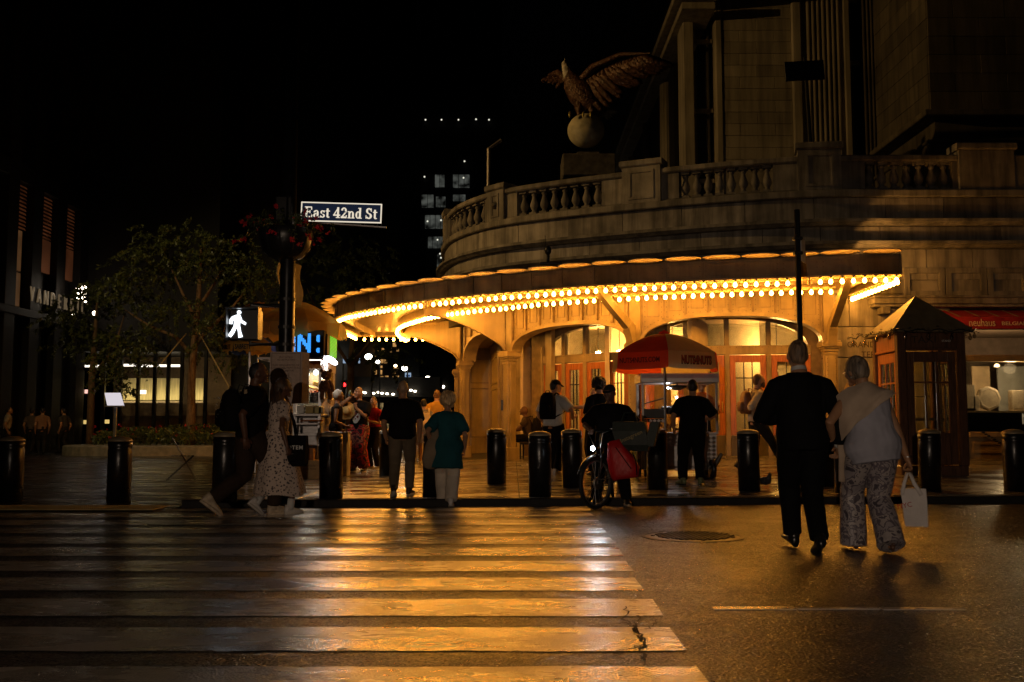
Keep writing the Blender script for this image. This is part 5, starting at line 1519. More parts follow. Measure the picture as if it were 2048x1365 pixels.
for px in (162, 184, 206, 240, 275, 308, 335, 362, 385, 410):
    g = Geo(); g.bb(LX(px) - .07, LX(px) + .07, LY - .1, LY + .1, 0, LZ(690), .01); obj('mullion', g, M_BLACK, lob)
g = Geo(); g.bb(LX(160), LX(240), LY - .05, LY + .05, LZ(735) - .15, LZ(735)); obj('crossbar', g, M_BLACK, lob)
M_TUBE = emit('lobby_tube_light', (.95, .86, .70), 2.2)
for a_, b_, py in ((242, 275, 731), (277, 303, 732), (311, 334, 732), (338, 358, 732), (165, 200, 733)):
    g = Geo(); g.bb(LX(a_, 1.7), LX(b_, 1.7), LY + 1.7, LY + 1.8, Z_at(py, LY + 1.7) - .05, Z_at(py, LY + 1.7) + .06); obj('tube_light', g, M_TUBE, lob)
for a_, b_, py, m_ in ((168, 187, 783, emit('red_white_sign_glow', (1, .55, .45), 1.2)), (278, 290, 784, M_TUBE), (168, 186, 845, emit('floor_glow', (.9, .62, .2), .8)), (208, 218, 844, emit('floor_glow_b', (.9, .62, .2), .8))):
    g = Geo(); g.bb(LX(a_, .6), LX(b_, .6), LY + .6, LY + .7, LZ(py) - .08, LZ(py) + .1); obj('lit_sign', g, m_, lob)  # floor glow is an emissive strip in place of light on the floor
pl = bpy.data.lights.new('lobby_light', 'AREA'); pl.energy = 34; pl.color = (1, .80, .42); pl.shape = 'RECTANGLE'; pl.size = 4.6; pl.size_y = .3
o = bpy.data.objects.new('lobby_light', pl); COL.objects.link(o); o.parent = lob; o.location = ((LX(242) + LX(362)) / 2, LY + 1.75, LZ(803) + .05); o.rotation_euler = (radians(160), 0, 0)
# reflected lights near the lettering, built as small glowing beads
M_GLINT = emit('wall_lamp_glow', (1, .82, .62), 14.0)
for i, (px, py, s) in enumerate(((155, 578, .05), (168, 576, .10), (155, 588, .05), (168, 586, .09), (156, 597, .05), (167, 596, .06), (171, 604, .04), (146, 629, .05), (190, 627, .10))):
    p = at(px, py, 43.6)
    g = Geo(); g.smooth = True; g.ball(p, (s * 1.3, .06, s), 10, 6); g.cur = 1; g.box(p + Vector((0, .12, 0)), (.06, .16, .06))
    o = obj('wall_lamp', g, [M_GLINT, M_BLACK]); tag(o, ['small lamp on top of the column nearer the raised lettering', 'largest wall lamp, on top of the column away from the lettering', 'second small lamp down the column nearer the raised lettering', 'second large lamp down the column away from the lettering', 'lowest small lamp of the column nearer the raised lettering', 'third lamp down the column away from the lettering', 'lowest tiny lamp under the bright column of wall lamps', 'lone small lamp below the last raised letters', 'wide bright lamp low beside the tree, below the lamp columns'][i], 'lamp', 'wall lamps beside the raised lettering')
o = None
# ------------------------------------------------------------------ far avenue: towers, shop lights, lamps
def tower(name, label, px0, px1, Y, depth, ztop, m=M_NIGHT):
    t = thing(name, label, 'building'); g = Geo(); g.bb(X_at(px0, Y, 10), X_at(px1, Y, 10), Y, Y + depth, 0, ztop); obj('tower_wall', g, m, t); return t
tw = tower('glass_tower', 'dark office tower with a few rows of lit white windows beyond the canopy', 836, 1000, 150, 30, 95)
M_WIN = emit('lit_office_window', (.62, .66, .58), .055, .95, .8); M_WINO = emit('lit_warm_window', (1, .5, .15), .45, .7, .8)
for a_, b_, y0, y1 in ((870, 890, 350, 374), (906, 940, 350, 375), (843, 868, 390, 415), (872, 892, 394, 414), (906, 932, 390, 402), (850, 892, 431, 457), (856, 894, 474, 496), (874, 892, 510, 534)):
    n = max(1, int((b_ - a_) / 9))
    for k in range(n):
        xa, xb = a_ + (b_ - a_) * k / n, a_ + (b_ - a_) * (k + 1) / n - 1.2
        g = Geo(); p, q = at(xa, y1, 149.6), at(xb, y0, 149.6); g.bb(p.x, q.x, 149.5, 149.95, p.z, q.z); obj('window', g, M_WIN, tw)
M_PT = emit('far_point_light', (.9, .88, .72), .9)
for px, py in ((851, 240), (883, 240), (917, 240), (952, 239), (978, 240), (929, 323), (849, 354), (828, 375), (882, 441), (882, 516), (880, 508), (875, 480), (893, 480), (908, 442), (927, 356), (855, 443)):
    g = Geo(); g.smooth = True; g.ball(at(px, py, 149), .14, 6, 4); obj('office_light', g, M_PT, tw)
g = Geo()
for px, py in ((880, 388), (876, 380), (889, 393), (911, 394), (916, 396), (883, 450), (886, 446), (894, 410)):
    pass
for px, w in ((1092, 6), (1104, 5), (1114, 8)):
    g = Geo(); p, q = at(px - w / 2, 273, 149.2), at(px + w / 2, 262, 149.2)
for k, (lab, px0, px1, Y, zt, m_) in enumerate((('tall dark building edge rising behind the flower basket', 690, 800, 95, 46, M_NIGHT), ('dark block behind the food cart lights along the far avenue', 560, 700, 80, 22, M_NIGHT), ('dark narrow building between the far lamps and the canopy', 885, 960, 110, 24, M_NIGHT))):
    t = tower('far_building', lab, px0, px1, Y, 20, zt, m_)
    if k == 1:
        for px, py, w, h in ((745, 725, 0, 0),):
            pass
    if k < 2:
        rr = random.Random(k + 3)
        for _ in range(26):
            px, py = rr.uniform(px0 + 50, px1 - 4), 690 + 11 * rr.randint(0, 8)
            p = at(px, py, Y - .1); g = Geo(); g.box(p, (rr.uniform(.12, .42), .1, rr.uniform(.2, .42))); obj('window', g, M_WINO, t)
# shop strip with lights under a long canopy
st_o = thing('shop_row', 'row of lit shop fronts under a dark canopy along the far avenue', 'shops')
g = Geo(); p, q = at(690, 790, 70), at(880, 755, 70); g.bb(p.x, q.x, 70, 72, 3.2, 4.6); obj('canopy_band', g, M_NIGHT, st_o)
M_SHOPW = emit('far_shop_window', (.80, .55, .22), .16, .9, 5)
for i in range(11):
    a_ = at(705 + i * 11.5, 800, 70.5); g = Geo(); g.box((a_.x, 70.5, 1.5), (.30, .1, 2.6)); obj('shop_window', g, M_SHOPW, st_o)
M_SHOPL = emit('far_shop_light', (1, .85, .6), 9)
for px, py in ((725, 785), (730, 786), (747, 787), (757, 785), (764, 787), (774, 788), (786, 789), (822, 781), (830, 783)):
    g = Geo(); g.smooth = True; g.ball(at(px, py, 69.7), (.12, .08, .07), 8, 5); obj('shop_light', g, M_SHOPL, st_o)
def far_lamp(px, py, Y, s, col, lab, strength=16, cat='street lamp', name='street_lamp'):
    p = at(px, py, Y); b = Vector((p.x, p.y, .1))
    t = thing(name, lab, cat, b, 0, 'lamps along the far avenue')
    g = Geo(); g.smooth = True; g.ball((0, 0, p.z - .1), (s, s, s * .8), 10, 7); obj('lantern', g, emit('lamp_%d_%d' % (px, py), col, strength), t)
    g = Geo(); g.tube([(s * .9, .15, 0), (s * .9, .15, p.z - .1 + s), (0, 0, p.z - .1 + s * .9)], .05, 6); obj('post', g, M_BLACK, t)
W1, W2 = (1, .90, .72), (1, .72, .38)
for a in ((737, 714, 60, .22, W1, 'nearest bright globe street lamp right of the food cart light'), (755, 724, 66, .15, W1, 'smaller bright street lamp beside the nearest globe lamp'), (809, 737, 66, .20, W1, 'bright street lamp above the bald man in the black polo shirt'),
          (791, 732, 80, .13, W2, 'warm wall lamp lighting a facade above the far shops'), (855, 757, 85, .22, W1, 'white street lamp in the middle of the far avenue'), (886, 774, 110, .18, W1, 'small white street lamp next to the red traffic light'),
          (871, 769, 120, .16, W1, 'small white lamp before the red traffic light'), (828, 748, 120, .15, (.9, 1, .8), 'greenish white far lamp high over the avenue'), (897, 767, 140, .16, (.8, 1, .85), 'faint greenish lamp farthest down the avenue'),
          (836, 778, 90, .12, W2, 'small orange lamp above the person in yellow'), (850, 783, 95, .12, W2, 'small orange lamp near the person in yellow'), (729, 768, 58, .0, W1, '')):
    if a[3] > 0: far_lamp(*a)
t = thing('traffic_light', 'red traffic light glowing far down the avenue', 'traffic light', Vector((at(877, 774, 90).x, 90, .1)))
z = Z_at(774, 90) - .1
g = Geo(); g.box((0, .1, z - .3), (.36, .2, 1.05), None, .03); g.tube([(.3, .2, 0), (.3, .2, z + .2)], .06, 6); g.box((.15, .15, z), (.3, .06, .06)); obj('signal_body', g, M_BLACK, t)
g = Geo(); g.smooth = True; g.ball((0, -.05, z), (.26, .1, .26), 14, 8); obj('red_lens', g, emit('red_signal_glow', (1, .02, .02), 7), t)
t = thing('traffic_light', 'small red signal lamp above the woman in the tank top', 'traffic light', Vector((at(688, 770, 60).x, 60, .1)))
z = Z_at(770, 60) - .1
g = Geo(); g.tube([(0, .2, 0), (0, .2, z + .3)], .05, 6); g.box((0, .1, z), (.3, .2, .5), None, .02); obj('signal_body', g, M_BLACK, t)
g = Geo(); g.smooth = True; g.ball((0, -.02, z), (.12, .06, .12), 10, 6); obj('red_lens', g, bpy.data.materials['red_signal_glow'], t)
# lit blue and white signs hanging over the avenue
for px, py, w, h, Y, lab in ((703, 722, 34, 10, 55, 'lit blue and white street sign beside the cart lamp'), (816, 752, 12, 12, 80, 'small lit blue sign under a street lamp'), (861, 768, 9, 9, 95, 'tiny lit blue sign far down the avenue')):
    t = thing('street_sign', lab, 'sign'); p = at(px, py, Y); k = Y / FPX
    g = Geo(); g.box(p, (w * k, .06, h * k)); obj('sign_face', g, emit('blue_sign_%d' % px, (.45, .62, .85), .55), t)
    g = Geo(); g.box(p + Vector((0, -.04, 0)), (w * k * .7, .03, h * k * .3)); obj('sign_legend', g, emit('blue_legend_%d' % px, (.03, .08, .25), .5), t)
    g = Geo(); g.tube([p + Vector((-w * k / 2, .1, h * k)), Vector((p.x - w * k / 2, Y + .1, .1))], .05, 6); obj('post', g, M_BLACK, t)
# off-frame bodies of the added fill lamp for the crossing and the terminal flood lamp
for L_, lab, aim in ((LAMP_A, 'short street lamp behind the viewer lighting the crossing', 1), (LAMP_B, 'flood lamp on a pole across the plaza aimed at the terminal', 1)):
    t = thing('street_lamp', lab, 'street lamp', (L_.x - 1.3, L_.y - .3, 0))
    g = Geo(); g.tube([(0, 0, 0), (0, 0, L_.z - .3), (.4, .1, L_.z + .05), (1.1, .3, L_.z + .12)], [.08, .06, .05, .045], 10); obj('post', g, M_ALU, t)
    g = Geo(); g.box((1.3, .3, L_.z + .1), (.55, .22, .10), None, .03); obj('lamp_head', g, M_ALU, t)
    if L_ is LAMP_A:
        g = Geo(); g.box((1.3, .75, L_.z + .085), (.9, .75, .03), None, .008); obj('visor', g, M_BLACK, t)  # visor added to cut the fill light off above the street
# ------------------------------------------------------------------ nuts cart with its umbrella
def translucent(m, col, f=.45):
    nt = m.node_tree; N, L = nt.nodes, nt.links; b = N['Principled BSDF']
    t = N.new('ShaderNodeBsdfTranslucent'); t.inputs['Color'].default_value = (*col, 1)
    mx = N.new('ShaderNodeMixShader'); mx.inputs[0].default_value = f
    L.new(b.outputs[0], mx.inputs[1]); L.new(t.outputs[0], mx.inputs[2]); L.new(mx.outputs[0], N['Material Output'].inputs['Surface'])
    return m
def patt(name, cols, scale, kind='noise', rough=.7, stops=None, stretch=None, bump=0.0):
    """printed cloth: hard-edged colour patches"""
    m, nt, b = new_mat(name); N, L = nt.nodes, nt.links
    b.inputs['Roughness'].default_value = rough
    tc = N.new('ShaderNodeTexCoord'); src = tc.outputs['Object']
    if stretch:
        mp = N.new('ShaderNodeMapping'); mp.inputs['Scale'].default_value = stretch; L.new(src, mp.inputs['Vector']); src = mp.outputs['Vector']
    if kind == 'noise':
        t = N.new('ShaderNodeTexNoise'); t.inputs['Scale'].default_value = scale; t.inputs['Detail'].default_value = 3; t.inputs['Distortion'].default_value = .6; out = t.outputs['Fac']
    else:
        nz = N.new('ShaderNodeTexNoise'); nz.inputs['Scale'].default_value = scale * 2.2; nz.inputs['Detail'].default_value = 2
        L.new(src, nz.inputs['Vector'])
        vm = N.new('ShaderNodeMixRGB'); vm.inputs['Fac'].default_value = .035
        L.new(src, vm.inputs['Color1']); L.new(nz.outputs['Color'], vm.inputs['Color2'])
        t = N.new('ShaderNodeTexVoronoi'); t.inputs['Scale'].default_value = scale; out = t.outputs['Distance']
        L.new(vm.outputs['Color'], t.inputs['Vector'])
    if kind == 'noise': L.new(src, t.inputs['Vector'])
    r = N.new('ShaderNodeValToRGB'); r.color_ramp.interpolation = 'CONSTANT'
    st = stops or [i / len(cols) for i in range(len(cols))]
    while len(r.color_ramp.elements) < len(cols): r.color_ramp.elements.new(.5)
    for e, s, c in zip(r.color_ramp.elements, st, cols): e.position = s; e.color = (*c, 1)
    L.new(out, r.inputs['Fac']); L.new(r.outputs['Color'], b.inputs['Base Color'])
    if bump:
        n2 = N.new('ShaderNodeTexNoise'); n2.inputs['Scale'].default_value = 14; bp = N.new('ShaderNodeBump'); bp.inputs['Strength'].default_value = bump; bp.inputs['Distance'].default_value = .02
        L.new(tc.outputs['Object'], n2.inputs['Vector']); L.new(n2.outputs['Fac'], bp.inputs['Height']); L.new(bp.outputs['Normal'], b.inputs['Normal'])
    return m
NY = 17.45
nx0, nx1 = X_at(1284, NY), X_at(1437, NY)
nz0 = walk_z((nx0 + nx1) / 2, NY)
nc = thing('nuts_cart', 'stainless street cart selling hot nuts with glass case and diamond plate panels', 'food cart', ((nx0 + nx1) / 2, NY, nz0))
hw = (nx1 - nx0) / 2
def nZ(py): return Z_at(py, NY) - nz0
zb_, zt_ = nZ(866), nZ(747)
g = Geo(); g.bb(-hw + .03, hw - .03, .03, .80, .14, zb_ - .03); obj('cart_body', g, M_SSTEEL, nc)
def quilt(g, x0, x1, z0, z1, y, nx_, nz_):
    for i in range(nx_):
        for j in range(nz_):
            a, b = x0 + (x1 - x0) * i / nx_, x0 + (x1 - x0) * (i + 1) / nx_; c, d = z0 + (z1 - z0) * j / nz_, z0 + (z1 - z0) * (j + 1) / nz_
            g.add([((a + b) / 2, y, c), (b, y, (c + d) / 2), ((a + b) / 2, y, d), (a, y, (c + d) / 2), ((a + b) / 2, y - .014, (c + d) / 2)], [(0, 1, 4), (1, 2, 4), (2, 3, 4), (3, 0, 4)])
g = Geo(); quilt(g, -hw + .04, hw - .04, .16, zb_ - .06, .028, 15, 8); o = obj('quilted_panel', g, M_CHROME, nc); o['kind'] = 'stuff'
for x0, x1 in ((-hw + .38, -hw + .72), (.12, .44)):
    g = Geo(); g.bb(x0, x1, .0, .03, .2, .56, .008); d_ = obj('cabinet_door', g, M_SSTEEL, nc); g = Geo(); g.tube([(x1 - .05, -.02, .35), (x1 - .05, -.02, .45)], .01, 6); obj('handle', g, M_DARKM, d_)
g = Geo(); g.bb(-hw, hw, -.02, .84, zb_ - .03, zb_ + .01, .008); obj('counter_top', g, M_SSTEEL, nc)
for x in (-hw + .02, hw - .02):
    for y in (.02, .8): g = Geo(); g.bb(x - .018, x + .018, y - .018, y + .018, zb_, zt_); obj('corner_post', g, M_ALU, nc)
g = Geo(); g.bb(-hw - .02, hw + .02, -.05, .86, nZ(766), zt_, .01); obj('roof_box', g, M_SSTEEL, nc)
g = Geo(); g.bb(-hw, hw, -.058, -.05, nZ(757), nZ(749)); g.cur = 0; obj('roof_trim', g, mat('pinkish_trim', (.45, .36, .38), .4), nc)
for x in (-hw + .03, hw - .03):
    g = Geo(); g.bb(x - .004, x + .004, .04, .78, zb_ + .02, nZ(768)); obj('glass_side', g, M_GLASS, nc)
g = Geo(); g.bb(-hw + .04, -hw + .42, .1, .5, nZ(837), nZ(818), .01); g.bb(-hw + .06, -hw + .40, .08, .45, nZ(845), nZ(838)); obj('roaster', g, M_DARKM, nc)
g = Geo(); 
for i in range(5): g.box((-hw + .09 + i * .072, .075, nZ(842)), (.045, .01, .045), Matrix.Rotation(pi / 4, 3, 'Y'))
o = obj('diamond_trim', g, M_WHITE, nc); o['kind'] = 'stuff'
g = Geo(); g.box((-hw + .24, .3, nZ(802)), (.36, .3, .02), Matrix.Rotation(radians(-16), 3, 'Y')); obj('lid', g, M_DARKM, nc)
g = Geo(); g.bb(-.28, .25, .3, .7, nZ(828), nZ(812), .02); obj('warming_tray', g, M_DARKM, nc)
g = Geo(); g.lathe([(.03, .05), (.17, .03), (.17, .0), (.05, -.05)], (.02, .35, nZ(774)), 14); g.tube([(.02, .35, nZ(770)), (.02, .35, nZ(766))], .01, 5); obj('hanging_scale', g, M_BLACK, nc)
nl = emit('cart_lamp_glow', (.9, .95, 1.0), 20.0)
g = Geo(); g.smooth = True; g.ball((-.13, .45, nZ(774)), .022, 8, 6); g.ball((.06, .7, nZ(793)), .02, 8, 6); o = obj('lamp_bead', g, nl, nc); o['kind'] = 'stuff'
r = random.Random(3); g = Geo(); g.smooth = True
for i in range(90): g.ball((r.uniform(-.25, .35), r.uniform(.12, .6), zb_ + .03 + r.random() ** 2 * .13), r.uniform(.016, .028), 6, 4)
o = obj('roasted_nut', g, mat('roasted_nuts', (.22, .10, .04), .5, var=.5), nc); o['kind'] = 'stuff'
pl = bpy.data.lights.new('cart_lamp_light', 'POINT'); pl.energy = 9; pl.color = (.95, .95, 1.0); pl.shadow_soft_size = .04
o = bpy.data.objects.new('cart_lamp_light', pl); COL.objects.link(o); o.parent = nc; o.location = (-.13, .40, nZ(776))
g = Geo(); g.bb(-hw - .09, -hw - .02, .0, .7, .02, zb_ - .02, .01); obj('painted_side_board', g, patt('graffiti_board', [(.5, .10, .05), (.16, .28, .10), (.5, .36, .16), (.35, .08, .06)], 7, rough=.5), nc)
for x, y in ((hw - .14, -.12), (-hw + .1, .2), (hw - .1, .7)):
    g = Geo(); g.smooth = True; M = Matrix.Rotation(pi / 2, 3, 'Y')
    g.lathe([(.06, -.035), (.155, -.04), (.165, 0), (.155, .04), (.06, .035)], (x, y, .165 if y < 0 else .10), 20, True, M if y < 0 else M @ Matrix.Diagonal((.6, .6, 1)))
    w_ = obj('wheel', g, M_BLACK, nc)
g = Geo(); g.tube([(hw - .14, -.12, .17), (hw - .06, -.16, .3), (hw + .0, -.2, .42)], [.05, .045, .03], 8, round_=True); g.box((hw - .14, -.02, .19), (.12, .2, .06)); obj('tow_hitch', g, M_DARKM, nc)
# umbrella
ux, uy = X_at(1331, 17.2), 17.2
um = thing('cart_umbrella', 'red and cream vendor umbrella with printed panels over the nuts cart', 'umbrella', (ux, uy, walk_z(ux, uy)))
def uZ(py): return Z_at(py, uy) - walk_z(ux, uy)
zr, zv, zp = uZ(709), uZ(742), uZ(668); NG = 6; GA = 360 / NG
M_URED = mat('umbrella_red_cloth', (.52, .055, .02), .75, var=.2, bump=.2, bscale=9); M_UCRM = mat('umbrella_cream_cloth', (.50, .42, .26), .75, var=.18, bump=.2, bscale=9)
R_ = .93
translucent(M_URED, (.85, .13, .04), .6); translucent(M_UCRM, (.80, .70, .42), .6)
g = Geo(); g.tube([(0, 0, 0), (0, 0, zp)], .022, 8); obj('pole', g, M_ALU, um)
g = Geo(); g.smooth = True; g.lathe([(.10, 0), (.09, .03), (.03, .05), (.005, .07)], (0, 0, zp), 12); obj('finial', g, M_URED, um)
for k in range(NG):
    a0, a1 = radians(-95 + GA * k), radians(-95 + GA * (k + 1))
    m_ = M_UCRM if k % 2 == 0 else M_URED
    g = Geo(); g.smooth = True; nu, nv = 12, 9
    for j in range(nv + 1):
        for i in range(nu + 1):
            t = j / nv; a = a0 + (a1 - a0) * i / nu
            sag = 1 - .07 * sin(pi * i / nu) * t * .8
            rr = R_ * t * sag; z = zp - (zp - zr) * (t ** 1.75) - .015 * sin(pi * i / nu) * t
            g.v.append((rr * cos(a), rr * sin(a), z))
    for j in range(nv):
        for i in range(nu): q = j * (nu + 1) + i; g.face([q, q + 1, q + nu + 2, q + nu + 1])
    gore = obj('umbrella_panel', g, m_, um)
    g = Geo(); g.smooth = True
    for i in range(nu + 1):
        t = i / nu; a = a0 + (a1 - a0) * t; sag = 1 - .056 * sin(pi * t); rr = R_ * sag
        z = zr - .015 * sin(pi * t)
        g.v += [(rr * cos(a), rr * sin(a), z), (rr * cos(a) * 1.03, rr * sin(a) * 1.03, zv - .015 + .03 * abs(2 * t - 1) ** 6)]
    for i in range(nu): g.face([2 * i, 2 * i + 1, 2 * i + 3, 2 * i + 2])
    obj('valance', g, m_, gore)
    am = (a0 + a1) / 2; n_ = Vector((cos(am), sin(am), 0)); pc = n_ * (R_ * .985) + Vector((0, 0, (zr + zv) / 2 - .01))
    rz_ = am + pi / 2
    if k == 0:
        text('umbrella_lettering', 'NUTS4NUTS', .185, mat('letter_shadow', (.03, .02, .015), .7), face_M(pc + n_ * .012 + Vector((.006, 0, -.008)), rz_), um, .002, bold=.012, fix_width=.60)
        text('umbrella_lettering', 'NUTS4NUTS', .185, mat('letter_red_brown', (.42, .08, .02), .6), face_M(pc + n_ * .018, rz_), um, .002, bold=.004, fix_width=.58)
    if k == NG - 1:
        text('umbrella_lettering', 'NUTS4NUTS.COM', .12, mat('letter_dark_red', (.12, .012, .01), .7), face_M(pc + n_ * .014, rz_), um, .002, bold=.002, fix_width=.74)
g = Geo()
for k in range(NG):
    a = radians(-95 + GA * k); g.tube([(0, 0, zp - .03), (R_ * .5 * cos(a), R_ * .5 * sin(a), zp - (zp - zr) * .5 ** 1.55 - .02), (R_ * cos(a), R_ * sin(a), zr - .01)], .008, 5)
    g.tube([(0, 0, zr - .15), (R_ * .55 * cos(a), R_ * .55 * sin(a), zp - (zp - zr) * .55 ** 1.55 - .03)], .006, 5)
o = obj('rib', g, M_ALU, um); o['kind'] = 'stuff'

# ------------------------------------------------------------------ food cart with LED sign and food display
FY = 20.0
fx0, fx1 = X_at(515, FY), X_at(641, FY)
fz0 = .10
fc = thing('food_cart', 'brightly lit steel food cart with blue LED sign and heaped hot food', 'food cart', (0, FY, fz0))
def fZ(py, y=FY): return Z_at(py, y) - fz0
def fX(px, y=FY): return X_at(px, y)
M_WARMW = emit('cart_case_light', (1.0, .90, .74), 2.5)
g = Geo(); g.bb(fx0, fx1, .02, 1.6, .25, fZ(868)); obj('cart_body', g, M_SSTEEL, fc)
for a_, b_ in ((596, 612), (614, 636)):
    g = Geo(); g.bb(fX(a_), fX(b_), -.01, .02, .35, fZ(872), .01); obj('cabinet_door', g, M_ALU, fc)
g = Geo(); g.bb(fx0, fx1 + .04, -.16, 1.6, fZ(833), fZ(828), .008); obj('front_shelf', g, M_SSTEEL, fc)
g = Geo(); g.bb(fx0, fx1 + .04, -.14, .1, fZ(850), fZ(846), .006); obj('lower_shelf', g, M_SSTEEL, fc)
for x in (fX(588), fx1 - .03):
    for y in (.02, 1.56): g = Geo(); g.bb(x - .025, x + .025, y - .025, y + .025, fZ(868), fZ(712)); obj('corner_post', g, M_CHROME, fc)
g = Geo(); g.bb(fx0, fx1, .9, 1.55, fZ(868), fZ(712)); obj('back_case', g, M_SSTEEL, fc)
g = Geo(); g.bb(fx0, fx1 + .05, -.1, 1.62, fZ(720), fZ(715), .008); obj('roof', g, M_SSTEEL, fc)
# LED sign
g = Geo(); g.bb(fX(560), fX(648), -.12, .28, fZ(714), fZ(662), .01); led = obj('led_sign', g, M_BLACK, fc)
M_LEDB = emit('blue_led_glow', (.04, .30, .90), 1.7); M_LEDG = emit('green_led_glow', (.22, .75, .04), .9)
g = Geo(); px_ = 2.35
Nn = ["11....11", "111...11", "111...11", "1111..11", "11111.11", "11.11.11", "11.11111", "11..1111", "11...111", "11...111", "11....11", "11....11"]
for j, row in enumerate(Nn):
    for i, c in enumerate(row):
        if c == '1':
            for a in (0, .5):
                for b in (0, .5): g.box((fX(592.5 + (i + a) * 3.35, FY - .13), -.128, fZ(668 + (j + b) * 3.2, FY - .13)), (.0125, .012, .0125))
for j in range(24):
    for i in range(3):
        if not (i == 2 and j % 5 == 0): g.box((fX(583.5 + i * 1.7, FY - .13), -.128, fZ(670 + j * 1.6, FY - .13)), (.0125, .012, .0125))
for (y0, n) in ((671, 9), (697, 6)):
    for j in range(n):
        for i in range(4):
            if not (j in (0, n - 1) and i == 0): g.box((fX(630.5 + i * 1.7, FY - .13), -.128, fZ(y0 + j * 1.6, FY - .13)), (.0125, .012, .0125))
o = obj('led_dot', g, M_LEDB, led); o['kind'] = 'stuff'
g = Geo(); sx_ = fX(650)
g.bb(sx_ - .02, sx_ + .02, .0, 1.1, fZ(712), fZ(668), .008); ls = obj('side_led_sign', g, M_BLACK, fc)
g = Geo()
for j in range(14):
    for i in range(26): g.box((sx_ + .024, .28 + i * .03, fZ(709) + (fZ(671) - fZ(709)) * j / 13), (.008, .015, .018))
o = obj('led_dot', g, M_LEDG, ls); o['kind'] = 'stuff'
# lit picture, display case, pans, trays
M_PIC = patt('chicken_and_rice_print', [(.30, .05, .01), (.62, .16, .02), (.80, .36, .06), (.75, .62, .40)], 9, rough=.4)
g = Geo(); g.bb(fX(596), fX(641), -.06, -.03, fZ(738), fZ(722), .003); obj('menu_picture', g, M_PIC, fc)
g = Geo(); g.bb(fX(590), fX(640), -.05, .0, fZ(721.5), fZ(718.5)); obj('case_light', g, M_WARMW, fc)
g = Geo(); g.bb(fX(596), fX(640), .62, .64, fZ(830), fZ(740)); obj('case_back', g, mat('case_back_metal', (.42, .34, .25), .45, .4, bump=.2, bscale=6), fc)
g = Geo(); g.smooth = True
for px, py, s in ((624, 744, .055), (635, 752, .05), (606, 748, .05)): g.ball((fX(px), .3, fZ(py)), s, 10, 7)
o = obj('case_bulb', g, emit('case_bulb_glow', (1, .92, .8), 9.0), fc); o['kind'] = 'stuff'
pl = bpy.data.lights.new('case_lamp', 'AREA'); pl.energy = 22; pl.color = (1, .80, .55); pl.shape = 'RECTANGLE'; pl.size = .5; pl.size_y = .4
o = bpy.data.objects.new('case_lamp', pl); COL.objects.link(o); o.parent = fc; o.location = (fX(618), .25, fZ(741))
g = Geo(); g.bb(fX(595), fX(641), .0, .008, fZ(826), fZ(741)); obj('case_glass', g, M_GLASS, fc)
r = random.Random(8)
g = Geo(); g.smooth = True
for i in range(60): g.ball((fX(628) + r.uniform(-.13, .13), .2 + r.uniform(-.1, .1), fZ(786) + r.random() * .05), (r.uniform(.02, .035), .02, r.uniform(.012, .02)), 6, 4)
o = obj('grilled_meat', g, mat('grilled_meat', (.45, .10, .02), .35, var=.5, vscale=20), fc); o['kind'] = 'stuff'
g = Geo(); M = Matrix.Rotation(radians(20), 3, 'Y'); g.box((fX(630), .25, fZ(768)), (.20, .2, .10), M, .02); g.box((fX(617), .4, fZ(775)), (.26, .15, .05), M, .02); obj('flat_bread', g, mat('golden_bread', (.62, .34, .08), .6), fc)
for i in range(6):
    g = Geo(); g.smooth = True; g.lathe([(.02, 0), (.125, .0), (.14, .018), (.13, .03), (.02, .028)], (fX(628), .12, fZ(806) + i * .034), 18); obj('pan', g, M_ALU, fc)
for i, (px, w, h, c) in enumerate(((596, .14, .17, (.6, .6, .56)), (612, .2, .15, (.34, .24, .05)), (627, .18, .15, (.30, .25, .07)), (638, .1, .13, (.4, .34, .2)))):
    g = Geo(); g.bb(fX(px), fX(px) + w, -.12, .02, fZ(828), fZ(828) + h, .012); obj('tray', g, mat('tray_%d' % i, c, .35, .2), fc)
g = Geo()
for i in range(14): g.ball((fX(604) + i * .032, -.1, fZ(845) + .03), (.022, .04, .02), 7, 5)
o = obj('bun', g, mat('pretzel_bun', (.40, .16, .04), .45), fc); o['kind'] = 'stuff'
# side of the cart: chrome frame, fluorescent lamp, bottles
g = Geo()
for z0, z1 in ((fZ(868), fZ(835)), (fZ(828), fZ(795)), (fZ(740), fZ(716))): g.bb(fx1 - .01, fx1 + .012, .05, 1.55, z0, z1, .006)
obj('side_panel', g, mat('side_panel_white', (.55, .50, .44), .35, .3, var=.3, vscale=5), fc)
g = Geo(); g.bb(fx1 + .0, fx1 + .02, .4, 1.2, fZ(795), fZ(740)); obj('side_glass', g, M_GLASS, fc)
t = thing('cart_lamp', 'glaring white lamp hung at the corner of the food cart', 'lamp', (X_at(662, 20.4), 20.4, Z_at(722, 20.4)))
g = Geo(); g.smooth = True; g.ball((0, 0, 0), (.125, .08, .055), 14, 8, Matrix.Rotation(radians(32), 3, 'Y')); obj('tube', g, emit('cart_lamp_white', (.96, .97, 1.0), 55.0), t)
g = Geo(); g.tube([(-.12, .05, .08), (-.34, .1, .06)], .02, 6); obj('bracket', g, M_ALU, t)
g = Geo(); g.smooth = True
for px, py, c in ((657, 800, 0), (650, 818, 0), (661, 823, 0), (654, 780, 0)): g.lathe([(.05, -.09), (.05, .04), (.02, .08), (.02, .11)], (fX(px, FY + .9), .85, fZ(py, FY + .9)), 9)
o = obj('bottle', g, mat('sauce_bottles', (.5, .32, .14), .3, var=.5, vscale=4), fc); o['kind'] = 'stuff'
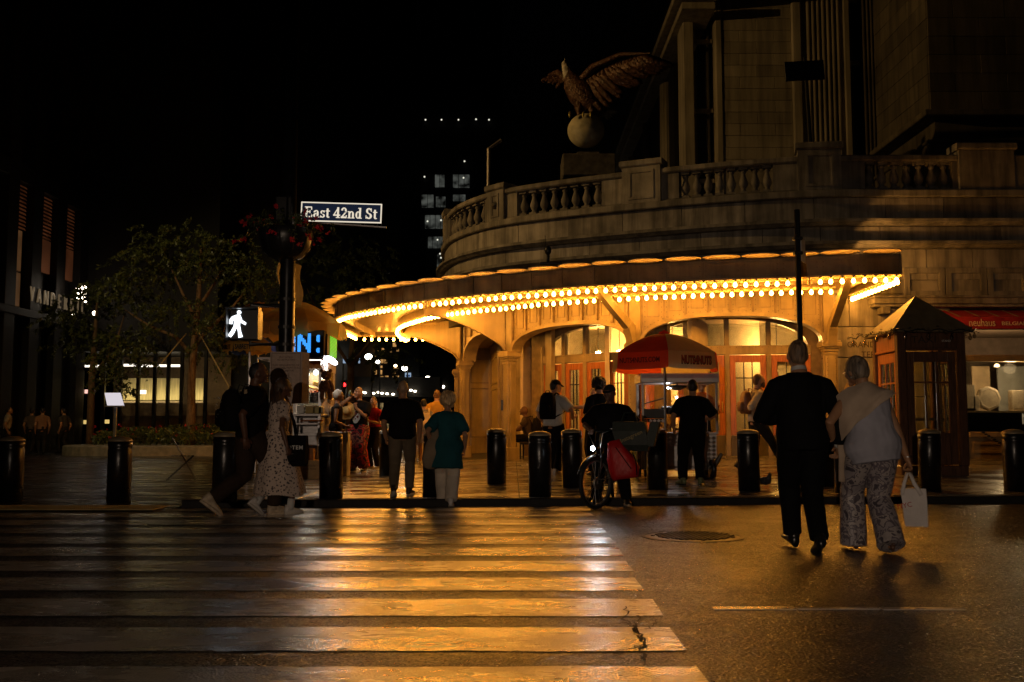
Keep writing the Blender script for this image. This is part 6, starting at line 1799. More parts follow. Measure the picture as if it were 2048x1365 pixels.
# teddy bear
t = thing('teddy_bear', 'brown teddy bear hanging from the post of the food cart', 'teddy bear', at(652, 765, 19.7))
M_FUR = mat('brown_plush', (.13, .055, .025), .95, var=.4, vscale=20, bump=.6, bscale=70)
def bear(px, py): return at(px, py, 19.7) - t.location
g = Geo(); g.smooth = True
g.ball(bear(652, 772), (.10, .085, .12), 12, 9); g.ball(bear(652, 751), (.105, .09, .09), 12, 9); g.ball(bear(643, 742), .038, 8, 6); g.ball(bear(661, 742), .038, 8, 6)
g.ball(bear(652, 754) + Vector((0, -.085, 0)), (.04, .035, .03), 8, 6)
for px in (641, 664): g.tube([bear(652 + (px - 652) * .6, 764), bear(px, 772), bear(px + (2 if px > 652 else -2), 782)], [.04, .036, .03], 8, (0, 1, 0), True, True)
for px in (645, 659): g.tube([bear(px, 782), bear(px + (px - 652) * .2, 794), bear(px, 802)], [.05, .045, .04], 8, (0, 1, 0), True, True)
obj('plush_body', g, M_FUR, t)
g = Geo(); g.smooth = True
for px in (645, 659): g.ball(bear(px, 803) + Vector((0, -.03, 0)), (.034, .02, .04), 8, 6)
o = obj('sole_patch', g, mat('cream_plush', (.45, .38, .28), .9), t); o['kind'] = 'stuff'
g = Geo(); g.tube([bear(652, 742), bear(650, 722)], .006, 5); obj('cord', g, M_BLACK, t)
# carton, crate, A-board, bin behind
def carton(px0, px1, py0, py1, Y, name, label, m, cat, lines=()):
    p = at(px0, py1, Y); q = at(px1, py0, Y); zg = walk_z(p.x, Y) if p.x > WALK_L else .09
    t = thing(name, label, cat, ((p.x + q.x) / 2, Y, max(zg, p.z) if py1 < 940 else zg)); w = q.x - p.x; h = q.z - t.location.z
    g = Geo(); g.bb(-w / 2, w / 2, 0, w * .8, 0, h, .006); obj('box_body', g, m, t)
    for k, body in enumerate(lines): text('box_lettering', body, h * .14, M_INK, face_M((0, -.003, h * (.72 - .17 * k)), 0, pi), t, .002, fix_width=w * .6)
    return t
M_CARD = mat('cardboard', (.46, .31, .15), .8, var=.12)
carton(597, 641, 921, 957, 18.6, 'cardboard_box', 'cardboard box with upside down print on the pavement by the food cart', M_CARD, 'box', ('UNITED STATES', 'POSTAL SERVICE'))
carton(603, 627, 898, 921, 18.75, 'cardboard_box', 'small brown carton on top of the printed cardboard box', mat('brown_carton', (.30, .15, .06), .8), 'box')
t = thing('menu_board', 'leaning food poster board standing at the end of the food cart', 'board', (X_at(688, 20.2), 20.2, .12))
g = Geo(); M = Matrix.Rotation(radians(-14), 3, 'X') @ Matrix.Rotation(radians(25), 3, 'Z'); g.box((0, 0, .36), (.30, .02, .72), M); obj('poster_panel', g, M_PIC, t)
t = thing('drinks_cooler', 'white cooler with a steel rim beside the food cart behind the bollard', 'cooler', (X_at(674, 19.6), 19.6, .12))
g = Geo(); g.bb(-.2, .2, 0, .4, 0, .84, .01); obj('cooler_body', g, mat('cooler_white', (.55, .53, .50), .4, var=.35, vscale=6), t)
g = Geo(); g.bb(-.22, .22, -.02, .42, .84, .87, .008); g.bb(-.22, -.19, -.02, .0, .66, .84); g.bb(.19, .22, -.02, .0, .66, .84); obj('rim', g, M_CHROME, t)
# drink crates behind the sipping man
for i in range(4):
    p = Vector((X_at(690, 21.6), 21.6, .13 + i * .16)); g = Geo()
    for z in (.0, .065, .13): g.bb(-.22, .22, -.18, .18, z, z + .035)
    for x in (-.2, .2):
        for y in (-.16, .16): g.bb(x - .02, x + .02, y - .02, y + .02, .03, .14)
    tag(obj('drink_crate', g, M_DARKM, None, p), ['lowest dark slatted crate of the stack beside the food cart', 'second dark slatted crate from the ground beside the food cart', 'third dark slatted crate from the ground beside the food cart', 'topmost dark slatted crate of the stack beside the food cart'][i], 'crate', 'stacked crates beside the food cart')
t = thing('straw_hat', 'round straw hat hanging by the sipping man', 'hat', at(693, 822, 21.3))
g = Geo(); g.smooth = True; M = Matrix.Rotation(radians(80), 3, 'X'); g.lathe([(.01, .10), (.07, .095), (.09, .06), (.1, .01), (.19, -.005), (.2, -.015), (.1, -.01)], (0, 0, 0), 20, True, M); obj('hat_body', g, mat('straw', (.52, .33, .10), .7, bump=.4, bscale=60), t)
# yellow umbrellas over the carts
M_YEL = mat('yellow_umbrella_cloth', (.55, .33, .06), .7, var=.25, vscale=4, bump=.3, bscale=8); M_BLU = mat('blue_umbrella_cloth', (.05, .10, .32), .7, var=.3)
translucent(M_YEL, (.80, .48, .08))
def parasol(label, px, Y, py_top, py_rim, py_val, R_, cols, word=None, rag=.0, seed=0):
    x = X_at(px, Y, 3); t = thing('cart_parasol', label, 'umbrella', (x, Y, .1), 0, 'yellow umbrellas over the food carts')
    zp, zr, zv = (Z_at(q, Y) - .1 for q in (py_top, py_rim, py_val))
    rr_ = random.Random(seed)
    g = Geo(); g.tube([(0, 0, 0), (0, 0, zp)], .024, 7); obj('pole', g, M_ALU, t)
    for k in range(8):
        a0, a1 = radians(-112 + 45 * k), radians(-112 + 45 * (k + 1)); g = Geo(); g.smooth = True
        for j in range(7):
            for i in range(7):
                u = j / 6; a = a0 + (a1 - a0) * i / 6; s_ = 1 - .06 * sin(pi * i / 6) * u
                g.v.append((R_ * u * s_ * cos(a), R_ * u * s_ * sin(a), zp - (zp - zr) * u ** 1.5))
        for j in range(6):
            for i in range(6): q = j * 7 + i; g.face([q, q + 1, q + 8, q + 7])
        b = len(g.v)
        for i in range(7):
            a = a0 + (a1 - a0) * i / 6; s_ = 1 - .06 * sin(pi * i / 6); wv = rr_.uniform(.96, 1.06)
            g.v += [(R_ * s_ * cos(a), R_ * s_ * sin(a), zr), (R_ * s_ * wv * cos(a), R_ * s_ * wv * sin(a), zv + rr_.uniform(-rag, rag))]
        for i in range(6): g.face([b + 2 * i, b + 2 * i + 1, b + 2 * i + 3, b + 2 * i + 2])
        obj('umbrella_panel', g, cols[k % len(cols)], t)
        if word and k in (0, 7):
            am = (a0 + a1) / 2; n_ = Vector((cos(am), sin(am), 0)); text('umbrella_lettering', word, (zr - zv) * .8, M_BLACK, face_M(n_ * (R_ * 1.03) + Vector((0, 0, (zr + zv) / 2)), am + pi / 2), t, .003, bold=.003, fix_width=R_ * .62)
parasol('larger yellow umbrella over the LED sign of the food cart', 596, 20.7, 603, 652, 676, 1.0, [M_YEL, M_YEL, M_YEL], None, .07, 1)
parasol('yellow umbrella with black lettering behind the walk signal', 516, 21.6, 604, 640, 664, .72, [M_YEL], 'SABRETT', .03, 2)
parasol('lowest yellow and blue umbrella beside the notice board', 500, 19.6, 664, 690, 706, .50, [M_YEL, M_YEL, M_BLU], 'SABRETT', .03, 3)
# pigeon
t = thing('pigeon', 'dark pigeon standing on the wet pavement beside a bollard', 'pigeon', ground_at(1533, 982), radians(200))
M_PIG = mat('pigeon_plumage', (.045, .042, .045), .5, var=.5, vscale=20)
g = Geo(); g.smooth = True
g.tube([(0, -.17, .10), (0, -.10, .115), (0, -.03, .14), (0, .045, .165), (0, .075, .20), (0, .085, .235), (0, .10, .252)], [(.018, .008), (.04, .03), (.06, .062), (.055, .065), (.034, .038), (.024, .026), (.024, .026)], 12, (1, 0, 0), True, True)
g.tube([(0, .115, .252), (0, .145, .245)], [.010, .003], 6)
obj('body', g, M_PIG, t)
for s_ in (-1, 1):
    g = Geo(); g.smooth = True; g.tube([(.05 * s_, .03, .165), (.062 * s_, -.04, .145), (.045 * s_, -.12, .115), (.02 * s_, -.18, .10)], [(.012, .045), (.014, .05), (.010, .03), (.004, .008)], 8, (1, 0, 0), True, True); obj('wing', g, M_PIG, t)
    g = Geo(); g.tube([(.025 * s_, .0, .09), (.025 * s_, .0, .01), (.025 * s_, .04, .004)], .006, 5); g.tube([(.025 * s_, .0, .008), (.045 * s_, .03, .004)], .005, 5); obj('leg', g, mat('pigeon_leg', (.25, .06, .05), .6), t)
# litter
t = obj('paper_scrap', Geo().box((0, 0, .012), (.12, .07, .012), Matrix.Rotation(.4, 3, 'Z')).box((.08, .03, .02), (.07, .05, .03), Matrix.Rotation(.9, 3, 'Y')), M_WHITE, None, ground_at(1048, 932)); tag(t, 'crumpled white paper scrap on the pavement by the arcade column', 'litter')
# ------------------------------------------------------------------ people
PENDING = []          # (object, raw Geo, voxel, smooth steps, fold amp, fold scale, extra Geo)
def V(*a): return Vector(a)
def ik(a, c, l1, l2, hint):
    d = c - a; D = min(max(d.length, abs(l1 - l2) + .01), (l1 + l2) * .999); u = d.normalized()
    x = (l1 * l1 - l2 * l2 + D * D) / (2 * D); h = sqrt(max(0, l1 * l1 - x * x))
    p = Vector(hint) - u * Vector(hint).dot(u)
    if p.length < 1e-4: p = u.orthogonal()
    return a + u * x + p.normalized() * h, a + u * D
def remeshed(name, g, mats, parent, vox=.012, smooth=3, fold=0.0, fscale=8.0, extra=None):
    me = g.mesh(name + '_raw', True)
    o = bpy.data.objects.new(name, me); COL.objects.link(o); o.parent = parent
    md = o.modifiers.new('r', 'REMESH'); md.mode = 'VOXEL'; md.voxel_size = vox; md.use_smooth_shade = True
    sm = o.modifiers.new('s', 'SMOOTH'); sm.factor = .5; sm.iterations = smooth
    PENDING.append((o, mats, fold, fscale, extra))
    return o
def finish_people():
    bpy.context.view_layer.update()
    dg = bpy.context.evaluated_depsgraph_get()
    new = [(o, bpy.data.meshes.new_from_object(o.evaluated_get(dg))) for o, *_ in PENDING]
    for (o, me), (_, mats, fold, fs, extra) in zip(new, PENDING):
        o.modifiers.clear()
        if fold:
            off = Vector((random.uniform(0, 50), random.uniform(0, 50), 0))
            cs = []
            for v in me.vertices:
                c = v.co; n = v.normal
                q = Vector((c.x * fs, c.y * fs, c.z * fs * .55)) + off
                w = noise.noise(q) * .7 + (.5 - abs(noise.noise(q * 1.9 + Vector((3, 1, 7))))) * .6
                cs.append(c + n * (w * fold))
            for v, c in zip(me.vertices, cs): v.co = c
        if extra is not None and extra.v:
            em = extra.mesh('extra', True)
            bm = bmesh.new(); bm.from_mesh(me); bm.from_mesh(em); bm.to_mesh(me); bm.free()
        me.materials.clear()
        for m in (mats if isinstance(mats, (list, tuple)) else [mats]): me.materials.append(m)
        for p in me.polygons:
            p.use_smooth = True
            if p.material_index >= len(me.materials): p.material_index = 0
        me.name = o.name
        o.data = me
def skin(name, c, rough=.5): return mat(name, c, rough, var=.12, vscale=12, bump=.06, bscale=90)
SK_D = skin('dark_skin', (.12, .055, .03)); SK_M = skin('tan_skin', (.36, .19, .10)); SK_L = skin('light_skin', (.48, .28, .18))
def cloth(name, c, rough=.85, var=.18, b=.25): return mat(name, c, rough, var=var, vscale=5, bump=b, bscale=120, bdist=.003, spec=.12)
HAIR_MESH = {}
def hairmat(name, c, c2=None): return mat(name, c, .55, var=.4, vscale=14, bump=.7, bscale=46, bdist=.006, stretch=(3.2, 3.2, .5), col2=c2)
H_GREY = hairmat('grey_brown_hair', (.06, .032, .016), (.19, .12, .07)); H_GREY2 = hairmat('grey_hair', (.06, .042, .028), (.21, .16, .11)); H_BLK = hairmat('black_hair', (.010, .008, .007)); H_BRN = hairmat('brown_hair', (.14, .07, .03)); H_BLO = hairmat('fair_curly_hair', (.42, .25, .10), (.6, .4, .2))
M_SOLE = mat('shoe_sole_white', (.55, .5, .43), .6)
EYE_W = mat('eye_white', (.6, .56, .5), .25); EYE_D = mat('eye_dark', (.01, .008, .006), .2)

def head_geo(c, R, s=1.0):
    s = s * 1.05
    g = Geo(); g.smooth = True; nu, nv = 22, 16; L = []
    for i in range(nv + 1):
        a = -pi / 2 + pi * i / nv; a *= .985; ring = []
        for k in range(nu):
            q = 2 * pi * k / nu; d = Vector((cos(a) * cos(q), cos(a) * sin(q), sin(a)))
            x, y, z = d.x * .077, d.y * .098, d.z * .118
            if d.z < 0:
                x *= 1 - .32 * d.z * d.z; y *= (1 - .18 * d.z * d.z) if d.y > 0 else (1 - .5 * d.z * d.z)
                if d.y > 0: y += .010 * (-d.z)
            if d.y > .5: y *= .95
            ring.append(c + R @ (Vector((x, y, z)) * s))
        L.append(ring)
    g.rings(L)
    def bl(p, r): g.ball(c + R @ (Vector(p) * s), [q * s for q in r], 10, 7, R)
    bl((0, .100, -.012), (.013, .020, .026)); bl((0, .104, -.026), (.017, .016, .012)); bl((0, .086, .034), (.052, .016, .011)); bl((0, .083, -.088), (.030, .024, .020))
    bl((0, .094, -.056), (.024, .010, .007)); bl((0, .092, -.066), (.020, .010, .008)); bl((-.042, .070, -.02), (.022, .02, .02)); bl((.042, .070, -.02), (.022, .02, .02))
    for q in (-1, 1): bl((.079 * q, -.006, -.012), (.010, .021, .033))
    return g
def head_extra(c, R, s=1.0):
    g = Geo(); g.smooth = True
    for q in (-1, 1):
        g.ball(c + R @ (V(.031 * q, .084, .010) * s), .0125 * s, 8, 6)
    return g
def hand_geo(g, w, d, side, curl=.5, s=1.0, palm=None):
    """wrist w, direction d down the hand, side = thumb direction, palm = normal the fingers curl towards"""
    d = d.normalized(); side = (side - d * side.dot(d)).normalized(); p = d.cross(side).normalized()
    if palm is not None and p.dot(palm) < 0: p = -p
    c0, c1 = w, w + d * .085 * s
    g.tube([w - d * .012, w + d * .03 * s, c1], [(.026 * s, .019 * s), (.038 * s, .017 * s), (.041 * s, .014 * s)], 10, side, True, True)
    for k, (o, L) in enumerate(((.030, .068), (.010, .076), (-.011, .070), (-.030, .055))):
        b = c1 + side * o * s - d * .008; a1 = curl * .7; a2 = curl * 1.7
        d1 = d * cos(a1) + p * sin(a1) + side * o * 1.2; d2 = d * cos(a2) + p * sin(a2)
        q1 = b + d1.normalized() * L * .5 * s; q2 = q1 + d2.normalized() * L * .5 * s
        g.tube([b, q1, q2], [.0098 * s, .0090 * s, .0072 * s], 7, side, True, True)
    b = w + d * .025 * s + side * .026 * s; t1 = b + (side * .8 + d * .8 + p * .35 * curl).normalized() * .038 * s; t2 = t1 + (d * 1.0 + side * .25 + p * .7 * curl).normalized() * .032 * s
    g.tube([b - side * .012, t1, t2], [.013 * s, .011 * s, .0085 * s], 7, d, True, True)
def shoe(parent, ank, yaw, pitch, m, s=1.0, heel=0.0, name='shoe', sole=None):
    """ankle point, toe direction yaw (0 = forward), pitch > 0 = heel lifted"""
    g = Geo(); g.smooth = True
    R = Matrix.Rotation(yaw, 3, 'Z') @ Matrix.Rotation(-pitch, 3, 'X')
    st = [(-.075, .026, .040, .045), (-.055, .036, .052, .055), (.0, .036, .055, .06), (.06, .040, .040, .045), (.12, .046, .030, .033), (.165, .038, .022, .024), (.185, .018, .014, .016)]
    rr = []
    for y, w, zc, h in st:
        z0 = -.080 + (heel * max(0, (.06 - y) / .13) if heel else 0)
        rr.append([ank + R @ (V(cos(2 * pi * k / 12) * w, y, z0 + max(.0, zc * (1 + .9 * sin(2 * pi * k / 12)))) * s) for k in range(12)])
    g.rings(rr)
    g.tube([ank + R @ V(0, -.018, -.03) * s, ank + R @ V(0, -.02, .035) * s], [(.045 * s, .052 * s), (.045 * s, .048 * s)], 10)
    if sole is not None:
        g.cur = 1
        L0, L1 = [], []
        for k in range(18):
            q = 2 * pi * k / 18; y = .055 + .135 * sin(q); w = (.047 if y > .02 else .040) * cos(q)
            L0.append(ank + R @ (V(w * 1.06, y * 1.02, -.088) * s)); L1.append(ank + R @ (V(w * 1.08, y * 1.02, -.062) * s))
        g.rings([L0, L1])
    if heel:
        g.tube([ank + R @ V(0, -.05, -.075 + heel * .6) * s, ank + R @ V(0, -.055, -.088) * s], [(.026, .03), (.014, .014)], 8)
    return obj(name, g, [m, sole or m], parent)
def person(label, loc, heading, H, P):
    """P: pose and dress. local frame: x to the person's right, y forward, z up"""
    k = H / 1.75; f = P.get('f', False); w = P.get('w', 1.0)
    t = thing('person', label, 'person', loc, radians(heading))
    pel = V(*P.get('pelvis', (0, 0, .95))); lean = P.get('lean', (0, .02)); L = P.get('torso', .53)
    N = pel + V(lean[0], lean[1], sqrt(max(.05, L * L - lean[0] ** 2 - lean[1] ** 2)))
    up = (N - pel).normalized()
    sy = radians(P.get('sy', 0)); hy = radians(P.get('hy', 0))
    sw = (.160 if f else .185) * (.5 + .5 * w)
    rgt = Matrix.Rotation(sy, 3, 'Z') @ V(1, 0, 0); rh = Matrix.Rotation(hy, 3, 'Z') @ V(1, 0, 0)
    drop = P.get('shdrop', (0, 0))
    ro = P.get('round', .0)
    sh = {s_: N + rgt * sw * s_ - up * .128 + V(0, -.01 + ro, drop[0] if s_ < 0 else drop[1]) for s_ in (-1, 1)}
    hp = {s_: pel + rh * .092 * s_ * (.6 + .4 * w) + V(0, 0, -.03) for s_ in (-1, 1)}
    arms, legs = {}, {}
    for s_, key in ((-1, 'la'), (1, 'ra')):
        tgt, hint = P.get(key, ((.23 * s_, .02, .86), (.35 * s_, -1, 0)))
        arms[s_] = ik(sh[s_], V(*tgt), .29, .255, hint)
    for s_, key in ((-1, 'lf'), (1, 'rf')):
        q = P.get(key, ((.10 * s_, 0, .085), 0, 0)); hint = q[3] if len(q) > 3 else (0.05 * s_, 1, 0)
        kn, an = ik(hp[s_], V(*q[0]), .445, .435, hint); legs[s_] = (kn, an, radians(q[1]), radians(q[2]))
    hd = P.get('head', (0, 0, 0)); Rh = Matrix.Rotation(radians(hd[0]), 3, 'Z') @ Matrix.Rotation(radians(-hd[1]), 3, 'X') @ Matrix.Rotation(radians(hd[2]), 3, 'Y')
    C = N + up * .034 + V(lean[0] * .1, .02 + ro * .6, 0) + Rh @ V(0, .012, .108)
    K = lambda v: v * k
    def tors(t): return pel.lerp(N, t) + V(0, ro * max(0, t - .4) * -.6 + .012 * sin(t * pi), 0)
    base = [(-.22, .125, .095), (-.08, .165, .118), (.05, .172, .118), (.25, .138, .098), (.45, .146, .106), (.62, .156, .112), (.74, .158, .108), (.82, .142, .096), (.89, .112, .084), (.95, .080, .072), (1.02, .060, .062)] if f else \
           [(-.22, .120, .095), (-.08, .155, .112), (.05, .160, .112), (.25, .150, .105), (.45, .162, .112), (.62, .176, .118), (.74, .180, .112), (.82, .160, .100), (.89, .122, .086), (.95, .086, .076), (1.02, .066, .066)]
    bel = P.get('belly', 0.0)
    base = [(t, rx * w, ry * w + bel * max(0, 1 - abs(t - .25) / .35)) for t, rx, ry in base]
    def torso(g, t0, t1, d, flare=0.0):
        st = [b for b in base if t0 < b[0] < t1]
        def interp(t):
            for (a, ra, qa), (b, rb, qb) in zip(base, base[1:]):
                if a <= t <= b: u = (t - a) / (b - a); return (t, ra + (rb - ra) * u, qa + (qb - qa) * u)
            return (t, base[0][1], base[0][2]) if t < base[0][0] else (t, base[-1][1], base[-1][2])
        st = [interp(t0)] + st + [interp(t1)]
        pts, rad = [], []
        for t, rx, ry in st:
            fl = flare * max(0, (.45 - t))
            dd = d if t < .9 else d * .55
            pts.append(K(tors(t))); rad.append(((rx + dd + fl) * k, (ry + dd + fl * .8) * k))
        g.tube(pts, rad, 20, rgt)
    def arm_pts(s_, a0, a1):
        s0, e, wr = sh[s_], arms[s_][0], arms[s_][1]
        def at_(u): return s0.lerp(e, u) if u <= 1 else e.lerp(wr, u - 1)
        us = sorted(set([a0] + [u for u in (.35, .7, 1, 1.3, 1.7, 2) if a0 < u < a1] + [a1]))
        return us, [at_(u) for u in us]
    def arad(u): return ((.060 - .016 * u) if u <= 1 else (.046 - .017 * (u - 1))) * (.86 if f else 1.0) * (.55 + .45 * w)
    # body
    g = Geo(); g.smooth = True
    torso(g, -.22, 1.02, -.012)
    g.tube([K(N - up * .06), K(N + up * .05), K(C - Rh @ V(0, .012, .06))], [((.052 if f else .060) * k, .056 * k)] * 3, 12)
    extra = Geo(); extra.smooth = True
    hg = head_geo(K(C), Rh, k); g.add(hg.v, hg.f)
    for s_ in (-1, 1):
        us, pts = arm_pts(s_, 0, 2)
        g.tube([K(N * .5 + sh[s_] * .5 - up * .03)] + [K(p) for p in pts], [.055 * k] + [arad(u) * k for u in us], 12, (0, 1, 0), True, True)
        kn, an, fy, fp = legs[s_]; lw = (.6 + .4 * w) * k
        g.tube([K(hp[s_]), K(hp[s_].lerp(kn, .5)), K(kn), K(kn.lerp(an, .28)), K(kn.lerp(an, .7)), K(an), K(an - V(0, 0, .03))], [.086 * lw, .074 * lw, .054 * lw, .054 * lw, .040 * lw, .034 * lw, .036 * lw], 12, (1, 0, 0), True, True)
        hcfg = P.get('lh' if s_ < 0 else 'rh', {})
        hdv = Vector(hcfg.get('d', tuple((arms[s_][1] - arms[s_][0]).normalized() + V(0, .05, 0))))
        side = Vector(hcfg.get('side', (0, 1, 0))); palm = Vector(hcfg.get('palm', (-s_, 0, 0)))
        if abs(hdv.normalized().dot(side)) > .93: side = Vector((0, 0, 1))
        hand_geo(extra, K(arms[s_][1]), hdv, side, hcfg.get('curl', .5), k * (.92 if f else 1.0), palm)
        if P.get('barefoot'): pass
    skm = P.get('skin', SK_L)
    remeshed('body', g, skm, t, P.get('vox', .0105), 2, 0, 8, extra)
    # clothes
    def garment(name, fn, m, vox=.012, fold=.006, fs=9):
        g = Geo(); g.smooth = True; fn(g); return remeshed(name, g, m, t, vox, 3, fold * k, fs)
    sp = P.get('shirt')
    if sp:
        def fn(g):
            torso(g, sp.get('hem', -.05), sp.get('top', .985), sp.get('d', .022), sp.get('flare', 0.0))
            sl = sp.get('sleeve', .62)
            if sl > 0:
                for s_ in (-1, 1):
                    us, pts = arm_pts(s_, 0, sl)
                    ex = sp.get('loose', .020)
                    g.tube([K(N * .60 + sh[s_] * .40 - up * .040), K(N * .28 + sh[s_] * .72 - up * .012)] + [K(p) for p in pts], [(.046 + ex) * k, (.052 + ex) * k] + [(arad(u) + ex * (1 + .25 * min(u, 1))) * k for u in us], 14, (0, 1, 0))
                    if sl < 1.9: pass
            else:
                for s_ in (-1, 1): g.tube([K(N * .5 + sh[s_] * .5 - up * .01), K(sh[s_] + up * .005)], [.055 * k, .062 * k], 12, (0, 1, 0), True, True)
        garment(sp.get('name', 'shirt'), fn, sp['m'], sp.get('vox', .012), sp.get('fold', .006), sp.get('fs', 9))
    tr = P.get('trousers')
    if tr:
        def fn(g):
            torso(g, -.14, tr.get('top', .15), tr.get('d', .022))
            for s_ in (-1, 1):
                kn, an, fy, fp = legs[s_]; ln = tr.get('len', 1.97); fl = tr.get('flare', 0); lo = tr.get('loose', .022); lw = (.6 + .4 * w)
                def at_(u): return hp[s_].lerp(kn, u) if u <= 1 else kn.lerp(an, u - 1)
                us = [0, .3, .65, 1.0, 1.3, 1.65, 1.97]; rr = [.092, .086, .074, .058, .056, .048, .044]
                pts, rad = [], []
                for u, r_ in zip(us, rr):
                    if u > ln: break
                    pts.append(K(at_(u))); rad.append((r_ * lw + lo + fl * max(0, u - .7)) * k)
                if ln > 1.98: pts.append(K(kn.lerp(an, ln - 1))); rad.append(rad[-1] * 1.04)
                if ln < 1.9 and pts[-1] != K(at_(ln)): pts.append(K(at_(ln))); rad.append(rad[-1] * 1.03)
                g.tube(pts, rad, 14, (1, 0, 0))
        garment('trousers' if tr.get('len', 1.97) > 1.3 else 'shorts', fn, tr['m'], tr.get('vox', .012), tr.get('fold', .006), tr.get('fs', 8))
    sk_ = P.get('skirt')
    if sk_:
        g = Geo(); g.smooth = True; L_ = []; n = 60; ph = random.uniform(0, 6)
        hem, r0, r1, top = sk_['hem'], sk_.get('r0', .15), sk_['r1'], sk_.get('top', pel.z + .12)
        cx = sk_.get('shift', (0, 0))
        for j in range(15):
            u = j / 14; z = top + (hem - top) * u; R_ = r0 + (r1 - r0) * u ** .85; am = .006 + .045 * u
            ring = []
            for i in range(n):
                q = 2 * pi * i / n; rp = R_ * (1 + am * (sin(q * 9 + ph + .6 * u) * .7 + sin(q * 5 + 1.3) * .6))
                ring.append(K(V(pel.x + cx[0] * u + cos(q) * rp, pel.y + cx[1] * u + sin(q) * rp * .8, z + .012 * sin(q * 4 + ph) * u)))
            L_.append(ring)
        g.rings(L_, False)
        obj('skirt', g, sk_['m'], t)
    for s_ in (-1, 1):
        kn, an, fy, fp = legs[s_]; so = P.get('shoe')
        if so: shoe(t, K(an), fy, fp, so['m'], k * so.get('s', 1.0), so.get('heel', 0), so.get('name', 'shoe'), so.get('sole'))
        if so and so.get('sock'):
            g = Geo(); g.smooth = True; g.tube([K(an - V(0, 0, .02)), K(an.lerp(kn, .26))], [.046 * k, .047 * k], 12); obj('sock', g, so['sock'], t)
    # hair, cap, face
    h = P.get('hair')
    if h:
        g = Geo(); g.smooth = True; st = h.get('style', 'short'); b = h.get('b', 0.0)
        def hb(p, r, nu=18, nv=12): g.ball(K(C) + Rh @ (Vector(p) * k), [q * k for q in r], nu, nv, Rh)
        if st == 'short':
            hb((0, -.018, .018), (.081 + b, .100 + b, .110 + b)); hb((0, -.048, -.02), (.070 + b, .062 + b, .072 + b))
        elif st == 'curly':
            r_ = random.Random(5)
            hb((0, -.02, .035), (.112, .124, .128))
            for _ in range(70):
                v = Vector((r_.uniform(-1, 1), r_.uniform(-1, .55), r_.uniform(-.55, 1))).normalized(); hb((v.x * .112, v.y * .122 - .02, v.z * .126 + .035), (.028, .028, .028), 6, 5)
        elif st == 'buzz': hb((0, -.012, .012), (.0785, .098, .112))
        elif st == 'long':
            hb((0, -.018, .018), (.086, .104, .112)); hb((0, -.06, -.03), (.078, .06, .09))
            r_ = random.Random(6)
            for i in range(15):
                u = i / 14 - .5
                a = C + Rh @ V(u * .13, -.085 + .05 * abs(u), -.02); e_ = V(a.x + u * .10, a.y - .055 + .05 * abs(u), pel.z + r_.uniform(.02, .14))
                g.tube([K(a), K(a.lerp(e_, .35) + V(0, -.03, 0)), K(a.lerp(e_, .7) + V(r_.uniform(-.01, .01), -.02, 0)), K(e_)], [.019 * k, .017 * k, .014 * k, .006 * k], 6)
        remeshed('hair', g, h['m'], t, .010, 1, .004 if st != 'buzz' else .0, 40) if st != 'long' else obj('hair', g, h['m'], t)
    cp = P.get('cap')
    if cp:
        g = Geo(); g.smooth = True; L_ = []
        for i in range(8):
            a = pi / 2 * i / 7; L_.append([K(C) + Rh @ (V(cos(q) * .088 * cos(a * .98), sin(q) * .107 * cos(a * .98) - .005, .028 + .098 * sin(a)) * k) for q in [2 * pi * j / 20 for j in range(20)]])
        g.rings(L_)
        g.rings([[K(C) + Rh @ (V(x, .085 + .085 * (1 - (x / .075) ** 2) * y_, .034 - .035 * y_ * (1 - (x / .09) ** 2) + dz) * k) for x in [-.072 + .144 * j / 10 for j in range(11)]] for y_, dz in ((0, 0), (.5, 0), (1, 0), (1, .006), (.5, .006), (0, .006))], False, False)
        obj('cap', g, cp, t)
    if P.get('face', True):
        g = Geo(); g.smooth = True
        for q in (-1, 1): g.ball(K(C) + Rh @ (V(.030 * q, .0885, .008) * k), .0075 * k, 8, 6)
        o = obj('eye', g, EYE_D, t); o['kind'] = 'stuff'
        if P.get('brow', True):
            g = Geo()
            for q in (-1, 1): g.tube([K(C) + Rh @ (V(x_ * q, y_, z_) * k) for x_, y_, z_ in ((.014, .098, .030), (.03, .097, .036), (.046, .087, .031))], [.003 * k, .0045 * k, .002 * k], 5)
            o = obj('eyebrow', g, (h or {}).get('m', EYE_D), t); o['kind'] = 'stuff'
    bd = P.get('beard')
    if bd:
        g = Geo(); g.smooth = True
        for p_, r_ in (((0, .080, -.088), (.05, .034, .035)), ((-.052, .045, -.06), (.024, .045, .042)), ((.052, .045, -.06), (.024, .045, .042)), ((0, .098, -.042), (.03, .012, .007))): g.ball(K(C) + Rh @ (Vector(p_) * k), [q * k for q in r_], 12, 8, Rh)
        remeshed('beard', g, bd, t, .009, 1, .003, 40)
    t_info = dict(t=t, k=k, C=C * k, N=N * k, pel=pel * k, sh={s: v * k for s, v in sh.items()}, arms={s: (a * k, b * k) for s, (a, b) in arms.items()}, Rh=Rh, K=K, tors=lambda u: tors(u) * k, H=H, legs=legs)
    t_info['M'] = Matrix.Translation(loc) @ Matrix.Rotation(radians(heading), 4, 'Z')
    return t_info
def wpt(I, p): return I['M'] @ Vector(p)
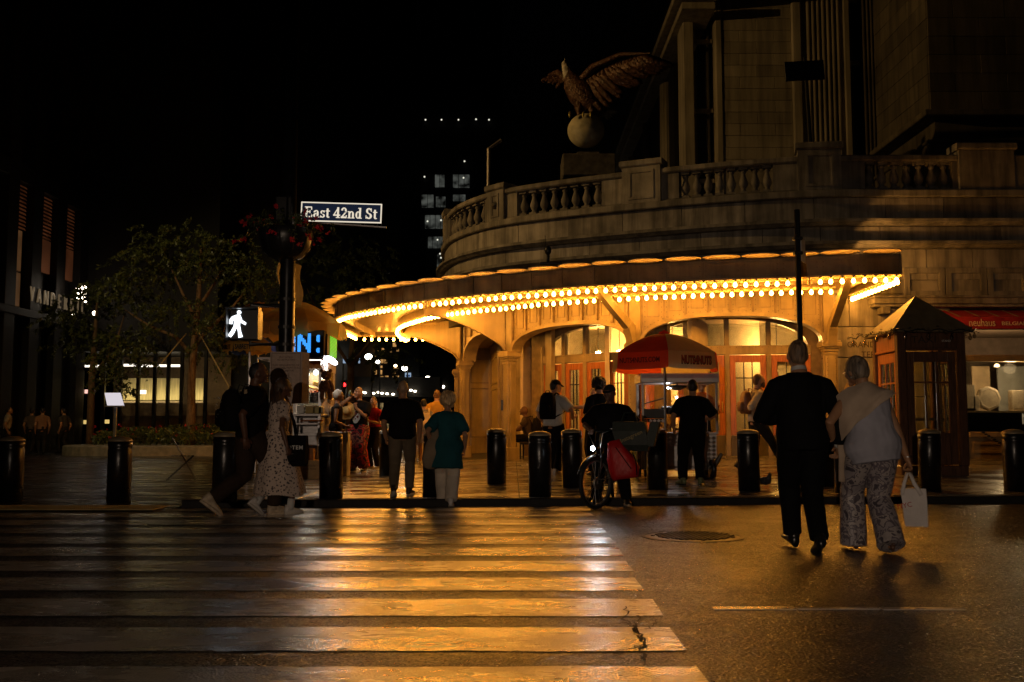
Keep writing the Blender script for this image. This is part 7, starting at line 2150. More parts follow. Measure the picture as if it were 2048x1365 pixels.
def backpack(I, label, m, w=.30, h=.46, d=.17, up=.62, off=(0, 0), straps=True, extra=None):
    """rests on the back: a thing of its own"""
    k = I['k']; c = I['tors'](up) + V(off[0], -.115 * k - d / 2 - .02 + off[1], 0)
    t = thing('backpack', label, 'backpack', wpt(I, c)); t.rotation_euler = I['t'].rotation_euler
    g = Geo(); g.smooth = True
    rr = []
    for z, kx, ky in ((-.5, .80, .70), (-.47, .95, .92), (-.2, 1, 1), (.15, .98, .95), (.36, .86, .78), (.47, .62, .52), (.5, .4, .3)):
        rr.append([Vector((math.copysign(abs(cos(q)) ** .55, cos(q)) * w / 2 * kx, math.copysign(abs(sin(q)) ** .55, sin(q)) * d / 2 * ky + d * .12 * (1 - ky), z * h)) for q in [2 * pi * j / 24 for j in range(24)]])
    g.rings(rr); bag = obj('bag_body', g, m, t)
    g = Geo(); g.smooth = True
    g.rings([[Vector((math.copysign(abs(cos(q)) ** .5, cos(q)) * w * .38 * kx, -d / 2 - y_, -h * .18 + math.copysign(abs(sin(q)) ** .5, sin(q)) * h * .22 * kx)) for q in [2 * pi * j / 20 for j in range(20)]] for y_, kx in ((-.03, 1), (.02, 1), (.045, .86))]); obj('front_pocket', g, m, t)
    g = Geo(); g.tube([(-.05, .0, h * .48), (-.03, .0, h * .56), (.03, 0, h * .56), (.05, 0, h * .48)], .009, 6); obj('grab_handle', g, m, t)
    if straps:
        for s_ in (-1, 1):
            sx = I['sh'][s_].x - c.x; N = I['N'] - c; zs = N.z
            P_ = [V(s_ * w * .28, d * .45, h * .38), V(sx * .62, d * .5 + .02, zs + .015), V(sx * .64, d / 2 + .13, zs - .02), V(sx * .78, d / 2 + .235, zs - .16), V(sx * .95, d / 2 + .20, zs - .34), V(sx * .9, d / 2 + .04, -h * .33), V(s_ * w * .42, d * .35, -h * .40)]
            g = Geo(); g.smooth = True; g.tube([p * 1.0 for p in P_], [(.026, .007)] * 7, 8, (1, 0, 0)); obj('strap', g, m, t)
    return t
def gpos(px, py): return ground_at(px, py)
def H_of(p, py_head): return Z_at(py_head, p.y) - p.z

C_BLK = cloth('black_cloth', (.007, .006, .006), .9); C_SUIT = cloth('black_suit_wool', (.005, .005, .0055), .85); C_TRD = cloth('dark_trouser_cloth', (.022, .020, .019)); C_GREY = cloth('grey_trouser_cloth', (.15, .115, .075)); C_WHT = cloth('white_cotton', (.55, .55, .53)); C_BEI = cloth('beige_shirt_cloth', (.52, .44, .32))
S_BLK = mat('black_shoe_leather', (.012, .011, .010), .3, coat=.3); S_BEI = mat('beige_sneaker', (.50, .40, .28), .6, var=.25, vscale=18); S_WHT = mat('white_sneaker', (.58, .54, .5), .55, var=.15)

# --- older couple crossing away from the viewer
p = road_at(1616, 1104); I = person('man in black suit with grey hair walking away with bent arm', p, 1, H_of(p, 676), dict(
    w=1.05, pelvis=(0, .06, .945), lean=(-.01, .03), vox=.0085, skin=SK_M,
    la=((-.09, .24, 1.11), (-1, -.42, -.18)), ra=((.285, .03, .865), (.4, -1, 0)), lh=dict(side=(0, 0, 1), palm=(1, 0, 0), d=(1, .25, -.05)), rh=dict(curl=.9),
    lf=((-.02, .34, .10), 4, -12), rf=((.045, -.16, .115), -4, 20), head=(0, -2, 0),
    shirt=dict(m=C_SUIT, name='jacket', hem=-.25, d=.034, flare=.045, sleeve=1.93, loose=.026, fold=.007, vox=.010), trousers=dict(m=C_SUIT, loose=.030, fold=.008, vox=.010),
    shoe=dict(m=S_BLK, s=1.08), hair=dict(m=H_GREY, style='short')))
g = Geo(); g.smooth = True; g.tube([I['N'] + V(0, .0, .0), I['N'] + V(0, .010, .036)], [(.074, .076), (.068, .070)], 18, cap=False); obj('shirt_collar', g, C_WHT, I['t'])
g = Geo(); g.smooth = True; a, b = I['arms'][1]; d = (b - a).normalized(); g.tube([b - d * .03, b + d * .018], .038, 12); a2, b2 = I['arms'][-1]; d2 = (b2 - a2).normalized(); g.tube([b2 - d2 * .03, b2 + d2 * .018], .038, 12); o = obj('shirt_cuff', g, C_WHT, I['t']); o['kind'] = 'stuff'
M_PRINTT = patt('swirl_print_trouser_cloth', [(.07, .06, .075), (.30, .27, .28), (.12, .10, .12), (.36, .32, .31), (.09, .075, .09)], 11, rough=.5, stops=[0, .36, .46, .52, .62], bump=.3)
p = road_at(1746, 1107); IW = person('older woman with short grey hair, blue grey blouse and patterned wide trousers', p, 4, H_of(p, 717) + .05, dict(
    f=True, w=1.16, belly=.03, pelvis=(.03, .0, .93), lean=(-.055, .045), round=.02, vox=.0085, skin=SK_M, shdrop=(.01, -.015),
    la=((-.27, .14, .98), (-.8, -.7, -.2)), ra=((.35, .02, .80), (.6, -.7, 0)), rh=dict(curl=1.3), lh=dict(curl=.9, d=(-.6, .6, -.2)),
    lf=((-.065, .26, .090), 8, 0), rf=((.105, -.12, .112), -8, 14), head=(24, 14, -4),
    shirt=dict(m=cloth('blue_grey_blouse', (.36, .36, .42), .7, .15, .3), name='blouse', hem=-.27, top=.97, d=.030, flare=.055, sleeve=0, fold=.012, fs=7, vox=.009), trousers=dict(m=M_PRINTT, loose=.030, flare=.030, fold=.012, fs=9, vox=.009, len=2.10),
    shoe=dict(m=mat('dark_heeled_shoe', (.10, .05, .03), .35), s=.88, heel=.05), hair=dict(m=H_GREY2, style='short', b=.012)))
# shawl draped over both shoulders, falling on the left arm
k = IW['k']; g = Geo(); g.smooth = True; nu, nv = 22, 10
N_, sl_, sr_ = IW['N'], IW['sh'][-1], IW['sh'][1]
for j in range(nv + 1):
    v = j / nv
    for i in range(nu + 1):
        u = i / nu; x = (sl_.x - .085) + (sr_.x - sl_.x + .13) * u
        ztop = N_.z + .03 - 1.1 * (x - N_.x) ** 2 * (1.9 if x < N_.x else 1.5)
        zbot = N_.z - .47 + .41 * u ** .72
        z = ztop + (zbot - ztop) * v + .008 * sin(u * 14 + v * 5)
        ex = min(1, abs((x - (sl_.x + sr_.x) / 2) / .30)); yb = -.185 * sqrt(max(.02, 1 - ex ** 2.4))
        lean_y = IW['tors'](max(0, min(1, (z - IW['pel'].z) / (N_.z - IW['pel'].z)))).y
        y = lean_y + yb * (1 - (1 - v) ** 3 * .75) + .012 * sin(u * 9 + v * 11) + (.055 if u < .08 else 0) * (1 - u / .08)
        g.v.append((x, y, z))
for j in range(nv):
    for i in range(nu): q = j * (nu + 1) + i; g.face([q, q + 1, q + nu + 2, q + nu + 1])
b = len(g.v); g.v += [(x, y + .012, z) for x, y, z in g.v[:b]]
for fct in list(g.f): g.face([i + b for i in fct][::-1])
o = obj('shawl', g, cloth('beige_knit_shawl', (.46, .36, .27), .9, .15, .6), IW['t'])
g = Geo(); g.smooth = True
g.tube([sl_ + V(-.03, .06, -.28), sl_ + V(.0, .10, -.5), sl_ + V(-.02, .09, -.72)], [(.05, .012), (.04, .014), (.03, .01)], 8); obj('shawl_end', g, o.data.materials[0], IW['t'])
g = Geo(); g.smooth = True; cc = IW['C']
for s_ in (-1, 1): g.tube([cc + IW['Rh'] @ V(.074 * s_, .02, .012), cc + IW['Rh'] @ V(.066 * s_, .09, .01)], .003, 5)
g.ball(cc + IW['Rh'] @ V(-.082, -.004, -.055), .011, 8, 6); obj('spectacles', g, M_CHROME, IW['t'])
g = Geo(); g.smooth = True; M = Matrix.Identity(3); wr = IW['arms'][1][1]; g.lathe([(.034, -.006), (.038, 0), (.034, .006)], tuple(wr + V(0, 0, .03)), 16, False); obj('bracelet', g, M_CHROME, IW['t'])
# white bag in her hand
hb = wpt(IW, IW['arms'][1][1] + V(.005, .02, -.10))
t = thing('shopping_bag', 'white fabric shopping bag held by the older woman', 'bag', hb, radians(-24))
M_BAGW = mat('white_bag_fabric', (.62, .58, .55), .7, var=.08, bump=.5, bscale=7, bdist=.03)
g = Geo(); bw, bd_, z1, z0 = .20, .13, -.15, -.47
def bagring(z, kx, ky, sh_=0): return [V(sh_ + x * bw / 2 * kx, y * bd_ / 2 * ky + .02, z) for x, y in ((-1, -1), (-.33, -1.10), (.33, -.9), (1, -1), (1, 1), (.33, 1), (-.33, 1), (-1, 1))]
g.rings([bagring(z0, .92, .95, .06), bagring(z0 + .10, .97, 1.05, .055), bagring(z0 + .22, 1.0, .95, .05), bagring(z1, 1.04, .8, .04), bagring(z1 + .002, 1.0, .7, .04), bagring(z0 + .1, .9, .6, .05)]); bag_o = obj('bag_body', g, M_BAGW, t)
for y in (-.05, .05):
    g = Geo(); g.smooth = True; g.tube([(-.05, y, z1 - .05), (-.03, y * .6, -.10), (-.005, y * .2, -.01), (.02, y * .2, -.01), (.05, y * .6, -.10), (.11, y, z1 - .05)], [(.016, .004)] * 6, 8, (1, 0, 0)); obj('bag_handle', g, M_BAGW, t)
text('bag_lettering', 'NYC', .06, mat('bag_print_red', (.35, .02, .03), .6), face_M((-.03, -.066, -.29), 0, .2), t, .002)

# --- young couple with backpack and tote
p = road_at(492, 1031); I = person('tall man in dark clothes and beige sneakers striding past the tactile strip', p, -58, H_of(p, 716), dict(
    pelvis=(0, .02, .91), lean=(0, .05), vox=.0095, skin=SK_D,
    la=((-.25, .18, .88), (-.4, -1, 0)), ra=((.24, -.10, .86), (.4, -1, 0)),
    rf=((.07, .30, .09), 0, -6), lf=((-.08, -.36, .19), 0, 38), head=(-12, 0, 0),
    shirt=dict(m=C_BLK, hem=-.12, d=.035, sleeve=.85, loose=.032), trousers=dict(m=cloth('brown_black_trousers', (.035, .022, .014)), loose=.036, fold=.010), shoe=dict(m=S_BEI, s=1.14, sole=S_BEI), hair=dict(m=H_BLK, style='buzz')))
text('shirt_lettering', 'SKATERS', .075, mat('cream_print', (.55, .42, .25), .8), Matrix.Translation(I['tors'](.86) + V(.0, -.145, 0)) @ Matrix.Rotation(pi / 2, 4, 'X'), I['t'], .003, fix_width=.30)
t = backpack(I, 'large black backpack with silver patches on the tall striding man', C_BLK, .36, .52, .22, .48, (-.07, -.01))
g = Geo(); r = random.Random(4)
for i in range(26): c = V(r.uniform(-.15, .15), -.14 - r.uniform(0, .02), r.uniform(-.2, .16)); g.box(c, (r.uniform(.02, .06), .004, .006), Matrix.Rotation(r.uniform(-.4, .4), 3, 'Y'))
o = obj('silver_patch', g, mat('silver_thread', (.45, .42, .36), .3, .6), t); o['kind'] = 'stuff'
M_FLORAL = patt('floral_print_cotton', [(.045, .035, .045), (.12, .09, .08), (.60, .48, .40)], 30, 'vor', .8, [0, .26, .36], bump=.25)
p = road_at(551, 1030); I = person('woman with long braids in pale floral dress and white sneakers', p, -50, H_of(p, 752), dict(
    f=True, w=.98, pelvis=(0, .0, .93), lean=(0, .03), vox=.009, skin=SK_D,
    la=((-.22, .10, .88), (-.4, -1, 0)), ra=((.36, -.04, .85), (.5, -1, 0)), rh=dict(curl=1.1),
    rf=((.06, .17, .085), 0, 0), lf=((-.06, -.24, .17), 0, 40), head=(-8, 4, 0),
    shirt=dict(m=M_FLORAL, name='dress_top', hem=.12, top=.92, d=.018, sleeve=.55, loose=.034, fold=.005), skirt=dict(m=M_FLORAL, hem=.255, r0=.165, r1=.385, shift=(.02, .04)),
    shoe=dict(m=S_WHT, s=.98, sole=M_SOLE, sock=C_WHT), hair=dict(m=hairmat('braided_hair', (.035, .018, .010), (.075, .04, .02)), style='long')))
k = I['k']; s_ = I['sh'][1]
t = thing('tote_bag', 'black tote bag with white lettering on the shoulder of the woman in the floral dress', 'bag', wpt(I, s_ + V(.10, .06, -.50))); t.rotation_euler = (0, 0, radians(-14))
g = Geo(); g.smooth = False
g.rings([[V(x * .20 * kx, y * .055 * ky, z) for x, y in ((-1, -.8), (0, -1), (1, -.8), (1, .8), (0, 1), (-1, .8))] for z, kx, ky in ((-.21, .9, .8), (-.17, 1, 1.1), (0, 1.02, 1.1), (.15, 1, .8), (.17, .98, .5))]); tb_ = obj('bag_body', g, C_BLK, t)
for y in (-.03, .03):
    g = Geo(); g.tube([(-.10, y, .15), (-.12, y * .6, .34), (-.09, 0, .53), (-.06, 0, .535), (.02, y * .6, .34), (.06, y, .15)], [(.013, .004)] * 6, 8, (1, 0, 0)); obj('strap', g, C_BLK, t)
text('bag_lettering', 'TOTEM', .066, C_WHT, face_M((.05, -.066, .02)), t, .002, bold=.002, space=1.2, fix_width=.26)
text('bag_lettering', 'BAG', .03, C_WHT, face_M((.05, -.066, -.06)), t, .002)
t = thing('phone', 'dark phone in the hand of the woman in the floral dress', 'phone', wpt(I, I['arms'][1][1] + V(.03, .06, -.12)), radians(-50))
g = Geo(); g.box((0, 0, 0), (.010, .15, .075), Matrix.Rotation(radians(20), 3, 'X'), .004); obj('phone_case', g, S_BLK, t)

# --- around the food cart
p = V(X_at(671, 20.6), 20.6, .13); I = person('woman in dark tank top and grey head wrap standing at the food cart', p, -75, H_of(p, 779), dict(
    f=True, skin=SK_D, la=((-.2, .15, .9), (-.4, -1, 0)), ra=((.18, .2, .98), (.4, -1, 0)), shirt=dict(m=C_BLK, name='tank_top', hem=-.1, top=.86, d=.014, sleeve=-1) if False else dict(m=C_BLK, name='tank_top', hem=-.1, top=.84, d=.014, sleeve=0),
    trousers=dict(m=C_BLK), shoe=dict(m=S_BLK), hair=dict(m=mat('grey_head_wrap', (.16, .145, .13), .8), style='short', b=.006)))
M_CAMO = patt('red_camo_cloth', [(.015, .008, .008), (.42, .02, .015), (.09, .012, .010), (.36, .12, .06), (.02, .01, .01)], 7, rough=.8, stops=[0, .40, .49, .58, .66], bump=.3)
p = gpos(717, 944); IS = person('bald man in skull shirt and red camouflage trousers drinking from a bottle', p, 163, H_of(p, 773), dict(
    skin=SK_M, vox=.0095, pelvis=(0, 0, .94), la=((-.05, .25, 1.30), (-.75, -.35, -.7)), ra=((.085, .235, 1.52), (.85, .1, -.7)), rh=dict(d=(-.5, .25, .6), side=(0, .5, .6), palm=(-1, 0, 0), curl=1.2), lh=dict(d=(.2, .3, .8), palm=(0, -1, 0), side=(.7, 0, .3), curl=1.2),
    lf=((-.14, .02, .085), 12, 0), rf=((.12, .03, .085), -14, 0), head=(-18, -4, 0),
    shirt=dict(m=C_BLK, hem=-.16, d=.030, sleeve=.80, loose=.032), trousers=dict(m=M_CAMO, loose=.052, flare=.018, fold=.012, fs=9), shoe=dict(m=S_BLK, s=1.06, sole=M_SOLE)))
g = Geo(); c = IS['tors'](.36) + V(0, .158, 0)
for cx_, cz_, rx_, rz_ in ((0, 0, .105, .125), (0, -.10, .06, .05)):
    g.add([c + V(cx_ + cos(2 * pi * i / 20) * rx_, -(.02 * (cos(2 * pi * i / 20) * rx_ / .1) ** 2), cz_ + sin(2 * pi * i / 20) * rz_) for i in range(20)], [tuple(range(20))])
pr = obj('skull_print', g, C_WHT, IS['t'])
g = Geo()
for cx_, cz_, r_ in ((-.045, -.01, .028), (.045, -.01, .028), (0, -.055, .016)): g.add([c + V(cx_ + cos(2 * pi * i / 10) * r_, .004, cz_ + sin(2 * pi * i / 10) * r_) for i in range(10)], [tuple(range(10))])
g.add([c + V(x, .006, z) for x, z in ((-.03, .06), (.0, .02), (.03, .06), (.02, .09), (-.02, .09))], [(0, 1, 2, 3, 4)]); o = obj('print_shading', g, mat('print_red_brown', (.12, .02, .01), .8), pr); o['kind'] = 'stuff'
t = thing('bottle', 'clear drink bottle raised to the mouth of the bald man', 'bottle', wpt(IS, IS['arms'][1][1] + V(-.02, .07, .075))); t.rotation_euler = (radians(-64), 0, radians(163 + 30))
g = Geo(); g.smooth = True; g.lathe([(.030, -.13), (.034, -.12), (.034, .03), (.030, .06), (.014, .10), (.013, .13)], (0, 0, 0), 14); bo_ = obj('bottle_body', g, mat('bottle_pale_green', (.55, .62, .38), .15, var=.1, coat=.4), t)
g = Geo(); g.smooth = True; g.lathe([(.0352, -.06), (.0352, .0)], (0, 0, 0), 14, False); obj('bottle_label', g, mat('bottle_label_blue', (.12, .25, .55), .5), t)
p = V(X_at(750, 22.3), 22.3, .135); I = person('woman in dark red shirt looking down at her phone', p, 150, H_of(p, 793), dict(
    f=True, skin=SK_L, la=((-.06, .30, 1.16), (-.7, -.6, -.4)), ra=((.07, .30, 1.14), (.7, -.6, -.4)), lh=dict(d=(.5, .7, .2), side=(0, 0, 1), palm=(0, -.6, .5), curl=.9), rh=dict(d=(-.5, .7, .2), side=(0, 0, 1), palm=(0, -.6, .5), curl=.9), head=(14, 22, 0),
    shirt=dict(m=cloth('dark_red_cotton', (.34, .015, .018)), hem=.02, d=.014, sleeve=.45, loose=.02), trousers=dict(m=C_TRD), shoe=dict(m=S_WHT), hair=dict(m=H_BLK, style='short')))
t = thing('phone', 'pale phone held up by the woman in the dark red shirt', 'phone', wpt(I, V(0, .36, 1.20) * I['k']), radians(150)); g = Geo(); g.box((0, 0, 0), (.075, .010, .15), Matrix.Rotation(radians(40), 3, 'X'), .004); obj('phone_case', g, C_WHT, t)

# --- walking away over the kerb
p = gpos(803, 993); I = person('bald man in black polo shirt and grey trousers walking away', p, 2, H_of(p, 763) + .03, dict(
    w=1.12, belly=.02, skin=SK_M, vox=.009, pelvis=(0, .05, .94), lean=(0, .03), la=((-.25, .06, .87), (-.35, -1, 0)), ra=((.26, .02, .87), (.35, -1, 0)), lh=dict(curl=.9), rh=dict(curl=.9),
    lf=((-.10, -.22, .13), 8, 24), rf=((.10, .24, .09), -14, -4), head=(-4, 0, 0),
    shirt=dict(m=C_BLK, hem=-.20, d=.034, sleeve=.88, loose=.030), trousers=dict(m=C_GREY, loose=.022, fold=.010), shoe=dict(m=mat('brown_shoe_leather', (.03, .018, .012), .4), s=1.04, sole=M_SOLE), hair=dict(m=hairmat('stubble_grey', (.34, .22, .13)), style='buzz'), face=False))
C_TEAL = cloth('teal_tunic_cloth', (.012, .070, .085), .85, .2)
p = road_at(893, 1014); I = person('woman with fair curly hair in teal tunic and white trousers walking away', p, 2, H_of(p, 784), dict(
    f=True, w=1.14, skin=SK_M, vox=.009, pelvis=(0, .03, .93), lean=(.01, .04), la=((-.24, .02, .95), (-.4, -.8, 0)), ra=((.27, .06, .86), (.5, -1, 0)), rh=dict(curl=.9),
    lf=((-.06, .20, .085), 6, 0), rf=((.07, -.08, .095), -4, 10), head=(4, 3, 0),
    shirt=dict(m=C_TEAL, name='tunic', hem=-.66, top=.985, d=.026, flare=.085, sleeve=.80, loose=.040, fold=.018, fs=6), trousers=dict(m=cloth('white_linen', (.58, .50, .40)), loose=.040, flare=.008, fold=.010), shoe=dict(m=S_WHT, s=.95, sole=M_SOLE), hair=dict(m=H_BLO, style='curly'), face=False))
k = I['k']; c = I['sh'][-1] + V(-.05, -.10, -.42)
t = thing('shoulder_bag', 'large grey brown hobo bag on the shoulder of the woman in teal', 'bag', wpt(I, c))
g = Geo(); g.smooth = True
g.rings([[V(cos(q) * .13 * kx + sx_, sin(q) * .06 * kx, z) for q in [2 * pi * j / 14 for j in range(14)]] for z, kx, sx_ in ((-.26, .3, -.02), (-.23, .75, -.02), (-.10, 1.0, -.01), (.06, .85, .01), (.2, .5, .03), (.30, .2, .05))]); obj('bag_body', g, cloth('taupe_bag_cloth', (.22, .17, .115), .8), t)
g = Geo(); g.smooth = True; g.tube([(.05, 0, .28), (.07, .06, .42), (.09, .10, .455), (.10, .2, .40), (.06, .18, .2), (.0, .05, -.1)], [(.022, .006)] * 6, 8); obj('strap', g, cloth('cream_strap', (.5, .40, .22)), t)
# farther walkers
p = V(X_at(847, 24.0), 24.0, .16); I = person('walker in grey shirt and pale shorts with cream backpack under the canopy', p, 5, H_of(p, 797), dict(
    skin=SK_L, w=.95, pelvis=(0, .03, .94), lf=((-.07, .18, .085), 0, 0), rf=((.07, -.18, .11), 0, 20), shirt=dict(m=cloth('grey_tee', (.26, .25, .24)), hem=-.1, d=.022, sleeve=.6), trousers=dict(m=cloth('cream_shorts', (.52, .42, .28)), len=.75, loose=.03), shoe=dict(m=S_WHT, sole=M_SOLE), hair=dict(m=H_BLK, style='short'), vox=.012, face=False))
backpack(I, 'cream drawstring backpack on the walker in grey shirt', cloth('cream_canvas', (.62, .50, .30)), .26, .40, .12, .40, (.05, 0))
p = V(X_at(874, 25.4), 25.4, .165); person('walker in mustard yellow top partly behind the woman in teal', p, 8, H_of(p, 779), dict(
    skin=SK_L, pelvis=(0, .03, .94), lf=((-.07, .18, .085), 0, 0), rf=((.07, -.18, .11), 0, 20), shirt=dict(m=cloth('mustard_cloth', (.46, .26, .05)), hem=-.1, d=.03, sleeve=1.2), trousers=dict(m=cloth('sand_trousers', (.45, .34, .2))), shoe=dict(m=S_WHT), hair=dict(m=H_BRN, style='short'), vox=.012, face=False))
p = V(X_at(836, 27.0), 27.0, .15); person('distant walker in white partly behind the bald man in the polo shirt', p, 4, 1.62, dict(
    f=True, skin=SK_L, pelvis=(0, .03, .94), lf=((-.07, .18, .085), 0, 0), rf=((.07, -.18, .11), 0, 20), shirt=dict(m=C_WHT, hem=-.1, d=.02), trousers=dict(m=C_BEI), shoe=dict(m=S_WHT), hair=dict(m=H_BLK, style='short'), vox=.013, face=False))
for px, Y, lab, hd_ in ((815, 40, 'dark figure walking far off under the lamps of the avenue', 0), (905, 44, 'dim figure far off beside the arcade column', 10)):
    p = V(X_at(px, Y), Y, .15); person(lab, p, hd_, 1.7, dict(skin=SK_M, lf=((-.07, .18, .085), 0, 0), rf=((.07, -.18, .11), 0, 20), shirt=dict(m=cloth('dull_cloth_%d' % px, (.2, .13, .08))), trousers=dict(m=C_TRD), shoe=dict(m=S_BLK), hair=dict(m=H_BLK, style='short'), vox=.016, face=False))
# --- under the arcade
p = V(X_at(1054, 25.0), 25.0, walk_z(.3, 25.0)); I = person('man sitting low against the arcade doorway looking to the street', p, 78, 1.72, dict(
    skin=SK_D, pelvis=(0, -.06, .55), lean=(0, .10), la=((-.16, .42, .72), (-.6, -.4, -.4)), ra=((.16, .42, .72), (.6, -.4, -.4)),
    lf=((-.11, .44, .085), 0, 0, (0, .4, 1)), rf=((.11, .36, .085), 0, 0, (0, .4, 1)), head=(0, -4, 0), shirt=dict(m=cloth('dark_vest', (.05, .035, .025)), hem=-.05, d=.02, sleeve=.5), trousers=dict(m=C_BLK, loose=.03), shoe=dict(m=S_BLK, sole=M_SOLE)))
backpack(I, 'bulky black bag on the back of the sitting man', C_BLK, .34, .50, .22, .45, (0, 0))
g = Geo(); g.bb(-.2, .2, -.22, .16, .36, .43, .02)
for x in (-.17, .17):
    for y in (-.19, .13): g.bb(x - .02, x + .02, y - .02, y + .02, 0, .36)
t = thing('stool', 'low dark stool under the sitting man', 'stool', p, radians(78)); obj('stool_frame', g, M_DARKM, t)
p = gpos(1106, 951); I = person('man in white shirt and black cap turning beside the bollards', p, -32, H_of(p, 757), dict(
    skin=SK_M, vox=.0095, pelvis=(0, 0, .94), lean=(0, .05), la=((-.2, .1, .9), (-.4, -1, 0)), ra=((.30, .20, 1.02), (.9, -.5, -.3)), rh=dict(d=(.3, .7, .3), curl=.8), lf=((-.07, .06, .085), 6, 0), rf=((.10, -.04, .085), -26, 0), head=(-34, 4, 0),
    shirt=dict(m=C_WHT, hem=-.14, d=.034, sleeve=.80, loose=.036, fold=.010), trousers=dict(m=C_BLK, loose=.030), shoe=dict(m=S_WHT, s=1.08, sole=M_SOLE), hair=dict(m=H_BLK, style='short'), cap=C_BLK))
backpack(I, 'black backpack on the man in white shirt and cap', C_BLK, .31, .50, .19, .58)
p = V(X_at(1190, 19.3), 19.3, walk_z(1.6, 19.3)); I = person('dark haired woman in pale top stretching her arm out sideways', p, 150, 1.62, dict(
    f=True, skin=SK_L, ra=((.72, .10, 1.36), (0, -.4, -1)), la=((-.2, .1, .9), (-.4, -1, 0)), rh=dict(side=(0, 0, 1), palm=(0, 1, 0), curl=.2), head=(20, 0, 0), shirt=dict(m=C_WHT, hem=0, top=.93, d=.016, sleeve=.3), trousers=dict(m=C_BLK), shoe=dict(m=S_BLK), hair=dict(m=H_BLK, style='short', b=.004)))
p = V(X_at(1200, 18.2), 18.2, walk_z(1.6, 18.2)); I = person('dark dressed man standing behind the cyclist with his back turned', p, 22, H_of(p, 757), dict(
    skin=SK_M, la=((-.2, .18, .95), (-.5, -1, 0)), ra=((.2, .18, .95), (.5, -1, 0)), lf=((-.12, .05, .085), 8, 0), rf=((.10, -.05, .085), -8, 0), shirt=dict(m=C_BLK, hem=-.12, d=.03, sleeve=.9, loose=.03), trousers=dict(m=C_BLK, loose=.03), shoe=dict(m=S_BLK), hair=dict(m=H_BLK, style='curly'), face=False))
# --- customer, vendor, passer-by
p = gpos(1386, 970); I = person('customer in black shirt standing at the nuts cart seen from behind', p, -4, H_of(p, 757), dict(
    w=1.08, skin=SK_M, vox=.009, pelvis=(0, 0, .94), lean=(.02, .03), la=((-.30, .05, .93), (-.5, -1, 0)), ra=((.20, .24, 1.08), (1, -.5, -.35)), rh=dict(d=(-.6, .5, 0), side=(0, 0, 1), curl=.9), lh=dict(curl=.6), lf=((-.17, -.02, .085), 28, 0), rf=((.13, .02, .085), -20, 0), head=(0, 3, 0),
    shirt=dict(m=C_BLK, hem=-.24, d=.038, sleeve=.86, loose=.036, flare=.03), trousers=dict(m=C_BLK, loose=.034, fold=.01), shoe=dict(m=mat('grey_green_sneaker', (.16, .18, .08), .5, var=.6, vscale=30), s=1.06, sole=S_BLK), hair=dict(m=H_BLK, style='short'), face=False))
p = V(X_at(1404, 18.9), 18.9, walk_z(3.6, 18.9)); person('nut vendor standing behind his cart facing the street', p, 176, H_of(p, 756), dict(
    skin=SK_M, la=((-.15, .25, 1.05), (-.6, -.5, -.3)), ra=((.15, .25, 1.05), (.6, -.5, -.3)), shirt=dict(m=cloth('orange_apron_cloth', (.42, .12, .03)), d=.03, sleeve=.7), trousers=dict(m=C_BLK), shoe=dict(m=S_BLK), hair=dict(m=H_BLK, style='short')))
p = gpos(1513, 934); p.z = walk_z(p.x, 18.9); p = V(X_at(1513, 18.9), 18.9, walk_z(4.6, 18.9)); I = person('bearded man in rolled up pale shirt striding along the doors', p, -84, H_of(p, 742), dict(
    skin=SK_L, vox=.0095, pelvis=(0, .0, .90), lean=(0, .03), la=((-.22, .22, .92), (-.3, -1, 0)), ra=((.22, -.02, .90), (.4, -1, 0)), rh=dict(curl=1.1), rf=((.07, .46, .11), 0, -22), lf=((-.07, -.30, .11), 0, 22), head=(4, 0, 0),
    shirt=dict(m=C_BEI, hem=-.12, d=.030, sleeve=1.05, loose=.032, fold=.009), trousers=dict(m=C_TRD, loose=.020), shoe=dict(m=S_BLK, s=1.05), hair=dict(m=H_BRN, style='short'), beard=H_BRN))
backpack(I, 'brown leather backpack on the bearded man', mat('brown_bag_leather', (.20, .075, .025), .5, var=.3), .30, .44, .18, .55)
# --- dim figures by the dark office building
for px, Y, lab, c, hd_, py in ((14, 36, 'dim figure in pale shirt by the dark office building, cut by the picture edge', (.36, .30, .22), -60, 786), (84, 37, 'dim figure in patterned top beside the dark office building', (.24, .13, .08), 30, 806), (62, 38.5, 'dim dark figure half hidden behind the patterned one', (.1, .08, .07), 10, 806), (128, 38, 'dim figure in dark coat with pale sleeve near the info panel', (.05, .045, .04), 70, 786)):
    p = V(X_at(px, Y), Y, .09); person(lab, p, hd_, 1.72, dict(skin=SK_M, lf=((-.07, .14, .085), 0, 0), rf=((.07, -.14, .1), 0, 10), shirt=dict(m=cloth('plaza_cloth_%d' % px, c)), trousers=dict(m=C_TRD), shoe=dict(m=S_BLK), hair=dict(m=H_BLK, style='short'), vox=.014, face=False))

# ------------------------------------------------------------------ delivery cyclist and his bike
bx_, by_ = X_at(1200, 13.25, .4), 13.25
BH = radians(-16); STEER = radians(-27)                                   # bike points towards the viewer, a little to the viewer's left
bike = thing('delivery_bike', 'black delivery bicycle with shining headlight facing the viewer at the kerb', 'bicycle', (bx_, by_, 0), BH)
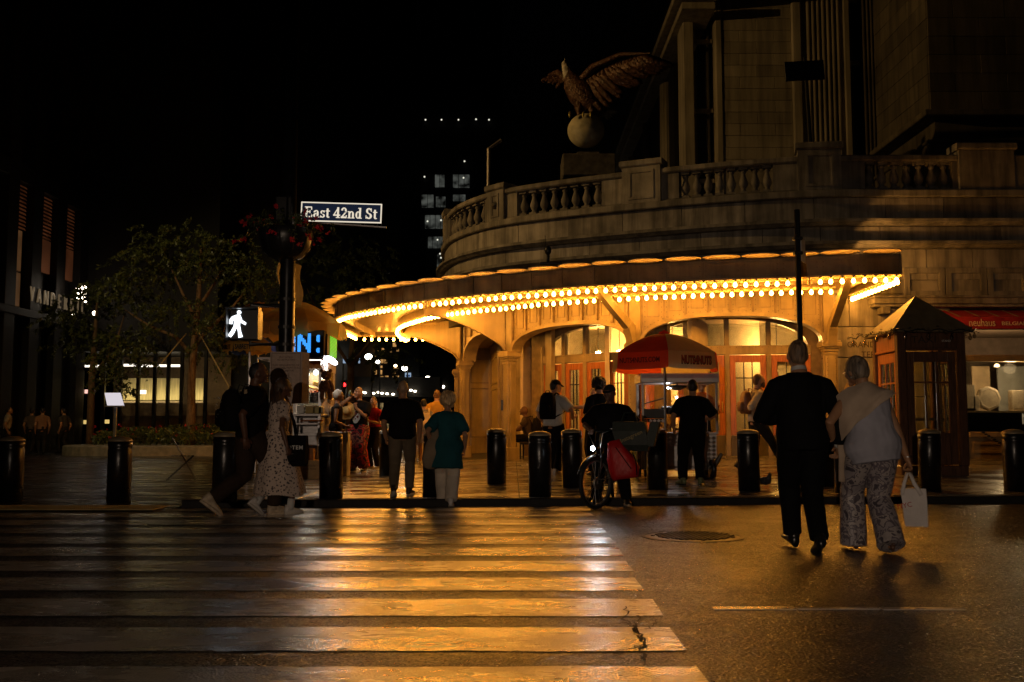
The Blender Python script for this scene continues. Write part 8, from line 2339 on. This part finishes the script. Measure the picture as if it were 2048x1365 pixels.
# local frame: -y is ahead of the front wheel
WR = .345
def wheel(y0):
    g = Geo(); g.smooth = True; M = Matrix.Rotation(pi / 2, 3, 'Y'); n = 36
    L_ = []
    for i in range(n):
        q = 2 * pi * i / n; L_.append([V(cos(a) * .024, y0 + cos(q) * (WR - .024 + sin(a) * .024), WR + sin(q) * (WR - .024 + sin(a) * .024)) for a in [2 * pi * j / 8 for j in range(8)]])
    L_.append(L_[0]); g.rings(L_, False); w_ = obj('wheel', g, mat('tyre_rubber', (.012, .012, .012), .7), bike)
    g = Geo(); L_ = []
    for i in range(n + 1):
        q = 2 * pi * i / n; L_.append([V(dx, y0 + cos(q) * r_, WR + sin(q) * r_) for dx, r_ in ((-.012, WR - .045), (.012, WR - .045), (.012, WR - .062), (-.012, WR - .062))])
    g.rings(L_, False); obj('rim', g, M_ALU, w_)
    g = Geo()
    for i in range(20):
        q = 2 * pi * i / 20; g.tube([(.02 * (-1) ** i, y0 + cos(q) * .03, WR + sin(q) * .03), (0, y0 + cos(q) * (WR - .06), WR + sin(q) * (WR - .06))], .0022, 4)
    o = obj('spoke', g, M_CHROME, w_); o['kind'] = 'stuff'
    g = Geo(); g.smooth = True; g.lathe([(.02, -.05), (.04, -.03), (.04, .03), (.02, .05)], (0, y0, WR), 14, True, M); g.lathe([(.085, .036), (.085, .04), (.04, .04)], (0, y0, WR), 24, True, M); obj('hub', g, M_CHROME, w_)
wheel(0); wheel(1.16)
g = Geo(); g.smooth = True
for s_ in (-1, 1): g.tube([(.055 * s_, 0, WR), (.055 * s_, .05, .66), (.03 * s_, .10, .80)], [.016, .02, .018], 8)
g.tube([(0, .10, .78), (0, .14, 1.0)], .024, 10); obj('fork', g, M_BLACK, bike)
g = Geo(); g.smooth = True
for a, b, r_ in (((0, .13, .92), (0, .62, .32), .03), ((0, .14, .98), (0, .72, .74), .02), ((0, .62, .32), (0, .76, .90), .02), ((.05, .62, .32), (.05, 1.16, WR), .013), ((-.05, .62, .32), (-.05, 1.16, WR), .013), ((.05, .74, .78), (.05, 1.16, WR), .011), ((-.05, .74, .78), (-.05, 1.16, WR), .011)): g.tube([a, b], r_, 8)
obj('frame', g, M_BLACK, bike)
g = Geo(); g.smooth = True; g.tube([(-.32, .30, 1.06), (-.24, .20, 1.07), (-.08, .13, 1.03), (.08, .13, 1.03), (.24, .20, 1.07), (.32, .30, 1.06)], .014, 8); obj('handlebar', g, M_DARKM, bike)
g = Geo(); g.smooth = True
for s_ in (-1, 1):
    g.tube([(.22 * s_, .20, 1.07), (.16 * s_, .10, 1.06)], .007, 5); g.tube([(.2 * s_, .16, 1.06), (.12 * s_, .0, 1.0), (.05 * s_, .04, .82), (.03 * s_, .06, .70)], .005, 5)
g.tube([(.06, -.02, .40), (.20, -.06, .40), (.22, .1, .44), (.14, .2, .5)], .006, 5); o = obj('cable', g, M_CHROME, bike); o['kind'] = 'stuff'
g = Geo(); g.smooth = True
L_ = []
for i in range(15):
    q = radians(20 + 130 * i / 14); L_.append([V(dx, cos(q) * (WR + .03) * -1 if False else -cos(q) * (WR + .03), WR + sin(q) * (WR + .03) - dz) for dx, dz in ((-.035, .012), (0, 0), (.035, .012), (.035, .008), (0, -.004), (-.035, .008))])
g.rings(L_); obj('mudguard', g, M_DARKM, bike)
g = Geo(); g.smooth = True; g.tube([(0, .02, .80), (0, -.05, .80)], [.035, .03], 12, round_=True); hl = obj('headlight', g, M_BLACK, bike)
g = Geo(); g.smooth = True; g.ball((0, -.06, .80), (.032, .014, .032), 12, 8); obj('lens', g, emit('bike_light_glow', (.82, .92, 1.0), 60.0), hl)
g = Geo(); g.smooth = True; g.rings([[V(x * .10 * kx, .86 + y * .13 * ky, .97 + z) for x, y in [(cos(2 * pi * i / 14), sin(2 * pi * i / 14)) for i in range(14)]] for z, kx, ky in ((-.05, .5, .6), (-.02, 1, 1), (.02, .95, 1), (.035, .6, .8))]); obj('saddle', g, S_BLK, bike)
g = Geo()
for s_ in (-1, 1): g.box((.13 * s_, .62, .32 + .12 * s_), (.09, .08, .02))
g.tube([(-.09, .62, .2), (-.06, .62, .32), (.06, .62, .32), (.09, .62, .44)], .01, 6); obj('crank', g, M_DARKM, bike)
spot('bike_headlight_beam', Matrix.Translation((bx_, by_, 0)) @ Matrix.Rotation(BH, 4, 'Z') @ V(0, -.09, .80), (X_at(1190, 8), 6.0, .2), 5, (.85, .93, 1.0), 40, .8, .03)
for o in bike.children:
    if o.name.split('.')[0] in ('fork', 'handlebar', 'cable', 'mudguard', 'headlight') or (o.name.split('.')[0] == 'wheel' and min(v.co.y for v in o.data.vertices) < 0):
        pv = Vector((0, .13, 0)); o.rotation_euler = (0, 0, STEER); o.location = pv - Matrix.Rotation(STEER, 3, 'Z') @ pv
Mb = Matrix.Translation((bx_, by_, 0)) @ Matrix.Rotation(BH, 4, 'Z')
pc = Mb @ V(.04, .60, 0); p = V(pc.x, pc.y, .03); hdg = 180 + math.degrees(BH) + 8
I = person('delivery cyclist in black shirt and cap standing astride his bicycle', p, hdg, H_of(p, 764), dict(
    w=1.16, belly=.03, skin=SK_D, vox=.009, pelvis=(0, .0, .92), lean=(0, .08), la=((-.26, .42, 1.06), (-.8, -.5, -.3)), ra=((.26, .42, 1.06), (.8, -.5, -.3)), lh=dict(d=(.3, .8, -.3), side=(0, 0, 1), palm=(0, 0, -1), curl=1.3), rh=dict(d=(-.3, .8, -.3), side=(0, 0, 1), palm=(0, 0, -1), curl=1.3),
    lf=((-.22, .08, .085), 10, 0), rf=((.22, .0, .085), -10, 0), head=(-20, 4, 0), shirt=dict(m=C_BLK, hem=-.12, d=.040, sleeve=.9, loose=.040), trousers=dict(m=C_BLK, loose=.034), shoe=dict(m=S_BLK, s=1.06, sole=S_BEI), cap=C_TRD))
# bags hung on the bike
t = thing('green_bag', 'dark green insulated grocery bag hung beside the cyclist', 'bag', (X_at(1262, 13.2), 13.2, .93), radians(-14))
M_GRN = mat('dark_green_bag', (.006, .014, .008), .6, var=.3, bump=.3, bscale=9, bdist=.02)
g = Geo(); g.rings([[V(x * .21 * kx + sx_, y * .13 * ky, z) for x, y in ((-1, -1), (0, -1.06), (1, -1), (1, 1), (0, 1), (-1, 1))] for z, kx, ky, sx_ in ((-.16, .85, .8, .05), (-.08, 1, 1, .03), (.10, 1.05, 1, -.01), (.22, 1.0, .8, -.02), (.23, .8, .5, -.02))]); obj('bag_body', g, M_GRN, t)
g = Geo(); g.tube([(-.12, -.1, .2), (-.08, -.04, .34), (.06, -.04, .34), (.1, -.1, .2)], .012, 6); obj('bag_handle', g, M_GRN, t)
text('bag_lettering', 'Instagreen', .075, mat('bag_print_gold', (.32, .24, .08), .6), face_M((.02, -.142, .03), 0, radians(24)), t, .002)
g = Geo(); g.rings([[V(x * .06 + .27 + z * .25, y * .11, z * kz) for x, y in ((-1, -1), (1, -1), (1, 1), (-1, 1))] for z, kz in ((.22, 1), (.0, 1), (-.1, 1))]); obj('bag_gusset', g, M_GRN, t)
t = thing('red_bag', 'bright red delivery bag sagging under the green bag on the bicycle', 'bag', (X_at(1240, 13.15), 13.15, .66), radians(-10))
g = Geo(); g.smooth = True
rr = []
for z, kx, ky, sx_ in ((-.25, .80, .75, .07), (-.22, .98, .95, .06), (-.12, 1.0, 1.0, .05), (.02, .84, .95, .0), (.14, .62, .8, -.05), (.24, .40, .6, -.09)):
    rr.append([V(sx_ + math.copysign(abs(cos(q)) ** .6, cos(q)) * .19 * kx + .012 * sin(z * 40 + q * 3), math.copysign(abs(sin(q)) ** .6, sin(q)) * .13 * ky, z + .03 * cos(q)) for q in [2 * pi * j / 28 for j in range(28)]])
g.rings(rr); obj('bag_body', g, mat('red_nylon', (.50, .010, .012), .5, var=.25, vscale=4, bump=.6, bscale=7, bdist=.04), t)
g = Geo(); g.tube([(.16, -.1, .1), (.21, -.13, -.02), (.22, -.11, -.2)], .008, 5); g.tube([(-.05, -.13, .16), (.05, -.14, .02), (.15, -.135, -.12)], .006, 5); obj('piping', g, C_BLK, t)
finish_people()
finish_texts()
